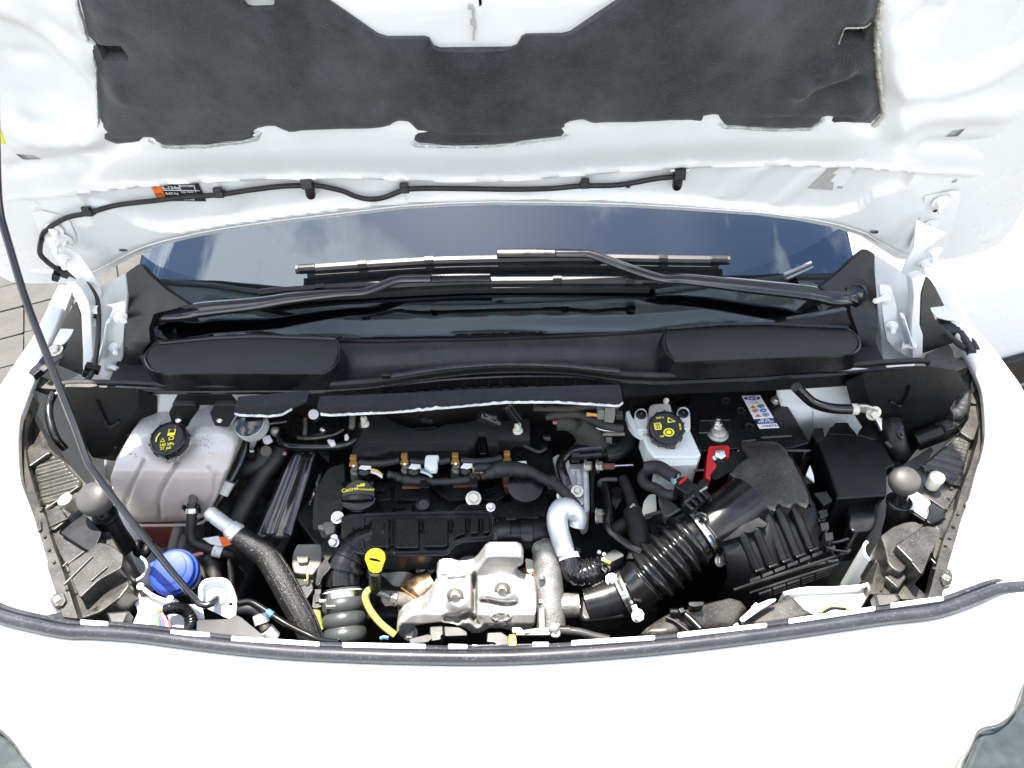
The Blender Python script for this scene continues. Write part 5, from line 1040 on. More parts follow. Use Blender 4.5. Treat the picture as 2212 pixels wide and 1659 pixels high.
# second pipe to the front and thin cable
a2 = thing('front_pipe', 'short black hose with silver ends at the nose left of the bellows', 'pipe', at(t('M2', 250, 1250), z=-.12))
tb('L2', [(1840, 1210), (1920, 1200), (2020, 1205), (2100, 1240), (2130, 1290)], [-.07, -.065, -.065, -.07, -.075], .0115, 'rubber', a2, 'hose')
c = [at(t('M2', *p), z=z) for p, z in (((235, 1150), -.072), ((265, 1260), -.08), ((310, 1330), -.085), ((400, 1430), -.10))]
obj('silver_end', tube(c[:2], .0125, 16), 'pipe_alu', a2); obj('joint', tube(c[1:3], .009, 12), 'plastic_grey', a2); obj('silver_end', tube(c[2:], .0125, 16), 'pipe_alu', a2)
cb = thing('release_cable', 'thin black cable curving down to the nose beside the silver ends', 'cable', at(t('M2', 500, 1250), z=-.1))
tb('L2', [(1850, 1130), (1950, 1125), (2060, 1135)], -.05, .0035, 'rubber', cb, 'cable'); tb('M2', [(-120, 1020), (0, 1010), (120, 1000), (240, 1060), (400, 1170), (560, 1270), (760, 1370), (950, 1450), (1180, 1480)], [-.05, -.05, -.05, -.052, -.055, -.058, -.06, -.06, -.05], .0048, 'hose_gloss', cb, 'cable')
obj('blue_mark', lathe([(.0058, -.006), (.0058, .006)], at(t('M2', 355, 1140), z=-.054), at(t('M2', 400, 1170), z=-.055) - at(t('M2', 355, 1140), z=-.054), 12), 'wire_bright', cb)
# ================================================================== glossy black engine support
st = thing('engine_support', 'glossy black pressed steel channel between tank and engine', 'support', at(t('M1', 400, 1500), z=-.25))
def chan(xs, ys):
    lx = (xs - 518.4) / .18229; ly = (ys - 852.5) / .18229
    u = (lx - np.interp(ly, [600, 1000, 1500, 2000], [780, 640, 460, 300])) / np.interp(ly, [600, 1000, 1700, 2000], [190, 240, 300, 230])
    z = -.075 - .10 * np.clip((ly - 600) / 1250, 0, 1.1) - .028 * np.abs(u) ** 3 + .004 * np.exp(-((np.abs(u) - .7) / .16) ** 2) - .008 * np.exp(-(u / .4) ** 2)
    z = z - .02 * sst(1650, 1950, ly); return z
obj('channel', shell(t('M1', [(640, 650), (920, 640), (1010, 720), (1040, 780), (960, 960), (880, 1180), (840, 1320), (800, 1500), (700, 1660), (560, 1900), (420, 1950), (260, 1800), (140, 1650), (230, 1500), (300, 1300), (400, 1080), (480, 900), (570, 760)]), chan, 3, (0, .01, -.06), 'z', edge=.01, er=8), 'black_metal', st, smooth=60)
obj('weld_bead', tube([p + V((noise.noise(p * 90) * .002, 0, noise.noise(p * 70) * .002)) for p in cat(ats(t('M1', [(945, 950), (900, 1120), (850, 1240), (830, 1300)]), z=-.10), 14)], .0028, 6), 'steel', st)
pm('end_cast', (.62, .62, .62), .5, metal=.45, var=.15, vs=40, bump=.4, bs=240, bd=.001)
pm('turbo_cast', (.22, .215, .205), .5, metal=.6, var=.25, vs=60, bump=.7, bs=300, bd=.0014, speck=.3, ssc=300)
# ================================================================== engine
eng = thing('engine', 'dark engine block with black valve cover in the middle of the bay', 'engine', (0, .25, -.55))
obj('block', box((-.02, .30, -.36), (.62, .30, .36)), 'bay_shade', eng, bevel=.01)  # dark mass, so the gaps above it show painted shade
isl(t('O', [(640, 1000), (760, 985), (1150, 985), (1200, 1020), (1220, 1100), (1200, 1190), (1080, 1230), (870, 1230), (700, 1200), (640, 1120)]), .10, -.15, 'plastic', eng, 'cylinder_head', .01, .004)
isl(t('N1', [(-700, 1030), (-100, 1030), (230, 1040), (330, 1100), (420, 1080), (560, 1150), (620, 1240), (760, 1240), (860, 1140), (1000, 1190), (1160, 1180), (1230, 1280), (1320, 1260), (1350, 1000), (1700, 1000), (1760, 1300), (1700, 1470), (-500, 1470)]), .04, -.118, 'plastic_satin', eng, 'valve_cover', .005, .003)
for px, z in ((t('N1', [(-60, 1060), (180, 1060), (230, 1110), (340, 1110), (360, 1250), (-60, 1250)]), -.108), (t('N1', [(400, 1080), (600, 1060), (820, 1080), (920, 1200), (740, 1250), (600, 1250), (480, 1160)]), -.106), (t('N1', [(960, 1180), (1200, 1080), (1240, 1200), (1140, 1260), (980, 1240)]), -.110), (t('N1', [(-480, 1060), (-120, 1070), (-100, 1240), (-420, 1280)]), -.112), (t('N1', [(-60, 1290), (150, 1290), (150, 1390), (-60, 1390)]), -.110)):
    isl(px, .02, z, 'plastic', eng, 'cover_step', .004, .0025)
for a, b in (((0, 1062), (190, 1068)), ((240, 1112), (340, 1105)), ((400, 1095), (470, 1165)), ((470, 1165), (590, 1250)), ((590, 1250), (745, 1250)), ((980, 1200), (1180, 1110)), ((-30, 1245), (50, 1248)), ((1000, 1150), (1140, 1095)), ((-350, 1130), (-180, 1135)), ((-350, 1248), (-260, 1248)), ((-100, 1340), (60, 1340))):
    A, B = at(t('N1', *a), z=-.103), at(t('N1', *b), z=-.103); obj('cover_rib', tube([A, A.lerp(B, .5), B], .0028, 6), 'plastic_satin', eng)
c = at(t('N1', 270, 1290), z=-.098); obj('blind_plug', lathe([(.013, -.01), (.0135, 0), (.011, .001), (.010, -.004), (0, -.004)], c, (0, -.3, 1), 20), 'plastic_satin', eng)
for p, z, s, mt in (((870, 1232), -.088, .0105, 'zinc'), ((1075, 1335), -.09, .0062, 'steel'), ((-745 + 4, 1467 - 10), -.10, .0085, 'steel'), ((-1010 + 230, 1700), -.10, .005, 'steel')):
    obj('bolt', hexbolt(at(t('N1', *p), z=z), (0, -.35, 1), s, s * .8, 1.45), mt, eng, smooth=30)
# dirty castings on the left of the head
isl(t('M1', [(860, 1340), (900, 1100), (1050, 860), (1240, 800), (1250, 1300), (1200, 1400), (1150, 1580), (860, 1600)]), .06, -.125, 'bulkhead', eng, 'timing_cover', .008, .004)
isl(t('M2', [(620, 430), (670, 310), (960, 305), (985, 430), (960, 560), (900, 620), (860, 680), (640, 660), (610, 560)]), .05, -.115, 'cast_dirty', eng, 'mount_casting', .005, .004)
isl(t('M2', [(980, 60), (1030, 40), (1100, 40), (1130, 110), (1120, 170), (1020, 210), (990, 130)]), .04, -.10, 'cast_dirty', eng, 'lug', .005, .004)
isl(t('M2', [(920, 90), (985, 80), (1000, 150), (930, 140)]), .03, -.105, 'cast_alu', eng, 'lug', .003, .003)
isl(t('M2', [(660, 450), (810, 450), (800, 530), (690, 540)]), .012, -.106, 'cast_dirty', eng, 'boss', .004, .002)
isl(t('M2', [(970, 270), (1080, 210), (1230, 200), (1300, 240), (1200, 330), (1060, 470), (990, 500), (965, 400)]), .05, -.098, 'plastic', eng, 'bracket', .006, .003)
obj('bolt', hexbolt(at(t('M2', 1115, 295), z=-.095), (-.1, -.5, .8), .0085, .010, 1.2), 'steel', eng)
isl(t('M2', [(560, 700), (780, 660), (880, 700), (870, 780), (620, 830)]), .05, -.13, 'bulkhead', eng, 'casting', .006, .004)
isl(t('M2', [(650, 830), (860, 760), (880, 850), (760, 1010), (680, 960)]), .04, -.125, 'plastic', eng, 'sensor', .006, .003)
tb('M2', [(790, 650), (800, 690), (795, 740), (760, 750)], -.112, .0016, 'yellow_wire', eng, 'thin_wire', 6)
# ------------------------------------------------------------------ foam cover at the rear
pm('foam', (.012, .012, .0135), .85, var=.25, vs=10, bump=.6, bs=400, bd=.0012, dust=.03)
fo = t('N1', [(-580, 700), (-560, 480), (-440, 260), (-260, 190), (0, 330), (200, 400), (420, 385), (540, 330), (720, 310), (860, 290), (930, 240), (1010, 235), (1080, 290), (1300, 280), (1530, 268), (1545, 400), (1540, 520), (1170, 520), (1160, 590), (1040, 575), (1010, 470), (930, 470), (890, 540), (860, 610), (800, 640), (400, 645), (-100, 650), (-300, 720)])
fc = thing('foam_cover', 'matt black foam acoustic cover at the rear of the engine', 'cover', at(t('N1', 400, 500), z=-.11))
obj('foam', shell(fo, lambda xs, ys: -.062 + .010 * sst(905, 935, ys) - .012 * sst(955, 966, ys) + .002 * np.sin(xs * .05), 4, (0, .01, -.05), 'z', edge=.008, er=5), 'foam', fc, smooth=60)
for a in ([(0, 550), (300, 545), (880, 535)], [(-340, 400), (0, 410), (330, 400), (420, 385)], [(-60, 480), (150, 478)], [(1180, 450), (1340, 445)]):
    obj('crease', tube(cat(ats(t('N1', a), z=-.0585), 4), .0022, 6), 'foam', fc)
for p in (t('M1', 1472, 300), t('N1', 1395, 380)):
    c = at(p, z=-.045); k = thing('push_pin', 'cream push pin on the foam cover ' + ('near the black ring hose' if p[0] < 900 else 'at its right end'), 'pin', c - V((0, 0, .01)), 'cream push pins'); obj('flange', lathe([(.0095, -.006), (.0105, -.002), (.008, .002), (.005, .003), (.005, .008)], c - V((0, .006, .004)), (0, -.35, 1), 18), 'clip_cream', k, smooth=45); obj('ball', lathe([(.004, 0), (.0068, .003), (.0072, .007), (.005, .011), (0, .0125)], c, (0, -.25, 1), 16), 'clip_cream', k, smooth=60); obj('slit', box(c + V((.001, -.002, .0105)), (.0012, .010, .005), rz=.4), 'slot_shade_dark', k)
# ribbed post in front of the foam and box at its right
isl(t('N1', [(930, 505), (1015, 500), (1025, 700), (940, 700)]), .03, -.06, 'plastic_satin', fc, 'post', .003, .002)
for k in range(4): tb('N1', [(945 + k * 20, 510), (942 + k * 20, 690)], -.0585, .0013, 'plastic_gloss', fc, 'post_rib', 6, 2)
isl(t('N1', [(1110, 560), (1430, 620), (1460, 600), (1650, 690), (1740, 630), (1790, 480), (1700, 380), (1640, 360), (1600, 400), (1550, 560), (1540, 520), (1180, 525)]), .06, -.085, 'plastic_satin', eng, 'rear_box', .005, .004)
isl(t('N1', [(1300, 640), (1800, 640), (1830, 850), (1820, 960), (1700, 960), (1560, 850), (1350, 800)]), .06, -.10, 'plastic', eng, 'rear_box', .006, .004)
tb('N1', [(1470, 605), (1650, 690), (1735, 640)], -.08, .003, 'plastic_grey', eng, 'edge', 6, 1, False)
isl(t('N1', [(1690, 485), (1780, 485), (1785, 520), (1740, 515), (1700, 505)]), .008, -.066, 'steel', eng, 'clip', .001, .001)
# ------------------------------------------------------------------ injectors
inj = [(t('M1', 1345, 770), t('M1', 1470, 910), 'wire_yellow'), (t('M1', 1950, 750), t('M1', 2060, 905), 'wire_blue'), (t('N1', 655, 745), t('N1', 780, 900), 'wire_white'), (t('N1', 1268, 725), t('N1', 1420, 880), 'wire_bright')]
words = ['first fuel injector from the left, above the oil filler cap', 'second fuel injector from the left, beside the big white tape', 'third fuel injector from the left, right of the white tape', 'rightmost fuel injector beside the taped wiring bundle']
for (p, q, wc), lb in zip(inj, words):
    a = at(p, z=-.058); b = at(q, z=-.072)
    k = thing('fuel_injector', lb, 'injector', a - V((0, 0, .08)), 'fuel injectors in a row')
    obj('body', lathe([(.014, -.075), (.014, -.03), (.011, -.022), (.011, -.012), (.007, -.008), (.007, 0)], a + V((.002, -.012, -.01)), (0, -.1, 1), 18), 'cast_dirty', k, smooth=40)
    obj('base', box(a + V((.012, -.024, -.062)), (.042, .03, .03)), 'rust', k, bevel=.004)
    obj('clip', join(box(a + V((0, .002, .002)), (.0125, .012, .012)), box(a + V((0, -.007, -.006)), (.017, .010, .005))), 'copper', k, bevel=.0015)
    obj('nozzle', lathe([(.0035, -.012), (.0035, 0), (.0025, .003)], a + V((.001, -.011, -.006)), (0, -.6, .7), 10), 'steel', k)
    obj('plug', lathe([(.014, -.03), (.0145, -.004), (.0125, .004), (.007, .008), (0, .009)], b, (0, -.25, 1), 20), 'plastic_satin', k, smooth=50)
    obj('plug_tab', prism(ats([(p_[0], p_[1]) for p_ in [(q[0] - 12, q[1] - 7), (q[0] - 5, q[1] - 17), (q[0] + 14, q[1] - 18), (q[0] + 15, q[1] - 10), (q[0] + 3, q[1] - 4)]], z=-.062), (0, 0, -.008)), 'clip_white', k, bevel=.0012)
    obj('wire', tube(cat([b + V((.013, .004, .0)), b + V((.024, .002, -.001)), b + V((.036, -.006, -.006))], 4), .0028, 6), wc, k); obj('wire', tube(cat([b + V((.013, .000, -.002)), b + V((.026, -.004, -.004)), b + V((.036, -.010, -.008))], 4), .0026, 6), 'wire_white' if wc != 'wire_white' else 'wire_orange', k)
rl = thing('leak_off_hose', 'thin grey hose linking the four fuel injectors', 'hose', at(t('N1', 400, 780), z=-.07))
for i in range(3):
    a, b = at(inj[i][0], z=-.060), at(inj[i + 1][0], z=-.060); obj('hose', tube(cat([a + V((.012, -.006, -.002)), a.lerp(b, .35) + V((0, -.009, -.003)), a.lerp(b, .7) + V((0, -.008, -.003)), b + V((-.010, -.004, -.001))], 6), .0068, 10), 'tape', rl)
tb('N1', [(880, 870), (1000, 865), (1100, 870), (1180, 850)], -.066, .008, 'tape', rl, 'hose')
tp = tag(obj('white_tape', prism(rnd(ats(t('N1', [(310, 710), (460, 710), (455, 745), (440, 760), (445, 840), (430, 890), (350, 885), (320, 850), (285, 840), (295, 745)]), z=-.046), .004), (0, 0, -.014)), 'clip_white', None, bevel=.003), 'white tape flag wrapped on the injector hose', 'tape')
# ------------------------------------------------------------------ wiring loom
lm = thing('engine_loom', 'thick taped wiring loom sweeping in front of the injectors', 'wiring', at(t('N1', 600, 1030), z=-.1))
P = [(t('M1', 1760, 945), -.085), (t('M1', 1880, 975), -.083), (t('N1', -20, 985), -.083), (t('N1', 150, 1020), -.082), (t('N1', 400, 1035), -.082), (t('N1', 640, 1025), -.082), (t('N1', 820, 1005), -.08), (t('N1', 950, 970), -.075)]
obj('loom', tube(cat([at(p, z=z) for p, z in P], 8), lambda s: .0078 + .0009 * math.sin(s * 70) + .002 * (s > .35) * (s < .52), 14), 'tape', lm, smooth=50)
P = [(t('N1', 960, 985), -.072), (t('N1', 1080, 930), -.066), (t('N1', 1180, 890), -.062), (t('N1', 1300, 880), -.062), (t('N1', 1430, 895), -.064), (t('N1', 1570, 930), -.068), (t('N1', 1700, 1000), -.07), (t('N1', 1850, 1070), -.07), (t('N1', 1960, 1170), -.07), (t('N1', 2060, 1290), -.072), (t('N1', 2110, 1360), -.08)]
obj('loom', tube(cat([at(p, z=z) for p, z in P], 8), lambda s: np.interp(s, [0, .1, .2, .42, .5, 1], [.004, .0125, .0165, .015, .0105, .0105]) + .0006 * math.sin(s * 90), 16), 'tape', lm, smooth=50)
for px in ([(830, 960), (890, 940), (920, 1000), (920, 1080), (820, 1080)], [(240, 1010), (320, 1010), (350, 1100), (230, 1100)], [(1760, 1000), (1830, 975), (1860, 1040), (1800, 1120), (1740, 1100)]): isl(t('N1', px), .02, -.070, 'plastic', lm, 'loom_clip', .003, .002)
for p in ((862, 960), (1812, 1003)): 
    c = at(t('N1', *p), z=-.062); obj('clip_eye', join(*[box(c + V((dx, dy, 0)), (sx, sy, .004)) for dx, dy, sx, sy in ((-.004, 0, .002, .011), (.004, 0, .002, .011), (0, .0045, .010, .002), (0, -.0045, .010, .002))]), 'plastic_grey', lm)
# round black cap right of the loom
c = at(t('N1', 1490, 1070), z=-.088); rc = thing('round_cap', 'large flat round black cap below the wiring loom', 'cap', c - V((0, 0, .03)))
obj('cap', lathe([(.034, -.03), (.035, -.004), (.0335, 0), (.030, .0005), (.029, -.0012), (0, -.001)], c, (0, -.28, 1), 40), 'plastic', rc, smooth=40); obj('cap_rim', lathe([(.0325, -.002), (.0352, -.002), (.0352, .0005), (.0325, .0008)], c, (0, -.28, 1), 40), 'plastic_satin', rc)
# ------------------------------------------------------------------ oil filler cap
oc = thing('oil_filler_cap', 'black oil filler cap with finger grip and yellow lettering', 'cap', at(t('M1', 1400, 1300), z=-.14))
oax = V((0, -.42, 1)).normalized(); c = at(t('M1', 1400, 1200), z=-.080)
obj('skirt', lathe([(.032, -.055), (.0325, -.02), (.033, -.012), (.031, -.006), (.0285, -.005)], c, oax, 32), 'plastic', oc, smooth=40)
obj('disc', lathe([(.0325, -.014), (.0335, -.008), (.0335, -.003), (.031, 0), (0, .001)], c, oax, 40), 'plastic_satin', oc, smooth=40)
gx = V((1, 0, 0)); gy = oax.cross(gx)
def gsec(x, w_, h): return [c + gx * x + gy * (-.006 + a * w_) + oax * (b * h) for a, b in ((-1, 0), (-.9, .7), (-.5, 1), (.5, 1), (.9, .7), (1, 0))]
obj('grip', loft([gsec(x, w_, h) for x, w_, h in ((-.032, .002, .002), (-.028, .005, .009), (-.015, .0075, .0125), (0, .0085, .0135), (.015, .0075, .0125), (.028, .005, .009), (.032, .002, .002))]), 'plastic_satin', oc, smooth=40)
obj('grip_rim', tube([c + gx * (.0335 * math.cos(a)) + gy * (-.006 + .021 * math.sin(a)) + oax * .002 for a in np.linspace(math.pi * 1.0, math.pi * 2, 16)], .0022, 6), 'plastic_satin', oc)
text('lettering', 'Castrol', on(c, oax, gx, -.0165, .0125), gx * .98 + gy * .17, gy, .0108, 'yellow_print', oc, .0016); text('lettering', 'recommended', on(c, oax, gx, .012, .0125), gx * .99 - gy * .06, gy, .0064, 'yellow_print', oc, .0016)
mark([(-.004, .021), (.003, .0215), (.004, .024), (.012, .0245), (.0115, .022), (.013, .0205), (.010, .0185), (-.003, .0185)], c, oax, gx, oc)
# ------------------------------------------------------------------ intake resonator with its bent duct
rs = thing('intake_resonator', 'black ribbed plastic intake resonator with its bent duct at the left', 'intake', at(t('N2', 400, 450), z=-.15))
ro = t('N2', [(-700, -20), (-560, -50), (-60, -55), (620, -75), (690, -150), (740, -175), (800, -165), (850, -140), (950, -145), (1040, -115), (1100, -60), (1130, 20), (1132, 200), (1110, 250), (1050, 275), (740, 298), (660, 330), (570, 440), (530, 452), (0, 455), (-300, 445), (-520, 430), (-700, 250)])
pm('res_grey', (.018, .018, .021), .24, var=.2, bump=.12, bs=700, bd=.0003, dust=.05)  # lighter than the panels: the frame's highlights are put into the colour
obj('shell', slab(ro, .05, r=.006, z=-.092), 'res_grey', rs, bevel=.003, seg=3)
lip = rnd(ats(t('N2', [(-440, -30), (-60, -38), (640, -55), (1050, -50), (1100, 0), (1100, 200), (1040, 245), (740, 262), (640, 300), (550, 415), (0, 425), (-440, 405)]), z=-.0895), .008)
obj('lip', tube(lip, .0034, 6, closed=True), 'res_grey', rs)
for px in ([(-350, 10), (-130, 5), (-130, 355), (-350, 355)], [(-60, 5), (225, 5), (222, 358), (-60, 365)], [(280, 5), (572, 0), (568, 320), (530, 345), (282, 348)], [(632, -5), (775, -5), (778, 190), (690, 215), (640, 245)], [(828, -5), (932, -5), (930, 185), (830, 190)], [(985, -5), (1060, -5), (1058, 180), (985, 185)]):
    isl(t('N2', px), .014, -.0815, 'plastic_satin', rs, 'panel', .005, .0025)
for x in (252, 602, 800, 958): tb('N2', [(x, 20), (x - 2, 160)], -.086, .003, 'plastic_satin', rs, 'bar', 8, 2)
tb('N2', [(-96, 30), (-98, 330)], -.086, .003, 'plastic_satin', rs, 'bar', 8, 2)
isl(t('N1', [(690, 1330), (730, 1280), (790, 1285), (830, 1340), (820, 1400), (690, 1400)]), .03, -.086, 'plastic_satin', rs, 'ear', .006, .003)
isl(t('N1', [(820, 1300), (1010, 1300), (1040, 1370), (820, 1390)]), .02, -.088, 'plastic_satin', rs, 'ear', .004, .003)
D = [at(t('M2', *p), z=z) for p, z in (((1900, 260), -.115), ((1740, 240), -.113), ((1560, 250), -.112), ((1400, 330), -.114), ((1290, 450), -.118), ((1230, 590), -.126), ((1215, 720), -.135), ((1213, 820), -.142))]
DC = cat(D, 8)
obj('duct', tube(DC, lambda s: np.interp(s, [0, .5, .8, 1], [.026, .029, .0315, .032]), 28), 'plastic_satin', rs, smooth=60)
for q in (.18, .28, .40, .52, .63, .74):
    i = int(q * (len(DC) - 2)); obj('duct_ring', lathe([(.024, -.0013), (.0335, -.0013), (.0335, .0013), (.024, .0013)], DC[i], DC[i + 1] - DC[i - 1], 28), 'plastic_satin', rs, smooth=30)
fl = t('M2', [(1620, 60), (1470, 130), (1310, 210), (1150, 340), (1010, 480), (920, 590), (890, 780), (900, 810), (950, 790), (980, 700), (1040, 640), (1080, 590), (1040, 510), (1160, 370), (1320, 240), (1480, 170), (1620, 110)])
obj('duct_flange', slab(fl, .012, r=.003, z=-.098), 'plastic_satin', rs, bevel=.002)
obj('duct_lip', lathe([(.031, -.004), (.0365, -.004), (.0365, .004), (.031, .004)], at(t('M2', 1230, 620), z=-.128), D[-2] - D[-4], 28), 'plastic_satin', rs, smooth=40)
for a, b in (((1560, 250), (1820, 235)), ((1640, 330), (1880, 330)), ((1600, 110), (1880, 90)), ((1640, 80), (1640, 360)), ((1740, 40), (1740, 400)), ((1830, 40), (1830, 440))): tb('M2', [a, b], -.084, .0018, 'plastic_satin', rs, 'lattice', 6, 2)
isl(t('M2', [(1800, 0), (1880, 0), (1880, 400), (1800, 400)]), .02, -.088, 'plastic_satin', rs, 'neck_wall', .004, .002)
# throttle section right of the resonator
th = thing('throttle_tube', 'ringed black tube joining the resonator to the turbo outlet', 'tube', at(t('N2', 1400, 300), z=-.15))
A = [at(t('N2', x, y), z=-.115) for x, y in ((1110, 220), (1160, 220), (1310, 215), (1320, 215), (1420, 212), (1430, 212), (1570, 210), (1580, 210), (1760, 205))]
obj('tube', tube(A, [.030, .0345, .0345, .030, .030, .033, .033, .036, .032], 30), 'plastic_satin', th, smooth=40)
isl(t('N2', [(1140, 40), (1700, 20), (1720, 120), (1560, 150), (1140, 150)]), .03, -.088, 'plastic', th, 'top_block', .005, .003)
isl(t('N1', [(1250, 1420), (1385, 1415), (1380, 1480), (1255, 1480)]), .012, -.080, 'plastic_satin', th, 'latch', .003, .002)
tb('N1', [(1400, 1455), (1640, 1455)], -.083, .003, 'plastic_satin', th, 'rail', 6, 2)
# ------------------------------------------------------------------ bellows hose with clamp
bl = thing('bellows_hose', 'dark grey rubber bellows hose with wide clamp, left of the heat shield', 'hose', at(t('M2', 1240, 1450), z=-.3))
b0 = at(t('M2', 1213, 850), z=-.145); b1 = at(t('M2', 1250, 1480), z=-.185)
ax = (b1 - b0); Lb = ax.length; axn = ax.normalized()
pr = []
for k in range(61):
    s = k / 60; r = .0335
    if s > .17: r = .0335 + .0065 * abs(math.sin((s - .17) / .83 * math.pi * 3)) ** .55
    pr.append((r, s * Lb * 1.02))
obj('bellows', lathe(pr, b0, axn, 40), 'hose_grey', bl, smooth=70)
c = b0 + axn * .014; band(c, axn, .0345, .017, 'steel', bl); 
for s in (-.0085, .0085): obj('band_edge', lathe([(.035, -.0013), (.0372, -.001), (.0372, .001), (.035, .0013)], c + axn * s, axn, 40), 'label_white', bl)
q = c + V((-.030, -.018, .016)); obj('screw', join(hexbolt(q, V((-.9, -.2, .3)), .005, .006, 1.3), tube([q, q + V((.028, .004, .004))], .0045, 10)), 'steel', bl)
obj('worm_housing', box(c + V((-.008, -.031, .022)), (.026, .008, .012), rx=.7), 'steel', bl, bevel=.002)
# ------------------------------------------------------------------ dipstick
ds = thing('oil_dipstick', 'yellow looped dipstick handle in front of the bent duct', 'dipstick', at(t('M2', 1600, 700), z=-.14))
px = [t('M2', 1605 + 122 * math.cos(a), 482 + 112 * math.sin(a)) for a in np.linspace(-math.pi * 1.18, math.pi * .18, 22)] + [t('M2', 1690, 590), t('M2', 1680, 630), t('M2', 1640, 655), t('M2', 1580, 655), t('M2', 1535, 630), t('M2', 1520, 590)]
ho = t('M2', [(1525, 485), (1560, 478), (1620, 487), (1668, 508), (1676, 524), (1640, 528), (1570, 515), (1540, 505)])
nrm = V((.05, -.75, .65)).normalized(); pc = at(t('M2', 1605, 520), z=-.055); PP = (pc, nrm)
ex = V((1, 0, 0)); ey = nrm.cross(ex)
o2 = [((p - pc).dot(ex), (p - pc).dot(ey)) for p in ats(px, pl=PP)]; h2 = [((p - pc).dot(ex), (p - pc).dot(ey)) for p in ats(ho, pl=PP)]
def f3(xs, ys): return np.array([tuple(pc + ex * a + ey * b) for a, b in zip(xs, ys)])
obj('handle', sheet(o2, [h2], .0022, f3), 'yellow', ds, smooth=40, solid=.008, bevel=.002)
tb('M2', [(1600, 640), (1600, 760), (1605, 900), (1620, 1200)], [-.07, -.10, -.14, -.24], .011, 'plastic', ds, 'guide_tube')
# ------------------------------------------------------------------ manifold behind and beside the shield
mf = thing('exhaust_manifold', 'dull steel exhaust manifold partly behind the heat shield', 'manifold', at(t('N2', 300, 900), z=-.3))
obj('cover_plate', shell(t('N2', [(-400, 500), (-150, 430), (140, 470), (420, 500), (760, 470), (980, 470), (930, 620), (700, 660), (450, 650), (430, 800), (120, 900), (-60, 1050), (-260, 1100), (-420, 900)]), lambda xs, ys: -.155 - .05 * sst(1200, 1310, ys) + .008 * np.sin(xs * .06 + ys * .03), 5, (0, .01, -.03), 'z', edge=.008, er=7), 'cast_alu', mf, smooth=60)
for p, s in (((295, 610), .010), ((770, 560), .013)): obj('stud', hexbolt(at(t('N2', *p), z=-.150), (0, -.5, .8), s, s * .9, 1.7), 'cast_dirty', mf)
obj('flange', shell(t('N2', [(170, 520), (420, 480), (450, 620), (330, 680), (230, 670)]), lambda xs, ys: -.146 + 0 * xs, 4, (0, .01, -.02), 'z', edge=.004, er=4), 'cast_dirty', mf, smooth=50)
C = [at(t('N2', *p), z=z) for p, z in (((430, 830), -.17), ((260, 930), -.175), ((180, 1020), -.18), ((120, 1150), -.19))]
obj('downpipe', tube(cat(C, 6), [.040, .042, .038, .034], 28), 'exhaust', mf, smooth=60)
obj('elbow', shell(t('N2', [(60, 930), (130, 850), (300, 740), (420, 690), (440, 830), (400, 900), (240, 930), (120, 950)]), lambda xs, ys: -.150 - .03 * sst(1290, 1240, ys), 4, (0, .0, -.05), 'z', edge=.012, er=9), 'exhaust', mf, smooth=60)
for q in (.2, .55, .8): obj('weld_ring', lathe([(.038, -.0025), (.0425, 0), (.038, .0025)], C[1].lerp(C[3], q), C[3] - C[1], 28), 'copper', mf)
ox = thing('oxygen_sensor', 'slim metal oxygen sensor with a bright yellow lead', 'sensor', at(t('M2', 1850, 960), z=-.2))
A = [at(t('M2', *p), z=z) for p, z in (((1600, 875), -.125), ((1780, 945), -.14), ((1850, 965), -.145), ((1960, 1000), -.155), ((2080, 1010), -.17))]
obj('body', tube(A[:2], .0055, 12), 'cast_alu', ox); obj('hex', lathe([(.010, -.006), (.010, .006)], A[1].lerp(A[2], .5), A[2] - A[1], 6), 'cast_alu', ox, bevel=.001); obj('boss', tube(A[2:], [.013, .016, .022], 16), 'cast_dirty', ox)
tb('M2', [(1600, 862), (1560, 852), (1510, 880), (1485, 950), (1515, 1050), (1590, 1170), (1700, 1290), (1835, 1395)], [-.125, -.122, -.12, -.125, -.135, -.145, -.155, -.165], .0065, 'yellow_wire', ox, 'lead', 12)
yl = thing('sensor_lead', 'short yellow lead below a black plug, left of the bellows', 'wiring', at(t('M2', 920, 1200), z=-.2))
isl(t('M2', [(860, 850), (970, 845), (985, 930), (965, 1060), (900, 1080), (850, 1070), (865, 930)]), .03, -.135, 'plastic', yl, 'plug', .003, .003); isl(t('M2', [(878, 905), (965, 905), (958, 1000), (885, 1010)]), .008, -.131, 'plastic_satin', yl, 'latch', .002, .002)
tb('M2', [(905, 1070), (908, 1150), (925, 1240), (955, 1320)], [-.145, -.15, -.16, -.17], .0085, 'yellow_wire', yl, 'lead', 10)
# ------------------------------------------------------------------ heat shield
hsx = thing('heat_shield', 'bright pressed aluminium heat shield at the front of the engine', 'heat shield', at(t('N2', 800, 1400), z=-.3))
hpx = t('N2', [(1010, 470), (1060, 442), (1390, 440), (1440, 465), (1466, 510), (1462, 580), (1400, 610), (1368, 650), (1372, 720), (1410, 780), (1470, 820), (1550, 835), (1598, 870), (1620, 940), (1622, 1100), (1605, 1290), (1560, 1340), (1500, 1365), (1410, 1340), (1320, 1370), (1190, 1340), (1060, 1340), (960, 1400), (860, 1400), (760, 1340), (620, 1290), (480, 1270), (300, 1290), (180, 1310), (130, 1380), (60, 1440), (0, 1440), (-50, 1380), (-40, 1290), (20, 1210), (130, 1140), (260, 1085), (340, 1010), (400, 910), (440, 840), (428, 700), (450, 660), (500, 640), (600, 640), (690, 668), (780, 662), (860, 640), (920, 590)])
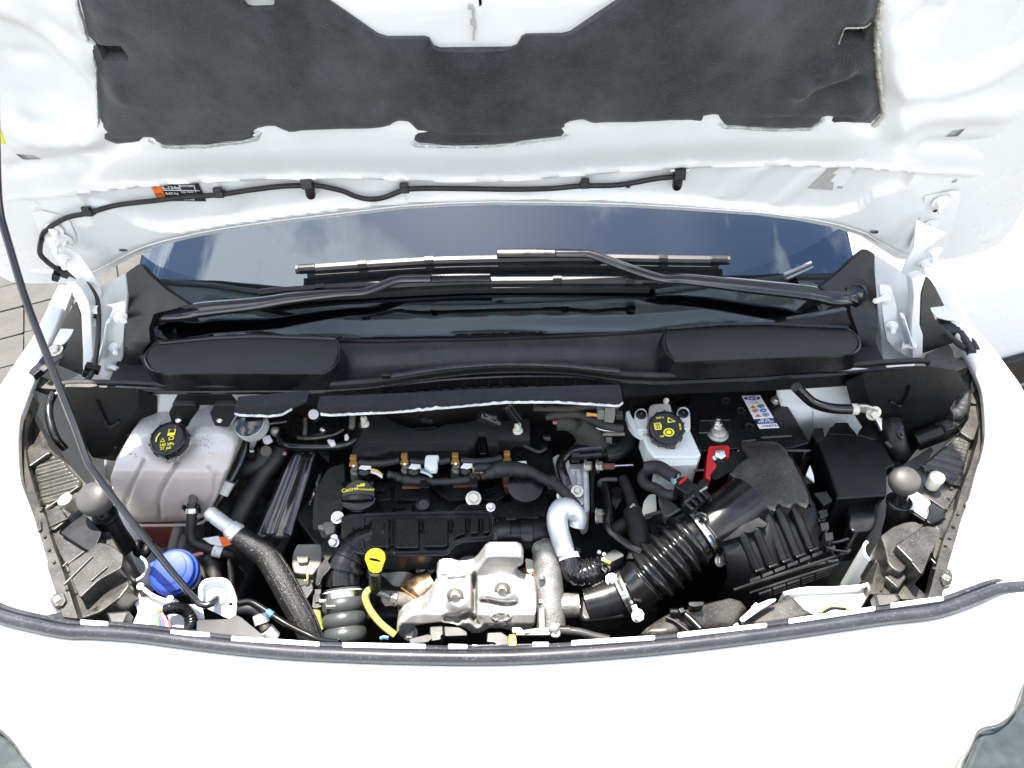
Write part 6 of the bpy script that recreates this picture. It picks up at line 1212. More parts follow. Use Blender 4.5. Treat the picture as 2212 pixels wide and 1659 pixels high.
def hsf(xs, ys):
    lx = (xs - 864.1) / .18229; ly = (ys - 1117.5) / .18229
    y = np.interp(ly, [430, 560, 690, 760, 1000, 1150, 1250, 1350, 1450], [.196, .190, .182, .174, .139, .117, .107, .102, .099])
    y += .016 * np.exp(-((lx - 880) / 24) ** 2) * sst(600, 780, ly) * sst(1250, 1100, ly)          # vertical crease
    y += -.009 * np.exp(-((((lx - 690) / 150) ** 2 + ((ly - 930) / 200) ** 2)) ** 2) - .008 * np.exp(-((((lx - 1180) / 230) ** 2 + ((ly - 860) / 170) ** 2)) ** 2)
    y += .008 * np.exp(-((ly - 1010 - 20 * np.sin(lx / 90)) / 24) ** 2) * sst(920, 990, lx) * sst(1420, 1360, lx)
    y += .016 * np.exp(-(pdist(lx, ly, [(560, 1200), (680, 1215), (820, 1150), (920, 1240)]) / 34) ** 2)
    y += -.006 * np.exp(-(pdist(lx, ly, [(620, 1225), (740, 1215)]) / 22) ** 2)
    y += .010 * np.exp(-(pdist(lx, ly, [(560, 700), (700, 690), (830, 680), (930, 620)]) / 30) ** 2) * 0 - .004 * np.exp(-(pdist(lx, ly, [(580, 700), (760, 690)]) / 16) ** 2)
    y += .010 * sst(420, 160, lx)
    e = np.hypot((lx - 1200) / 112, (ly - 1180) / 46); y += -.0022 * np.exp(-((e - 1) / .09) ** 2)
    return y
obj('shield', shell(hpx, hsf, 2.2, (0, .02, -.004), 'y', edge=.010, er=7), 'heat_alu', hsx, smooth=70)
for p in ((655, 925), (1210, 852)):
    q = t('N2', *p); y = float(hsf(np.array([q[0]]), np.array([q[1]]))[0]); obj('bolt', hexbolt(at(q, y=y - .002), (0, -.85, .5), .0085, .006, 1.75), 'zinc', hsx)
q = t('N2', 1200, 1180); y = float(hsf(np.array([q[0]]), np.array([q[1]]))[0]); c = at(q, y=y - .001); text('embossed_name', 'Ford', c, (1, 0, 0), (0, .45, .9), .015, 'heat_alu', hsx, .0006)
q = t('N2', 1200, 1262); y = float(hsf(np.array([q[0]]), np.array([q[1]]))[0]); text('embossed_number', 'SA  TCA  DI', at(q, y=y - .001), (1, 0, 0), (0, .45, .9), .009, 'heat_alu', hsx, .0006)
c = at(t('N2', 118, 1370), y=.118); obj('stud', join(hexbolt(c, (0, -.5, .9), .010, .009, 1.4), lathe([(.005, 0), (.005, .018), (.003, .022)], c - V((0, .012, .012)), (0, -.6, -.7), 10)), 'cast_alu', hsx)
pl = obj('oil_plug', lathe([(.018, -.03), (.018, -.006), (.016, 0), (.007, .001), (.006, -.004), (0, -.004)], at(t('N2', 1490, 735), y=.195), (0, -.6, .8), 20), 'rust', eng)
# ------------------------------------------------------------------ turbo compressor casting
tc_ = thing('turbo_casting', 'rough grey cast aluminium turbo housing right of the heat shield', 'turbo', at(t('N2', 1780, 1350), z=-.3))
C = [at(t('N2', *p), z=z) for p, z in (((1690, 300), -.095), ((1720, 420), -.10), ((1745, 620), -.115), ((1765, 850), -.13), ((1780, 1100), -.145), ((1785, 1380), -.165))]
obj('housing', tube(cat(C, 6), lambda s: np.interp(s, [0, .12, .4, 1], [.018, .0235, .0255, .027]), 26), 'turbo_cast', tc_, smooth=60)
obj('flange', prism(rnd(ats(t('N2', [(1570, 420), (1600, 310), (1700, 240), (1790, 250), (1870, 330), (1860, 380), (1720, 330), (1650, 360)]), z=-.088), .005), (0, 0, -.02)), 'turbo_cast', tc_, bevel=.003)
obj('flange_bolt', hexbolt(at(t('N2', 1640, 365), z=-.085), (-.2, -.4, .8), .008, .007, 1.4), 'cast_dirty', tc_)
for px in ([(1640, 960), (1800, 930), (1810, 1010), (1640, 1020)], [(1640, 1060), (1720, 1050), (1730, 1330), (1640, 1330)]): isl(t('N2', px), .03, -.118, 'turbo_cast', tc_, 'boss', .006, .004)
obj('nub', lathe([(.006, -.008), (.006, .004), (.003, .007), (0, .007)], at(t('N2', 1680, 715), z=-.095), (0, -.5, .8), 12), 'turbo_cast', tc_)
a, b = at(t('N2', 1900, 1045), z=-.145), at(t('N2', 2118, 1040), z=-.145); obj('outlet', tube([a, b], .0215, 24), 'turbo_cast', tc_, smooth=40); a, b = at(t('N2', 2120, 1075), z=-.145), at(t('N2', 2160, 1075), z=-.145); obj('outlet_bolt', lathe([(.006, 0), (.006, .02), (.012, .02), (.012, .026), (.009, .027), (.009, .038), (0, .038)], a, b - a, 12), 'zinc', tc_)
isl(t('N2', [(1480, 480), (1580, 500), (1620, 640), (1600, 700), (1500, 640)]), .03, -.12, 'clip_cream', tc_, 'gasket', .005, .003)
tb('N2', [(1595, 640), (1600, 800), (1620, 1000), (1625, 1290)], [-.115, -.125, -.14, -.16], .005, 'rust', tc_, 'rusty_rim', 8)
# ------------------------------------------------------------------ silver elbow pipe
sp = thing('silver_elbow', 'shiny silver foil covered elbow pipe above the turbo housing', 'pipe', at(t('Q1', 350, 1600), z=-.1))
C = [at(t('Q1', *p), z=z) for p, z in (((505, 1560), -.070), ((520, 1460), -.058), ((450, 1370), -.045), ((350, 1345), -.040), ((290, 1420), -.042), ((285, 1540), -.052), ((320, 1680), -.066), ((355, 1790), -.078), ((385, 1880), -.086))]
obj('elbow', tube(cat(C[2:], 8), lambda s: .0200 - .002 * s, 24), 'pipe_alu', sp, smooth=60)
obj('loop', tube(cat(C[:4], 8), lambda s: .0165 + .003 * s, 24), 'pipe_alu', sp, smooth=60)
E = [at(t('Q2', *p), z=z) for p, z in (((370, 440), -.084), ((400, 520), -.088), ((430, 640), -.094), ((455, 740), -.10), ((500, 800), -.105), ((600, 800), -.11), ((700, 770), -.115))]
ek = thing('elbow_hose', 'short black rubber elbow hose with a white clamp below the silver pipe', 'hose', E[3] - V((0, 0, .03)))
obj('hose', tube(cat(E, 8), lambda s: np.interp(s, [0, .15, .5, .8, 1], [.0155, .0175, .0185, .021, .024]) + (.0012 * math.sin(s * 95) if s > .62 else 0), 22), 'hose_gloss', ek, smooth=50)
band(E[1].lerp(E[2], .65), E[2] - E[1], .0178, .0095, 'label_white', ek); obj('clamp_ear', box(E[1].lerp(E[2], .2) + V((.018, .002, .004)), (.014, .012, .008), ry=.5), 'plastic_satin', ek, bevel=.003)
# ------------------------------------------------------------------ cast side cover of the engine (right end)
ec = thing('engine_end_cover', 'pale cast aluminium end cover on the right of the engine', 'cover', at(t('Q1', 560, 1300), z=-.2))
isl(t('Q1', [(225, 740), (300, 700), (420, 770), (430, 820), (620, 810), (655, 870), (665, 1100), (672, 1380), (600, 1430), (540, 1330), (470, 1200), (350, 1050), (285, 900)]), .07, -.088, 'end_cast', ec, 'cover', .006, .003)
for px, z in (([(430, 870), (560, 870), (570, 1060), (510, 1060), (505, 900), (435, 900)], -.083), ([(590, 830), (630, 830), (650, 1380), (600, 1400)], -.080), ([(500, 1260), (600, 1250), (600, 1300), (520, 1310)], -.082)): isl(t('Q1', px), .012, z, 'end_cast', ec, 'web', .003, .002)
for p, s in (((520, 1145), .0105), ((325, 1200), .007)): obj('bolt', join(hexbolt(at(t('Q1', *p), z=-.080), (0, -.35, 1), s * .7, .004, 1.7), lathe([(.004, .004), (.004, .008)], at(t('Q1', *p), z=-.080), (0, -.35, 1), 10)), 'zinc', ec)
obj('ear', lathe([(.013, -.01), (.014, 0), (.012, .002), (0, .002)], at(t('Q1', 515, 1150), z=-.084), (0, -.35, 1), 24), 'cast_dirty', ec)
isl(t('Q1', [(355, 790), (430, 770), (420, 850), (360, 860)]), .02, -.078, 'white_plastic', ec, 'tab', .003, .002)
for y in (1420, 1480): obj('stud', join(hexbolt(at(t('Q1', 750, y - 10), z=-.095), (1, -.2, .3), .009, .012, 1.3), lathe([(.005, 0), (.005, .03)], at(t('Q1', 750, y - 10), z=-.095), (1, -.2, .2), 10)), 'zinc', ec)
obj('stud', join(hexbolt(at(t('Q1', 620, 850), z=-.078), (1, -.2, .3), .010, .012, 1.4), hexbolt(at(t('Q1', 760, 850), z=-.078), (1, -.2, .3), .010, .010, 1.4)), 'zinc', ec)
obj('spindle', tube(ats(t('Q1', [(780, 850), (960, 850)]), z=-.078), .0065, 10), 'rust', ec); obj('spindle', tube(ats(t('Q1', [(960, 845), (1180, 835)]), z=-.078), .0022, 8), 'steel', ec)
# ------------------------------------------------------------------ latch and bonnet catch parts at the nose
lt = thing('bonnet_latch', 'yellow latch lever and black catch plate in the nose panel centre', 'latch', at(t('N2', 1330, 1600), z=-.05))
obj('yellow_lever', slab(t('N2', [(1290, 1385), (1370, 1385), (1382, 1470), (1376, 1575), (1300, 1575), (1283, 1450)]), .014, r=.002, z=.004), 'yellow_latch', lt, bevel=.0025)
isl(t('N2', [(1030, 1360), (1200, 1350), (1290, 1410), (1290, 1570), (1130, 1570), (1130, 1490), (1020, 1480)]), .03, -.012, 'plastic', lt, 'catch', .003, .002); isl(t('N2', [(1040, 1500), (1120, 1495), (1120, 1560), (1030, 1560)]), .01, -.002, 'plastic_grey', lt, 'catch_eye', .003, .0015)
tb('N2', [(860, 1525), (940, 1535), (1050, 1540), (1100, 1535)], .0, .0022, 'zinc', lt, 'spring', 6)
isl(t('N2', [(1325, 1300), (1430, 1300), (1470, 1340), (1460, 1370), (1330, 1370)]), .01, -.015, 'zinc', lt, 'hook_plate', .003, .0015)
tb('N2', [(1470, 1365), (1600, 1345), (1720, 1335), (1800, 1335)], -.012, .0042, 'zinc', lt, 'cable_end', 8); tb('N2', [(1800, 1335), (1900, 1335), (2010, 1335)], -.012, .007, 'plastic', lt, 'sleeve', 10)
tb('Q2', [(330, 1470), (440, 1475), (560, 1490), (700, 1530), (830, 1560), (900, 1575)], [-.012] * 6, .0065, 'rubber', lt, 'cable', 10); tb('N2', [(1380, 1385), (1540, 1385), (1760, 1380), (1850, 1370)], -.014, .0028, 'zinc', lt, 'rod', 8)
obj('hook', tube(rnd(ats(t('N2', [(1870, 1265), (1880, 1350), (1880, 1400), (1840, 1410), (1800, 1390)]), z=-.008), .006, 4, False), .003, 8), 'zinc', lt); obj('ball', lathe([(.004, -.006), (.009, 0), (.009, .004), (.004, .010), (0, .011)], at(t('N2', 1825, 1320), z=-.008), (0, -.2, 1), 14), 'cast_alu', lt, smooth=60)
for px, z in (([(350, 1290), (510, 1280), (515, 1390), (490, 1400), (490, 1450), (370, 1470), (350, 1380)], -.03), ([(520, 1290), (700, 1300), (790, 1350), (800, 1400), (530, 1410)], -.05), ([(100, 1440), (340, 1380), (400, 1420), (330, 1480), (120, 1500)], -.03)): isl(t('N2', px), .02, z, 'plastic', lt, 'nose_plug', .003, .002)
tb('M2', [(1660, 1440), (1700, 1420), (1760, 1430)], -.03, .003, 'wire_bright', lt, 'wire', 6)
# ================================================================== brake fluid reservoir
bf = thing('brake_reservoir', 'white brake fluid reservoir with black ribbed cap', 'reservoir', at(t('Q1', 1700, 850), z=-.12))
isl(t('Q1', [(1270, 430), (1380, 370), (1850, 390), (1910, 520), (1992, 700), (1975, 725), (1955, 745), (1430, 745), (1340, 620)]), .05, -.012, 'white_plastic', bf, 'tank', .006, .005)
isl(t('Q1', [(1440, 740), (1955, 740), (1950, 800), (1925, 825), (1540, 848), (1510, 820)]), .08, -.018, 'white_plastic', bf, 'lower_tank', .006, .005)
for px in ([(1090, 205), (1140, 180), (1165, 260), (1230, 330), (1330, 440), (1290, 470), (1200, 420), (1130, 330)], ): isl(t('Q1', px), .02, -.004, 'white_plastic', bf, 'arm', .005, .004)
for (cx, cy), low in (((1278, 240), (1290, 440)), ((1778, 225), (1790, 430))):
    px = t('Q1', [(cx - 82, cy), (cx - 70, cy - 50), (cx - 30, cy - 80), (cx + 25, cy - 85), (cx + 65, cy - 55), (cx + 80, cy), (cx + 85, cy + 180), (cx - 50, cy + 180), (cx - 50, cy + 80), (cx - 75, cy + 40)])
    e = obj('ear', slab(px, .012, r=.004, z=.002), 'white_plastic', bf, bevel=.003); c = at(t('Q1', cx, cy), z=.004)
    g = obj('bush', lathe([(.0105, -.004), (.0105, .001), (.0095, .003), (.007, .0034), (.006, .0015), (0, .0015)], c, (0, -.3, 1), 20), 'plastic_satin', e, smooth=40); obj('hex', hexbolt(c + V((0, 0, .001)), (0, -.3, 1), .0032, .002, 0), 'plastic_grey', e)
isl(t('Q1', [(1370, 140), (1420, 108), (1620, 100), (1645, 200), (1655, 320), (1360, 330)]), .05, .0, 'tank', bf, 'rear_chamber', .006, .006)
obj('pin', lathe([(.006, 0), (.006, .006), (.003, .012), (0, .013)], at(t('Q1', 1570, 85), z=.0), (0, -.3, 1), 12), 'white_plastic', bf)
bax = V((-.02, -.40, 1)).normalized(); bc = at(t('Q1', 1580, 385), z=.022); cp = fillcap(bc, bax, .034, .024, bf, 14)
bx = V((.99, .06, .02))
frame_mark([(-.023, -.004), (-.011, -.004), (-.009, .004), (-.011, .010), (-.024, .010)], .25, bc, bax, bx, cp)
for k in range(3): mark([(-.021 + k * .004, -.001), (-.0192 + k * .004, -.001), (-.0192 + k * .004, .007), (-.021 + k * .004, .007)], bc, bax, bx, cp)
frame_mark([(.003, .008), (.019, .009), (.005, .020)], .38, bc, bax, bx, cp); frame_mark([(.002 + .0105 * math.cos(a), -.011 + .0085 * math.sin(a)) for a in np.linspace(.15, 6.13, 18)], .3, bc, bax, bx, cp)
mark([(.002 + .005 * math.cos(a), -.011 + .004 * math.sin(a)) for a in np.linspace(0, 6, 12)], bc, bax, bx, cp)
for a, b, s in ((-.010, .0195, 'DOT 4'), (.0255, -.002, 'FLUID'), (-.012, -.018, 'USE')): text('lettering', s, on(bc, bax, bx, a, b), bx if s != 'FLUID' else bx.cross(bax) * -1, bax.cross(bx) if s != 'FLUID' else bx * -1, .0048, 'yellow_print', cp, .0012)
obj('code_plate', box(on(bc, bax, bx, .008, -.0345) - bax * .014, (.010, .002, .012), rx=-.35), 'plastic_grey', cp)
obj('mount', slab(t('Q1', [(1180, 130), (1340, 100), (1370, 60), (1660, 50), (1680, 130), (1860, 120), (1870, 500), (1380, 520), (1300, 480), (1180, 300)]), .05, z=-.03), 'plastic', bf, bevel=.004)
# ================================================================== battery
bt = thing('battery', 'black battery under the cowl with a white warning label', 'battery', at(t('R1', 900, 800), z=-.25))
BZ = -.03
isl(t('R1', [(250, 100), (1340, 60), (1420, 230), (1700, 690), (1480, 760), (900, 760), (330, 800), (290, 480)]), .18, BZ, 'plastic_satin', bt, 'case', .006, .004)
isl(t('R1', [(380, 440), (760, 430), (770, 560), (380, 575)]), .006, BZ + .006, 'plastic', bt, 'terminal_tray', .003, .002)
for a, b in (((1120, 635), (1480, 615)), ((890, 685), (1050, 665)), ((1420, 790), (1700, 790)), ((320, 1025), (440, 1020)), ((400, 440), (750, 432)), ((380, 575), (540, 575))): tb('R1', [a, b], BZ + .004, .0022, 'plastic_grey', bt, 'edge_rib', 6, 2)
for p in ((880, 320), (980, 510), (700, 200)):
    c = at(t('R1', *p), z=BZ + .001); pl_ = obj('vent_plug', lathe([(.011, -.002), (.0115, .001), (.009, .0015), (.008, .0003), (0, .0003)], c, (0, 0, 1), 20), 'plastic', bt, smooth=40)
    for k in range(6): obj('plug_tooth', box(c + V((math.cos(k) * .0065, math.sin(k) * .0065, .001)), (.002, .002, .002)), 'plastic_grey', pl_)
lb = obj('label', slab(t('R1', [(890, 140), (1105, 132), (1268, 400), (1035, 415)]), .001, z=BZ + .0025), 'label_white', bt); lb['label'] = 'white battery label with hazard symbols'
dx_ = (at(t('R1', 1105, 132), z=BZ) - at(t('R1', 890, 140), z=BZ)).normalized(); dy_ = V((0, 0, 1)).cross(dx_)
ov = obj('name_oval', slab([t('R1', 1012 + 98 * math.cos(a), 168 + 20 * math.sin(a)) for a in np.linspace(0, 6.02, 24)], .0005, z=BZ + .0035), 'label_blue', lb); text('lettering', 'Ford', at(t('R1', 1012, 168), z=BZ + .0036), dx_, dy_, .0105, 'label_white', ov, .0003)
for k in range(3): obj('print', slab(t('R1', [(1000 - 20 + k * 8, 200 + k * 14), (1070 + k * 16, 198 + k * 14), (1074 + k * 16, 204 + k * 14), (984 + k * 8, 206 + k * 14)]), .0004, z=BZ + .0032), 'label_grey', lb)
def tri(x, y, mt): obj('hazard_triangle', slab(t('R1', [(x - 36, y + 20), (x + 42, y + 18), (x - 8, y - 22)]), .0005, z=BZ + .0033), mt, lb); obj('glyph', slab(t('R1', [(x - 10, y + 12), (x + 10, y + 12), (x, y - 4)]), .0004, z=BZ + .0038), 'label_black', lb)
tri(1025, 268, 'sign_orange'); tri(1085, 372, 'sign_orange')
for x, y, mt, fill in ((1115, 262, 'label_black', 0), (1048, 315, 'sign_red', 0), (1145, 312, 'sign_blue', 1), (1175, 364, 'sign_blue', 0)):
    o_ = [t('R1', x + 38 * math.cos(a), y + 21 * math.sin(a)) for a in np.linspace(0, 5.98, 20)]; i_ = [t('R1', x + 29 * math.cos(a), y + 15 * math.sin(a)) for a in np.linspace(0, 5.98, 20)]
    A, B = ats(o_, z=BZ + .0034), ats(i_, z=BZ + .0034)
    if fill: obj('safety_sign', prism(A, (0, 0, -.0005)), mt, lb)
    else: obj('safety_sign', (A + B, [(i, (i + 1) % 20, 20 + (i + 1) % 20, 20 + i) for i in range(20)]), mt, lb, solid=.0004)
    obj('glyph', slab(t('R1', [(x - 16, y - 4), (x + 14, y - 8), (x + 16, y + 4), (x - 12, y + 7)]), .0004, z=BZ + .0039), 'label_white' if fill else 'label_black', lb)
l2 = obj('blue_label', slab(t('R1', [(1040, 415), (1262, 403), (1300, 462), (1072, 472)]), .001, z=BZ + .0024), 'label_blue', bt)
for s, y in (('60 Ah', 425), ('590 A EN', 447)): text('lettering', s, at(t('R1', 1165 + (y - 425) * .5, y), z=BZ + .0026), dx_, dy_, .0075, 'label_white', l2, .0003)
l3 = obj('maker_label', slab(t('R1', [(1072, 475), (1302, 465), (1335, 515), (1102, 528)]), .001, z=BZ + .0024), 'label_white', bt); text('lettering', 'VARTA', at(t('R1', 1230, 497), z=BZ + .0026), dx_, dy_, .0085, 'label_black', l3, .0003); obj('glyph', slab([t('R1', 1140 + 16 * math.cos(a), 502 + 10 * math.sin(a)) for a in np.linspace(0, 6, 10)], .0004, z=BZ + .003), 'label_grey', l3)
# terminal clamp, post and red cover
tm = thing('terminal_clamp', 'grey metal battery terminal clamp with its bolt', 'terminal', at(t('R1', 620, 650), z=BZ))
c = at(t('R1', 620, 560), z=-.02); obj('post', lathe([(.021, -.032), (.022, -.012), (.020, -.008), (.016, -.004), (.0145, 0), (.012, .001), (0, .001)], c, (0, -.1, 1), 28), 'zinc', tm, smooth=40)
obj('strap', slab(t('R1', [(640, 700), (700, 600), (760, 620), (820, 660), (885, 740), (880, 800), (800, 770), (720, 720)]), .008, r=.004, z=-.035), 'zinc', tm, bevel=.003)
obj('clamp_bolt', join(hexbolt(at(t('R1', 600, 500), z=-.02), (0, .2, 1), .009, .008, 1.3), lathe([(.005, 0), (.005, .016)], at(t('R1', 600, 480), z=-.018), (0, .2, 1), 10), box(at(t('R1', 545, 520), z=-.03), (.010, .022, .016)), box(at(t('R1', 640, 515), z=-.03), (.010, .018, .014))), 'steel', tm, bevel=.001)
rd = thing('red_terminal_cover', 'red plastic battery terminal cover beside the clamp', 'terminal cover', at(t('R1', 560, 1100), z=-.12))
isl(t('R1', [(500, 735), (735, 725), (748, 760), (740, 870), (690, 850), (690, 815), (555, 820), (540, 900), (600, 960), (520, 1060), (525, 1140), (460, 1110), (480, 860)]), .05, -.022, 'red', rd, 'cover', .004, .003)
isl(t('R1', [(545, 820), (740, 812), (738, 880), (600, 915), (540, 905)]), .01, -.034, 'zinc', rd, 'contact', .002, .0015); obj('nut', hexbolt(at(t('R1', 620, 850), z=-.03), (0, -.3, 1), .011, .010, 1.3), 'steel', rd)
# ================================================================== fuse box
fb = thing('fuse_box', 'black box with stepped lid tabs beside the right fender', 'box', at(t('S1', 400, 1300), z=-.2))
isl(t('S1', [(-120, 640), (0, 600), (640, 600), (700, 700), (740, 830), (830, 960), (720, 1000), (715, 1300), (640, 1330), (140, 1355), (80, 1200), (20, 1000)]), .14, -.035, 'plastic', fb, 'lid', .006, .005)
for px in ([(-150, 520), (-40, 515), (-20, 640), (-120, 680), (-170, 600)], [(0, 590), (40, 510), (80, 500), (100, 455), (255, 455), (270, 490), (370, 610)], [(370, 600), (390, 545), (430, 495), (600, 482), (640, 540), (660, 640), (560, 660)]): isl(t('S1', px), .05, -.032, 'plastic', fb, 'tab', .004, .003)
isl(t('S1', [(240, 1350), (620, 1330), (600, 1600), (540, 1750), (280, 1760)]), .10, -.06, 'plastic_satin', fb, 'neck', .015, .006)
isl(t('S1', [(110, 1340), (700, 1300), (705, 1330), (130, 1365)]), .012, -.029, 'plastic_satin', fb, 'lid_edge', .002, .002)
isl(t('R1', [(1700, 960), (1740, 1080), (1750, 1160), (1650, 1080)]), .004, -.04, 'paint_inner', fb, 'gap_plate', .001, 0)
# dark trunking between fuse box and headlamp
tk = thing('black_trunking', 'black ribbed cable trunking right of the fuse box', 'trunking', at(t('S1', 800, 800), z=-.15))
tb('S1', [(760, 450), (790, 560), (830, 720), (870, 850)], [-.01, -.015, -.03, -.05], .020, 'plastic', tk, 'trunk', 16); tb('S1', [(1480, 480), (1350, 560), (1200, 620), (1050, 680)], [-.02, -.03, -.04, -.05], .020, 'plastic', tk, 'trunk', 14)
for p in ((870, 490), (880, 620), (735, 720), (870, 590)): obj('glint_chip', box(at(t('S1', *p), z=.0), (.006, .014, .003), rz=.3), 'plastic_grey', tk)  # grey chips that put small glints into the shape
isl(t('S1', [(860, 980), (1060, 860), (1240, 740), (1270, 780), (1140, 1000), (1130, 960), (1030, 1080), (900, 1010)]), .06, -.05, 'plastic_dusty', tk, 'shelf', .006, .004)
# earth strap with its lug on the white sheet
es = thing('earth_cable', 'thick black earth cable with brass lug on white sheet', 'cable', at(t('D', 600, 1470), y=.43))
obj('cable', tube(cat(ats(t('D', [(240, 1270), (300, 1330), (380, 1400), (480, 1440), (600, 1460), (740, 1462)]), y=.43), 6), .0098, 14), 'hose_gloss', es, smooth=60)
obj('ferrule', lathe([(.0108, -.006), (.0108, .006)], at(t('D', 745, 1462), y=.43), (1, 0, 0), 16), 'fray_tan', es); obj('lug', prism(rnd(ats(t('D', [(755, 1435), (860, 1432), (940, 1460), (965, 1510), (930, 1545), (880, 1520), (820, 1495), (755, 1480)]), y=.428), .006), (0, .006, 0)), 'zinc', es, bevel=.002)
obj('bolt', hexbolt(at(t('D', 910, 1495), y=.427), (0, -.9, .4), .009, .010, 1.6), 'zinc', es); tb('D', [(950, 1540), (975, 1590), (1000, 1640)], [-.01, -.015, -.02], .0085, 'steel', es, 'crimp', 10)
sc = thing('battery_stud', 'small clear stud with brass nut at the battery rear', 'stud', at(t('R1', 1295, 250), z=BZ)); obj('nut', hexbolt(at(t('R1', 1295, 200), z=-.03), (0, -.1, 1), .008, .008, 1.4), 'zinc', sc); obj('stud', lathe([(.005, 0), (.0045, .025), (.003, .03), (0, .03)], at(t('R1', 1305, 165), z=-.03), (.1, .2, 1), 10), 'steel', sc)
# ================================================================== air filter box
ab = thing('air_filter_box', 'big ribbed black air filter box at the right', 'air filter box', at(t('R2', 1400, 700), z=-.25))
def lidf(xs, ys):
    lx = (xs - 1440.1) / .18229; ly = (ys - 829.5) / .18229; return -.012 - .006 * sst(900, 700, ly) + .002 * np.sin(lx / 200)
obj('lid_top', shell(t('R1', [(890, 690), (960, 672), (1070, 668), (1240, 668), (1330, 690), (1420, 770), (1450, 830), (1500, 890), (1520, 950), (1560, 1010), (1600, 1090), (1650, 1200), (1690, 1330), (1695, 1400), (1660, 1455), (1600, 1440), (1540, 1400), (1510, 1405), (1470, 1460), (1380, 1440), (1340, 1405), (1310, 1410), (1290, 1490), (1230, 1480), (1190, 1455), (1140, 1452), (980, 1260), (860, 1150), (745, 1050), (780, 1010), (900, 900), (975, 860), (920, 780), (885, 720)]), lidf, 3.5, (0, 0, -.03), 'z', edge=.003, er=3), 'plastic_dusty', ab, smooth=50)
isl(t('R1', [(880, 690), (1320, 670), (1450, 800), (1700, 1380), (1690, 1460), (1900, 1900), (2080, 2100), (950, 2280), (720, 2080), (640, 1900), (1010, 1540), (740, 1060), (880, 880)]), .12, -.098, 'plastic', ab, 'lower_body', .01, .006)
_tp = resample(ats(t('R2', [(650, 420), (880, 345), (1060, 260), (1200, 205), (1190, 20), (1350, -40), (1520, -50), (1690, -80), (1740, -60)]), z=-.036), 40); _bt = resample(ats(t('R2', [(720, 800), (960, 830), (1250, 730), (1570, 600), (1900, 470)]), z=-.09), 40)
obj('sloped_face', loft([_tp, [a.lerp(b, .5) + V((0, 0, .004)) for a, b in zip(_tp, _bt)], _bt, [p + V((0, .0, -.10)) for p in _bt]], close=False), 'plastic', ab, smooth=40, solid=.004)
_sd = resample(ats(t('R1', [(1440, 790), (1600, 1080), (1690, 1330), (1700, 1400)]), z=-.03), 12); obj('side_face', loft([_sd, [p + V((.035, -.005, -.08)) for p in _sd]], close=False), 'plastic', ab, smooth=40, solid=.004)
# sloping ribbed front of the lid
base = t('R2', [(650, 420), (870, 340), (900, 290), (930, 290), (980, 310), (1040, 290), (1070, 240), (1140, 250), (1200, 205)])
isl(t('R2', [(650, 415), (880, 345), (895, 295), (960, 310), (1040, 290), (1065, 240), (1150, 245), (1205, 205), (1040, 95)]), .05, -.022, 'plastic_satin', ab, 'front_step', .003, .002)
for k, (a, b) in enumerate((((900, 300), (1090, 740)), ((1065, 250), (1250, 690)), ((1190, 60), (1410, 630)), ((1330, 0), (1570, 570)), ((1520, -20), (1730, 500)))):
    A, B = at(t('R2', *a), z=-.026), at(t('R2', *b), z=-.078); w_ = .0125
    sx = V((.93, .36, 0)); obj('rib', loft([[p - sx * w_ + V((0, 0, -.03)), p - sx * w_ * .8, p + V((0, -.003, .004)), p + sx * w_ * .6, p + sx * w_ * .9 + V((0, 0, -.03))] for p in (A, A.lerp(B, .5), B)]), 'plastic', ab, bevel=.003)
    obj('rib_foot', box(B + V((.0, -.004, .003)), (.018, .005, .006), rz=.33), 'plastic_satin', ab, bevel=.0015); obj('rib_stem', tube([B, B + (A - B) * .12 + V((0, 0, .003))], .0022, 6), 'plastic_satin', ab)
for k in range(7):
    a = (1000 + k * 148, 880 - k * 60); isl(t('R2', [(a[0] - 20, a[1] - 20), (a[0] + 105, a[1] - 68), (a[0] + 120, a[1] - 30), (a[0] - 5, a[1] + 20)]), .02, -.078, 'plastic_satin', ab, 'ledge_cell', .002, .0015)
tb('R2', [(790, 990), (1100, 885), (1600, 720), (2130, 550), (2170, 510)], -.076, .003, 'plastic_satin', ab, 'ledge', 6, 1, False); tb('R2', [(980, 1025), (1500, 850), (2040, 680)], -.085, .0022, 'plastic_satin', ab, 'ledge', 6, 1, False)
for k in range(5):
    a = (1090 + k * 168, 1040 - k * 62)
    for d in (0, 34, 62): tb('R2', [(a[0], a[1] + d), (a[0] + 145, a[1] + d - 52)], -.09 - d * .0002, .0026 if d == 0 else .0016, 'plastic_satin', ab, 'louvre', 6, 2)
for k, p in enumerate(((1830, 120), (1870, 230), (1920, 350))): isl(t('R2', [(p[0] - 50, p[1] - 40), (p[0] + 50, p[1] - 50), (p[0] + 60, p[1] + 40), (p[0] - 30, p[1] + 60)]), .03, -.05, 'plastic_satin', ab, 'side_catch', .003, .003)
for px in ([(1620, 1100), (1700, 1060), (1750, 1150), (1660, 1190)], [(1740, 1290), (1900, 1270), (1970, 1390), (1860, 1440)], [(1790, 1500), (1900, 1480), (1920, 1560), (1830, 1600)]): isl(t('R1', px), .03, -.045, 'plastic_satin', ab, 'side_catch', .003, .003)
tb('R2', [(1880, 450), (1930, 500), (2000, 520), (2140, 540)], -.066, .0028, 'plastic_satin', ab, 'edge', 6); tb('R2', [(1900, 410), (2000, 425), (2150, 380)], -.06, .0025, 'plastic_satin', ab, 'edge', 6)
isl(t('R1', [(480, 960), (620, 870), (760, 800), (790, 770), (830, 820), (900, 740), (980, 860), (740, 1050), (560, 1150), (500, 1040)]), .08, -.03, 'plastic', ab, 'rear_spout', .012, .006)
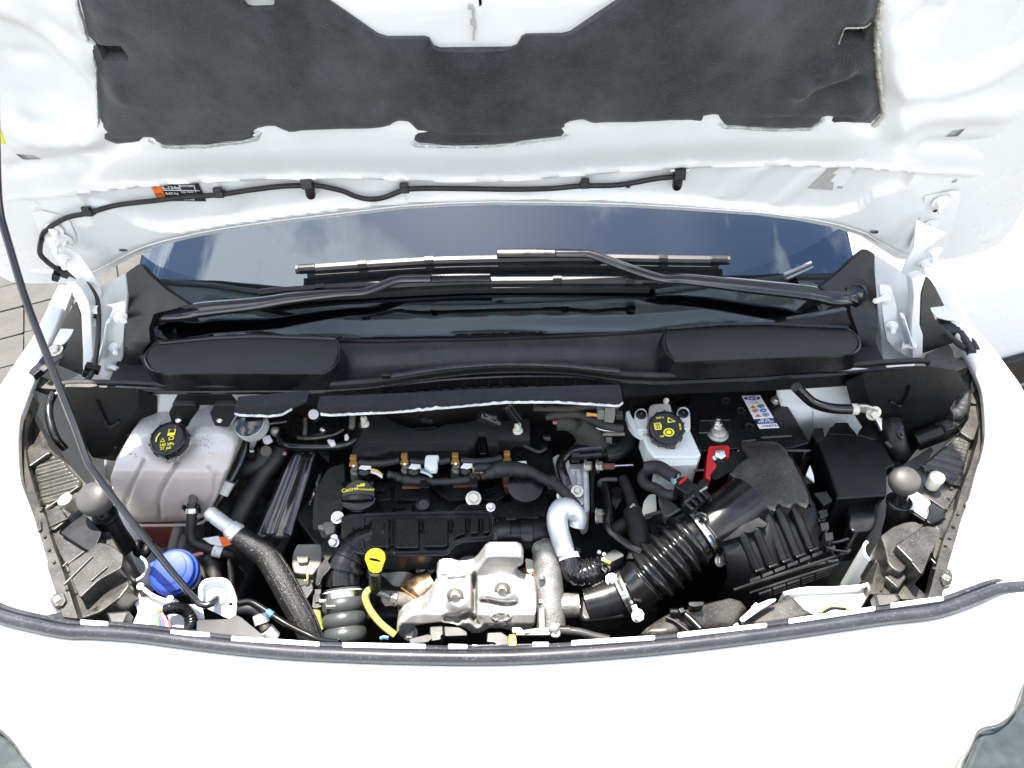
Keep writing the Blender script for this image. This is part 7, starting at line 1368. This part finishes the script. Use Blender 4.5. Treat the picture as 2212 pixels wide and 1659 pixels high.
# ------------------------------------------------------------------ air mass meter tube and plug
am = thing('intake_duct', 'smooth black duct from the air filter box to the clamp', 'duct', at(t('R2', 650, 250), z=-.2))
A = [at(t('R2', *p), z=z) for p, z in (((430, 330), -.06), ((560, 230), -.055), ((760, 90), -.05), ((960, -60), -.045))]
obj('duct', tube(cat(A, 8), lambda s: np.interp(s, [0, .3, 1], [.045, .047, .052]), 36), 'plastic_satin', am, smooth=60)
obj('collar', tube([A[0].lerp(A[1], .05), A[0].lerp(A[1], .13)], .0505, 36), 'plastic_satin', am); obj('loop', tube(rnd(ats(t('R2', [(350, 100), (400, 75), (470, 100), (495, 160), (480, 220), (560, 320), (600, 380)]), z=.0), .01, 5, False), .003, 8), 'plastic_satin', am)
ap = thing('sensor_plug', 'dark grey multi way plug with a red lock on the duct', 'plug', at(t('R1', 350, 1300), z=-.02))
ux = (at(t('R1', 420, 1330), z=0) - at(t('R1', 120, 1130), z=0)).normalized(); uy = V((0, 0, 1)).cross(ux)
isl(t('R1', [(90, 1200), (150, 1100), (240, 1090), (330, 1180), (360, 1230), (250, 1310), (190, 1270)]), .02, .0, 'plastic', ap, 'housing', .003, .003)
isl(t('R1', [(190, 1270), (330, 1170), (480, 1260), (550, 1370), (520, 1390), (470, 1350), (350, 1490), (300, 1470), (210, 1400)]), .03, -.004, 'plastic_satin', ap, 'housing', .003, .003)
for k in range(4): tb('R1', [(235 + k * 62, 1420 - k * 50 + (0 if k < 3 else 10)), (310 + k * 62, 1485 - k * 40)], .0, .0045, 'plastic_satin', ap, 'ridge', 8, 2)
isl(t('R1', [(200, 1390), (320, 1300), (340, 1320), (225, 1410)]), .012, .003, 'hose_grey', ap, 'latch', .002, .002); isl(t('R1', [(140, 1165), (230, 1095), (245, 1110), (155, 1180)]), .006, .006, 'red', ap, 'red_lock', .001, .001); isl(t('R1', [(385, 1260), (470, 1205), (490, 1220), (410, 1280)]), .006, .004, 'steel', ap, 'screw', .001, .001); isl(t('R1', [(390, 1130), (450, 1120), (510, 1150), (490, 1200), (400, 1230), (360, 1190)]), .02, -.002, 'plastic', ap, 'ear', .003, .003)
for k, mt in enumerate(('wire_blue', 'wire_white', 'wire_yellow', 'wire_white')): tb('R1', [(150, 1075 + k * 6), (90 + k * 8, 1085 + k * 8), (65 + k * 10, 1140), (95 + k * 8, 1195 - k * 6)], -.004 - k * .002, .0026, mt, ap, 'wire', 6)
tb('Q1', [(1330, 870), (1480, 860), (1600, 930), (1700, 985)], [-.03, -.02, -.012, -.008], .013, 'tape', ap, 'loom', 12); tb('Q1', [(1340, 900), (1290, 980), (1330, 1060), (1450, 1110), (1560, 1180), (1680, 1190)], [-.04, -.045, -.045, -.04, -.03, -.02], .010, 'tape', ap, 'loom', 12)
# ------------------------------------------------------------------ big ribbed intake hose with two clamps
ih = thing('intake_bellows', 'wide glossy black ribbed intake hose with two steel clamps', 'hose', at(t('Q2', 1500, 1000), z=-.25))
C = [at(t('Q2', *p), z=z) for p, z in (((2060, 250), -.062), ((1940, 330), -.07), ((1800, 440), -.078), ((1620, 600), -.092), ((1450, 760), -.108), ((1320, 880), -.122), ((1200, 970), -.133), ((1060, 1040), -.142))]
CC = cat(C, 10)
def rbel(s):
    base = np.interp(s, [0, .12, .2, .6, .75, 1], [.046, .047, .050, .052, .046, .038])
    if .2 < s < .74: base += .0055 * math.sin((s - .2) / .54 * math.pi * 2 * 5) 
    return float(base)
PATH = resample(CC, 120)
obj('bellows', tube(PATH, rbel, 40), 'hose_gloss', ih, smooth=70)
for (p, q, r, sc_) in ((PATH[3], PATH[8], .0485, 1), (PATH[114], PATH[117], .0405, 1)):
    axn = (q - p).normalized(); band(p.lerp(q, .5), axn, r, .014, 'steel', ih, th=.002)
    for s in (-.009, .009): obj('bead', lathe([(r - .001, -.002), (r + .0025, 0), (r - .001, .002)], p.lerp(q, .5) + axn * s, axn, 40), 'hose_gloss', ih)
    for k in range(2):
        c = p.lerp(q, .5); a = math.radians(30 + 48 * k); x, y, z = frame_of(axn); up = V((0, -.5, .85)); s_ = axn.cross(up).normalized(); u_ = s_.cross(axn)
        d = (u_ * math.cos(a - .9) + s_ * math.sin(a - .9)).normalized(); obj('band_slot', box(c + d * (r + .0018), (.005, .022, .002), ax=(axn, axn.cross(d).normalized(), d)), 'slot_shade_dark', ih, bevel=.001)
for p, e in ((t('R2', 635, 635), t('R2', 595, 540)), (t('Q2', 1235, 1290), t('Q2', 1190, 1170))):
    z = -.085 if p[1] < 1300 else -.12; c = at(p, z=z); c2 = at(e, z=z + .01); obj('clamp_screw', join(hexbolt(c, (.3, -.6, .7), .0095, .008, 1.25), tube([c, c2], .005, 10)), 'zinc' if p[1] < 1300 else 'label_white', ih)
# inlet spigot into the turbo, sensor with grey plug
isl(t('Q2', [(560, 1000), (640, 900), (880, 940), (1050, 980), (1100, 1230), (1080, 1300), (600, 1360), (540, 1290)]), .05, -.135, 'plastic', ih, 'spigot', .02, .01)
obj('spigot_tube', tube([PATH[-2], at(t('Q2', 850, 1120), z=-.15), at(t('Q2', 620, 1180), z=-.155)], .040, 32), 'plastic_satin', ih, smooth=60)
vs_ = thing('valve_unit', 'black breather valve with a blue grey plug behind the elbow hose', 'valve', at(t('Q2', 850, 850), z=-.2))
A = [at(t('Q2', *p), z=-.118) for p in ((560, 790), (640, 760), (720, 745), (830, 740))]; obj('ribbed_body', tube(resample(cat(A, 4), 40), lambda s: .026 + .002 * math.sin(s * 40), 26), 'plastic_satin', vs_, smooth=50)
isl(t('Q2', [(640, 870), (760, 810), (960, 790), (1050, 860), (990, 900), (880, 1000), (720, 980)]), .06, -.115, 'plastic', vs_, 'body', .01, .005); obj('bolt', hexbolt(at(t('Q2', 932, 868), z=-.108), (0, -.3, 1), .009, .005, 1.3), 'zinc', vs_)
isl(t('Q2', [(830, 580), (960, 500), (1040, 540), (1080, 580), (920, 660), (910, 740), (860, 680)]), .03, -.088, 'hose_grey', vs_, 'grey_plug', .003, .003); isl(t('Q2', [(740, 560), (840, 560), (900, 700), (860, 790), (760, 700)]), .03, -.095, 'plastic', vs_, 'holder', .004, .003); obj('yellow_clip', box(at(t('Q2', 875, 655), z=-.083), (.012, .005, .006), rz=-.5), 'yellow_print', vs_, bevel=.0015)
for p in ((780, 540), (838, 566), (830, 628)): obj('glint_bead', lathe([(.004, 0), (.003, .003), (0, .004)], at(t('Q2', *p), z=-.09), (0, 0, 1), 8), 'clip_white', vs_)  # white beads painted in as small highlights
# breather hoses and looms in the gap
bh = thing('breather_hose', 'thin black breather hose dropping to the ribbed intake hose', 'hose', at(t('Q2', 900, 300), z=-.15))
tb('Q1', [(840, 1070), (860, 1170), (880, 1300), (885, 1420), (880, 1560)], [-.09, -.088, -.085, -.083, -.082], .0085, 'hose_gloss', bh, 'hose'); tb('Q2', [(882, 100), (875, 200), (905, 290), (1000, 370), (1150, 470), (1290, 550)], [-.082, -.082, -.083, -.084, -.08, -.075], .0085, 'hose_gloss', bh, 'hose')
lo = thing('black_looms', 'bundle of taped black looms between engine and air filter box', 'wiring', at(t('Q2', 1230, 300), z=-.2))
tb('Q1', [(1180, 1400), (1230, 1560), (1260, 1720), (1250, 1880), (1230, 1980)], [-.11, -.10, -.095, -.095, -.10], .020, 'tape', lo, 'loom', 16); tb('Q1', [(1060, 1000), (1120, 1150), (1180, 1320), (1200, 1450)], [-.12, -.115, -.11, -.11], .012, 'tape', lo, 'loom'); tb('Q2', [(940, 300), (1050, 230), (1130, 190)], -.12, .014, 'tape', lo, 'loom')
isl(t('Q1', [(920, 1100), (1000, 1080), (1050, 1120), (1040, 1260), (980, 1360), (930, 1300)]), .03, -.10, 'plastic_gloss', lo, 'connector', .005, .004); isl(t('Q1', [(1140, 1330), (1190, 1280), (1215, 1320), (1180, 1390)]), .015, -.09, 'fray_tan', lo, 'tab', .003, .002)
tb('Q1', [(780, 1080), (790, 1020), (850, 1005), (990, 1005)], -.085, .0045, 'plastic_grey', lo, 'rail', 8, 1, False)
cb2 = tag(obj('yellowed_connector', slab(t('Q1', [(1310, 1260), (1370, 1180), (1450, 1175), (1465, 1370), (1400, 1420), (1320, 1450), (1285, 1390)]), .03, r=.004, z=-.09), 'clip_cream', None, bevel=.003), 'yellowed white plug hanging behind the intake hose', 'plug')
hp_ = tag(obj('heat_plate', slab(t('Q1', [(1490, 1180), (1700, 1310), (1730, 1370), (1580, 1480), (1550, 1400)]), .02, r=.003, z=-.055), 'plastic_grey', None, bevel=.002), 'grey triangular plate edge beside the ribbed hose', 'plate')
tb('Q1', [(1330, 1440), (1540, 1380), (1570, 1460), (1740, 1360)], [-.09, -.06, -.055, -.05], .0035, 'plastic_grey', lo, 'edge', 6, 1, False)
isl(t('Q1', [(1320, 1440), (1560, 1360), (1590, 1640), (1420, 1700)]), .05, -.10, 'plastic', lo, 'shield_box', .004, .003)
# vacuum pipe: thick ribbed black hose behind the engine
vh = thing('servo_hose', 'thick ribbed black hose curving behind the brake reservoir', 'hose', at(t('Q1', 1130, 600), z=-.2))
C = [at(t('Q1', *p), z=z) for p, z in (((1120, 130), -.06), ((1130, 300), -.062), ((1145, 450), -.065), ((1110, 580), -.068), ((1000, 680), -.07), ((860, 720), -.07))]
obj('hose', tube(resample(cat(C, 8), 160), .0155, 20), 'rubber', vh, smooth=60)
for a in np.linspace(-1, 1, 6): obj('hose_rib', tube([p + V((math.sin(a) * .0155 * .8, -.0155 * .5, .0155 * math.cos(a) * .9)) for p in cat(C, 5)], .0012, 5), 'rubber', vh)
C = [at(t('Q1', *p), z=z) for p, z in (((800, 625), -.055), ((640, 640), -.055), ((500, 655), -.055), ((400, 710), -.055), ((330, 800), -.058), ((340, 900), -.06), ((375, 1000), -.064), ((400, 1080), -.07))]
ph = thing('vacuum_pipe', 'glossy black bent pipe over the cast end cover', 'pipe', C[3] - V((0, 0, .02)))
obj('pipe', tube(cat(C, 6), .0098, 14), 'hose_gloss', ph, smooth=60); obj('sleeve', tube(ats(t('Q1', [(450, 735), (540, 730)]), z=-.058), .012, 8), 'plastic_satin', ph); obj('pipe', tube(ats(t('Q1', [(540, 725), (800, 705)]), z=-.06), .0075, 12), 'plastic_satin', ph)
obj('bracket', slab(t('Q1', [(640, 780), (780, 760), (760, 900), (720, 960), (720, 1380), (690, 1400), (680, 900)]), .02, r=.003, z=-.08), 'plastic', ph, bevel=.002)
# brown grey clutter on the firewall: looms, grey plug, pipe
cl = thing('firewall_loom', 'dusty looms and pipes on the firewall behind the engine', 'wiring', at(t('Q1', 700, 400), y=.47))
for px, r, mt in (([(0, 160), (400, 170), (700, 140), (1000, 180)], .006, 'bulkhead'), ([(150, 260), (500, 230), (700, 300), (900, 380), (1060, 400)], .008, 'bulkhead'), ([(500, 330), (650, 450), (740, 560), (790, 640)], .022, 'bulkhead'), ([(280, 330), (420, 340), (540, 420), (600, 540), (560, 640)], .016, 'bulkhead'), ([(600, 320), (760, 400), (900, 430), (1060, 430)], .003, 'steel'), ([(820, 470), (1080, 465)], .004, 'grime'), ([(800, 590), (1000, 585)], .0035, 'plastic'), ([(100, 60), (140, 160), (150, 290)], .003, 'plastic'), ([(880, 440), (960, 400), (1060, 395)], .003, 'steel')):
    obj('loom', tube(cat(ats(t('Q1', px), y=.455), 5), r, 12), mt, cl)
isl(t('Q1', [(640, 520), (730, 500), (740, 560), (690, 570)]), .01, -.06, 'grime', cl, 'tape', .002, .001)
for px in ([(860, 520), (930, 520), (930, 575), (865, 575)],): obj('tag', prism(ats(t('Q1', px), y=.45), (0, .003, 0)), 'grime', cl)
gp = thing('grey_plug', 'pale grey wiring plug on the firewall behind the engine', 'plug', at(t('Q1', 880, 320), y=.44))
obj('body', prism(rnd(ats(t('Q1', [(850, 165), (965, 160), (972, 240), (950, 340), (840, 325), (850, 240)]), y=.43), .003), (0, .02, 0)), 'grey_connector', gp, bevel=.002); obj('half', prism(rnd(ats(t('Q1', [(765, 195), (850, 195), (850, 300), (755, 300)]), y=.433), .003), (0, .015, 0)), 'grey_connector', gp, bevel=.002); obj('half', prism(rnd(ats(t('Q1', [(975, 250), (1060, 240), (1065, 300), (980, 300)]), y=.435), .003), (0, .012, 0)), 'hose_grey', gp, bevel=.002)
for k in range(3): obj('wire', tube(cat(ats(t('Q1', [(760, 235 + k * 10), (700, 228 + k * 8), (630, 220 + k * 14)]), y=.436), 4), .0018, 6), 'wire_orange', gp)
for k, (p, s) in enumerate((((275, 335), 1), ((280, 1000), 0))):
    if s: obj('red_tag', prism(ats(t('Q1', [(230, 330), (320, 325), (325, 348), (235, 352)]), y=.45), (0, .004, 0)), 'wire_pink', cl)
for px, r in (([(-640, 240), (-500, 300), (-420, 340)], .011), ([(-600, 220), (-540, 260), (-440, 275)], .008), ([(-310, 120), (-250, 210), (-190, 290)], .011)): obj('dark_pipe', tube(cat(ats(t('Q1', px), y=.42), 4), r, 12), 'hose_gloss', cl, smooth=60)
isl(t('N1', [(220, 240), (380, 260), (390, 310), (230, 290)]), .01, -.03, 'braid', cl, 'braided_end', .004, .002)
# dust cap of the intake snorkel at the nose
sn = thing('air_snorkel', 'dusty grey air intake snorkel behind the nose at the right', 'duct', at(t('R2', 300, 1400), z=-.2))
obj('scoop', shell(t('R2', [(-380, 1520), (-300, 1450), (-150, 1330), (0, 1240), (120, 1200), (260, 1170), (420, 1120), (760, 1040), (900, 1080), (980, 1180), (900, 1300), (820, 1420), (400, 1470), (0, 1530)]), lambda xs, ys: -.075 - .02 * np.clip((xs - 1370) / 250, 0, 1) + .018 * np.exp(-((xs - 1470 - (ys - 1330) * -.8) / 60) ** 2), 4, (0, 0, -.05), 'z', edge=.02, er=14), 'plastic_dusty', sn, smooth=60)
obj('flap', shell(t('R2', [(900, 1330), (1100, 1180), (1500, 1030), (1640, 1180), (1800, 1270), (1450, 1370), (960, 1430)]), lambda xs, ys: -.07 + 0 * xs, 4, (0, 0, -.05), 'z', edge=.014, er=10), 'plastic_dusty', sn, smooth=60)
isl(t('R2', [(860, 1330), (1040, 1170), (1220, 1095), (1300, 1090), (1290, 1115), (1130, 1210), (960, 1330), (900, 1370)]), .004, -.050, 'paint_inner', sn, 'white_lip', .003, .001); isl(t('R2', [(1000, 1190), (1060, 1130), (1080, 1150), (1010, 1205)]), .004, -.05, 'paint_inner', sn, 'white_lip', .002, .001); isl(t('R2', [(780, 1410), (840, 1370), (860, 1420)]), .01, -.02, 'paint', sn, 'white_tip', .002, .001)
tb('R2', [(-10, 1310), (100, 1360), (180, 1420), (260, 1480)], -.058, .003, 'plastic', sn, 'cord', 8); tb('R2', [(40, 1250), (180, 1260), (280, 1330), (400, 1450)], -.056, .006, 'plastic_satin', sn, 'strap', 8); isl(t('R2', [(255, 1125), (450, 1120), (440, 1170), (330, 1190), (270, 1170)]), .02, -.05, 'plastic_satin', sn, 'spout', .004, .004); obj('knob', box(at(t('R2', 175, 1245), z=-.05), (.010, .010, .012), rz=.3), 'plastic', sn, bevel=.002)
tb('R2', [(1820, 1260), (1870, 1215), (1950, 1185), (2060, 1200), (2160, 1210)], [-.06] * 5, .0028, 'wire_green', sn, 'wire', 6); tb('R2', [(1850, 1270), (1900, 1230), (1980, 1205), (2120, 1215)], [-.06] * 4, .0028, 'plastic_satin', sn, 'wire', 6)
# ================================================================== left rear clutter: filter housing, ring hose, hoses between tank and engine
ff = thing('fuel_filter_can', 'small silver can with black lid under the felt pad', 'can', at(t('L1', 2000, 480), y=.44))
c = at(t('L1', 2000, 330), y=.42); obj('can', lathe([(.026, -.03), (.029, -.026), (.0295, -.002), (.027, .0)], c, (-.1, -.35, 1), 32), 'cast_alu', ff, smooth=40); obj('pale_band', lathe([(.0300, -.022), (.0300, -.006)], c, (-.1, -.35, 1), 32), 'pipe_alu', ff); obj('lid', lathe([(.0275, -.002), (.028, .001), (.025, .003), (0, .0035)], c, (-.1, -.35, 1), 32), 'plastic_gloss', ff, smooth=40)  # can with a paler aluminium band round its side
pf = thing('fuel_line_unit', 'glossy black ring pipes around a round filter behind the engine', 'filter', at(t('M1', 1000, 450), y=.40))
c = at(t('M1', 1010, 390), z=-.045); obj('filter_top', lathe([(.034, -.05), (.0355, -.004), (.034, 0), (.02, .003), (0, .004)], c, (0, -.3, 1), 36), 'plastic_gloss', pf, smooth=50); obj('spigot', lathe([(.005, 0), (.0055, .010), (.003, .013), (0, .013)], at(t('M1', 1000, 430), z=-.035), (-.2, -.4, .8), 12), 'steel', pf)
for px, z, r in (([(690, 505), (760, 515), (850, 515), (950, 505), (1100, 475), (1220, 410)], -.035, .006), ([(500, 420), (480, 520), (540, 590), (650, 610), (900, 615), (1150, 608), (1290, 575), (1370, 500), (1390, 380), (1380, 270)], -.05, .0085), ([(1310, 270), (1300, 350), (1290, 400)], -.05, .008), ([(560, 310), (420, 330), (300, 345)], -.04, .007), ([(680, 260), (650, 400), (660, 500)], -.05, .010)):
    tb('M1', px, z, r, 'hose_gloss', pf, 'pipe', 12)
tb('M1', [(775, 290), (780, 380), (765, 490)], -.055, .005, 'grime', pf, 'grey_pipe', 8); tb('M1', [(1335, 270), (1330, 390)], -.045, .007, 'grey_connector', pf, 'grey_sleeve', 10)
isl(t('M1', [(1030, 540), (1060, 520), (1080, 535), (1110, 530), (1130, 570), (1070, 588)]), .01, -.035, 'clip_white', pf, 'white_clip', .002, .0015); isl(t('M1', [(1235, 480), (1270, 460), (1290, 500), (1270, 540), (1240, 535)]), .01, -.04, 'clip_white', pf, 'white_clip', .002, .0015)
obj('white_ring', lathe([(.007, 0), (.0105, .001), (.0105, .004), (.007, .004)], at(t('M1', 870, 235), z=-.03), (.3, -.6, .7), 16), 'clip_white', pf); isl(t('M1', [(260, 500), (350, 470), (375, 520), (310, 550), (270, 545)]), .012, -.045, 'clip_white', pf, 'white_clip', .002, .002); obj('silver_bulb', lathe([(.006, -.02), (.0095, -.01), (.010, .0), (.006, .008), (0, .009)], at(t('M1', 415, 430), z=-.045), (0, -.3, 1), 14), 'cast_alu', pf, smooth=60)
isl(t('M1', [(920, 640), (960, 620), (1060, 690), (1050, 750), (1000, 740)]), .015, -.06, 'plastic_satin', pf, 'clip', .003, .002)
hs2 = thing('heater_hoses', 'black heater hoses running down between tank and engine support', 'hose', at(t('M1', 150, 1000), z=-.3))
tb('L1', [(1960, 530), (1940, 650), (1880, 830), (1780, 1020)], [-.06, -.07, -.085, -.10], .010, 'hose_gloss', hs2, 'hose'); tb('L1', [(1770, 1030), (1690, 1180)], [-.10, -.115], .0115, 'clip_white', hs2, 'white_sleeve', 14, 2); tb('L1', [(1690, 1180), (1600, 1340), (1540, 1480), (1520, 1660)], [-.115, -.13, -.15, -.18], .010, 'hose_gloss', hs2, 'hose')
tb('M1', [(480, 640), (420, 760), (300, 900), (180, 1080), (60, 1300), (-20, 1480), (-100, 1650)], [-.10, -.11, -.12, -.135, -.15, -.165, -.18], .020, 'rubber', hs2, 'hose', 16); tb('M1', [(330, 680), (250, 800), (120, 860), (-20, 880), (-120, 900)], [-.10, -.11, -.115, -.12, -.12], .022, 'rubber', hs2, 'hose', 16)
isl(t('M1', [(100, 640), (180, 640), (170, 720), (90, 740)]), .02, -.075, 'plastic', hs2, 'plug', .003, .002); obj('cap_end', lathe([(.012, -.004), (.011, .004), (0, .005)], at(t('M1', 310, 670), z=-.085), (.2, -.5, .8), 16), 'grime', hs2); isl(t('M1', [(110, 655), (160, 652), (160, 668), (112, 672)]), .004, -.070, 'clip_white', hs2, 'mark', .001, 0); isl(t('M1', [(500, 690), (540, 670), (550, 700), (510, 705)]), .004, -.07, 'wire_pink', hs2, 'mark', .001, 0)
gb = thing('gearbox_casting', 'dirty pale casting low between the tank and engine support', 'casting', at(t('M1', 150, 1500), z=-.4))
obj('casting', shell(t('M1', [(-200, 1050), (100, 900), (300, 850), (420, 950), (380, 1150), (250, 1400), (120, 1700), (-60, 1900), (-250, 1700), (-350, 1400)]), lambda xs, ys: -.27 + .02 * np.sin(xs * .07) * np.sin(ys * .06), 5, (0, 0, -.06), 'z', edge=.02, er=10), 'grime', gb, smooth=60)
obj('rib', tube(cat(ats(t('M1', [(180, 1300), (100, 1450), (60, 1600)]), z=-.25), 4), .008, 8), 'cast_dirty', gb)
tb('L2', [(1180, 180), (1130, 350), (1090, 520), (1080, 640)], [-.16, -.17, -.18, -.19], .009, 'grime', hs2, 'pipe', 12); tb('L2', [(1250, 340), (1210, 430), (1180, 560)], [-.17, -.18, -.19], .008, 'grime', hs2, 'pipe', 12); tb('L2', [(700, 420), (680, 520), (760, 560), (830, 420)], -.12, .009, 'plastic', hs2, 'pipe', 10)
tb('L2', [(1500, 600), (1580, 700), (1600, 860)], [-.15, -.16, -.17], .015, 'rubber', hs2, 'hose', 12); tb('L2', [(1780, 640), (1790, 780), (1800, 960)], [-.14, -.14, -.14], .006, 'hose_gloss', hs2, 'hose', 10)
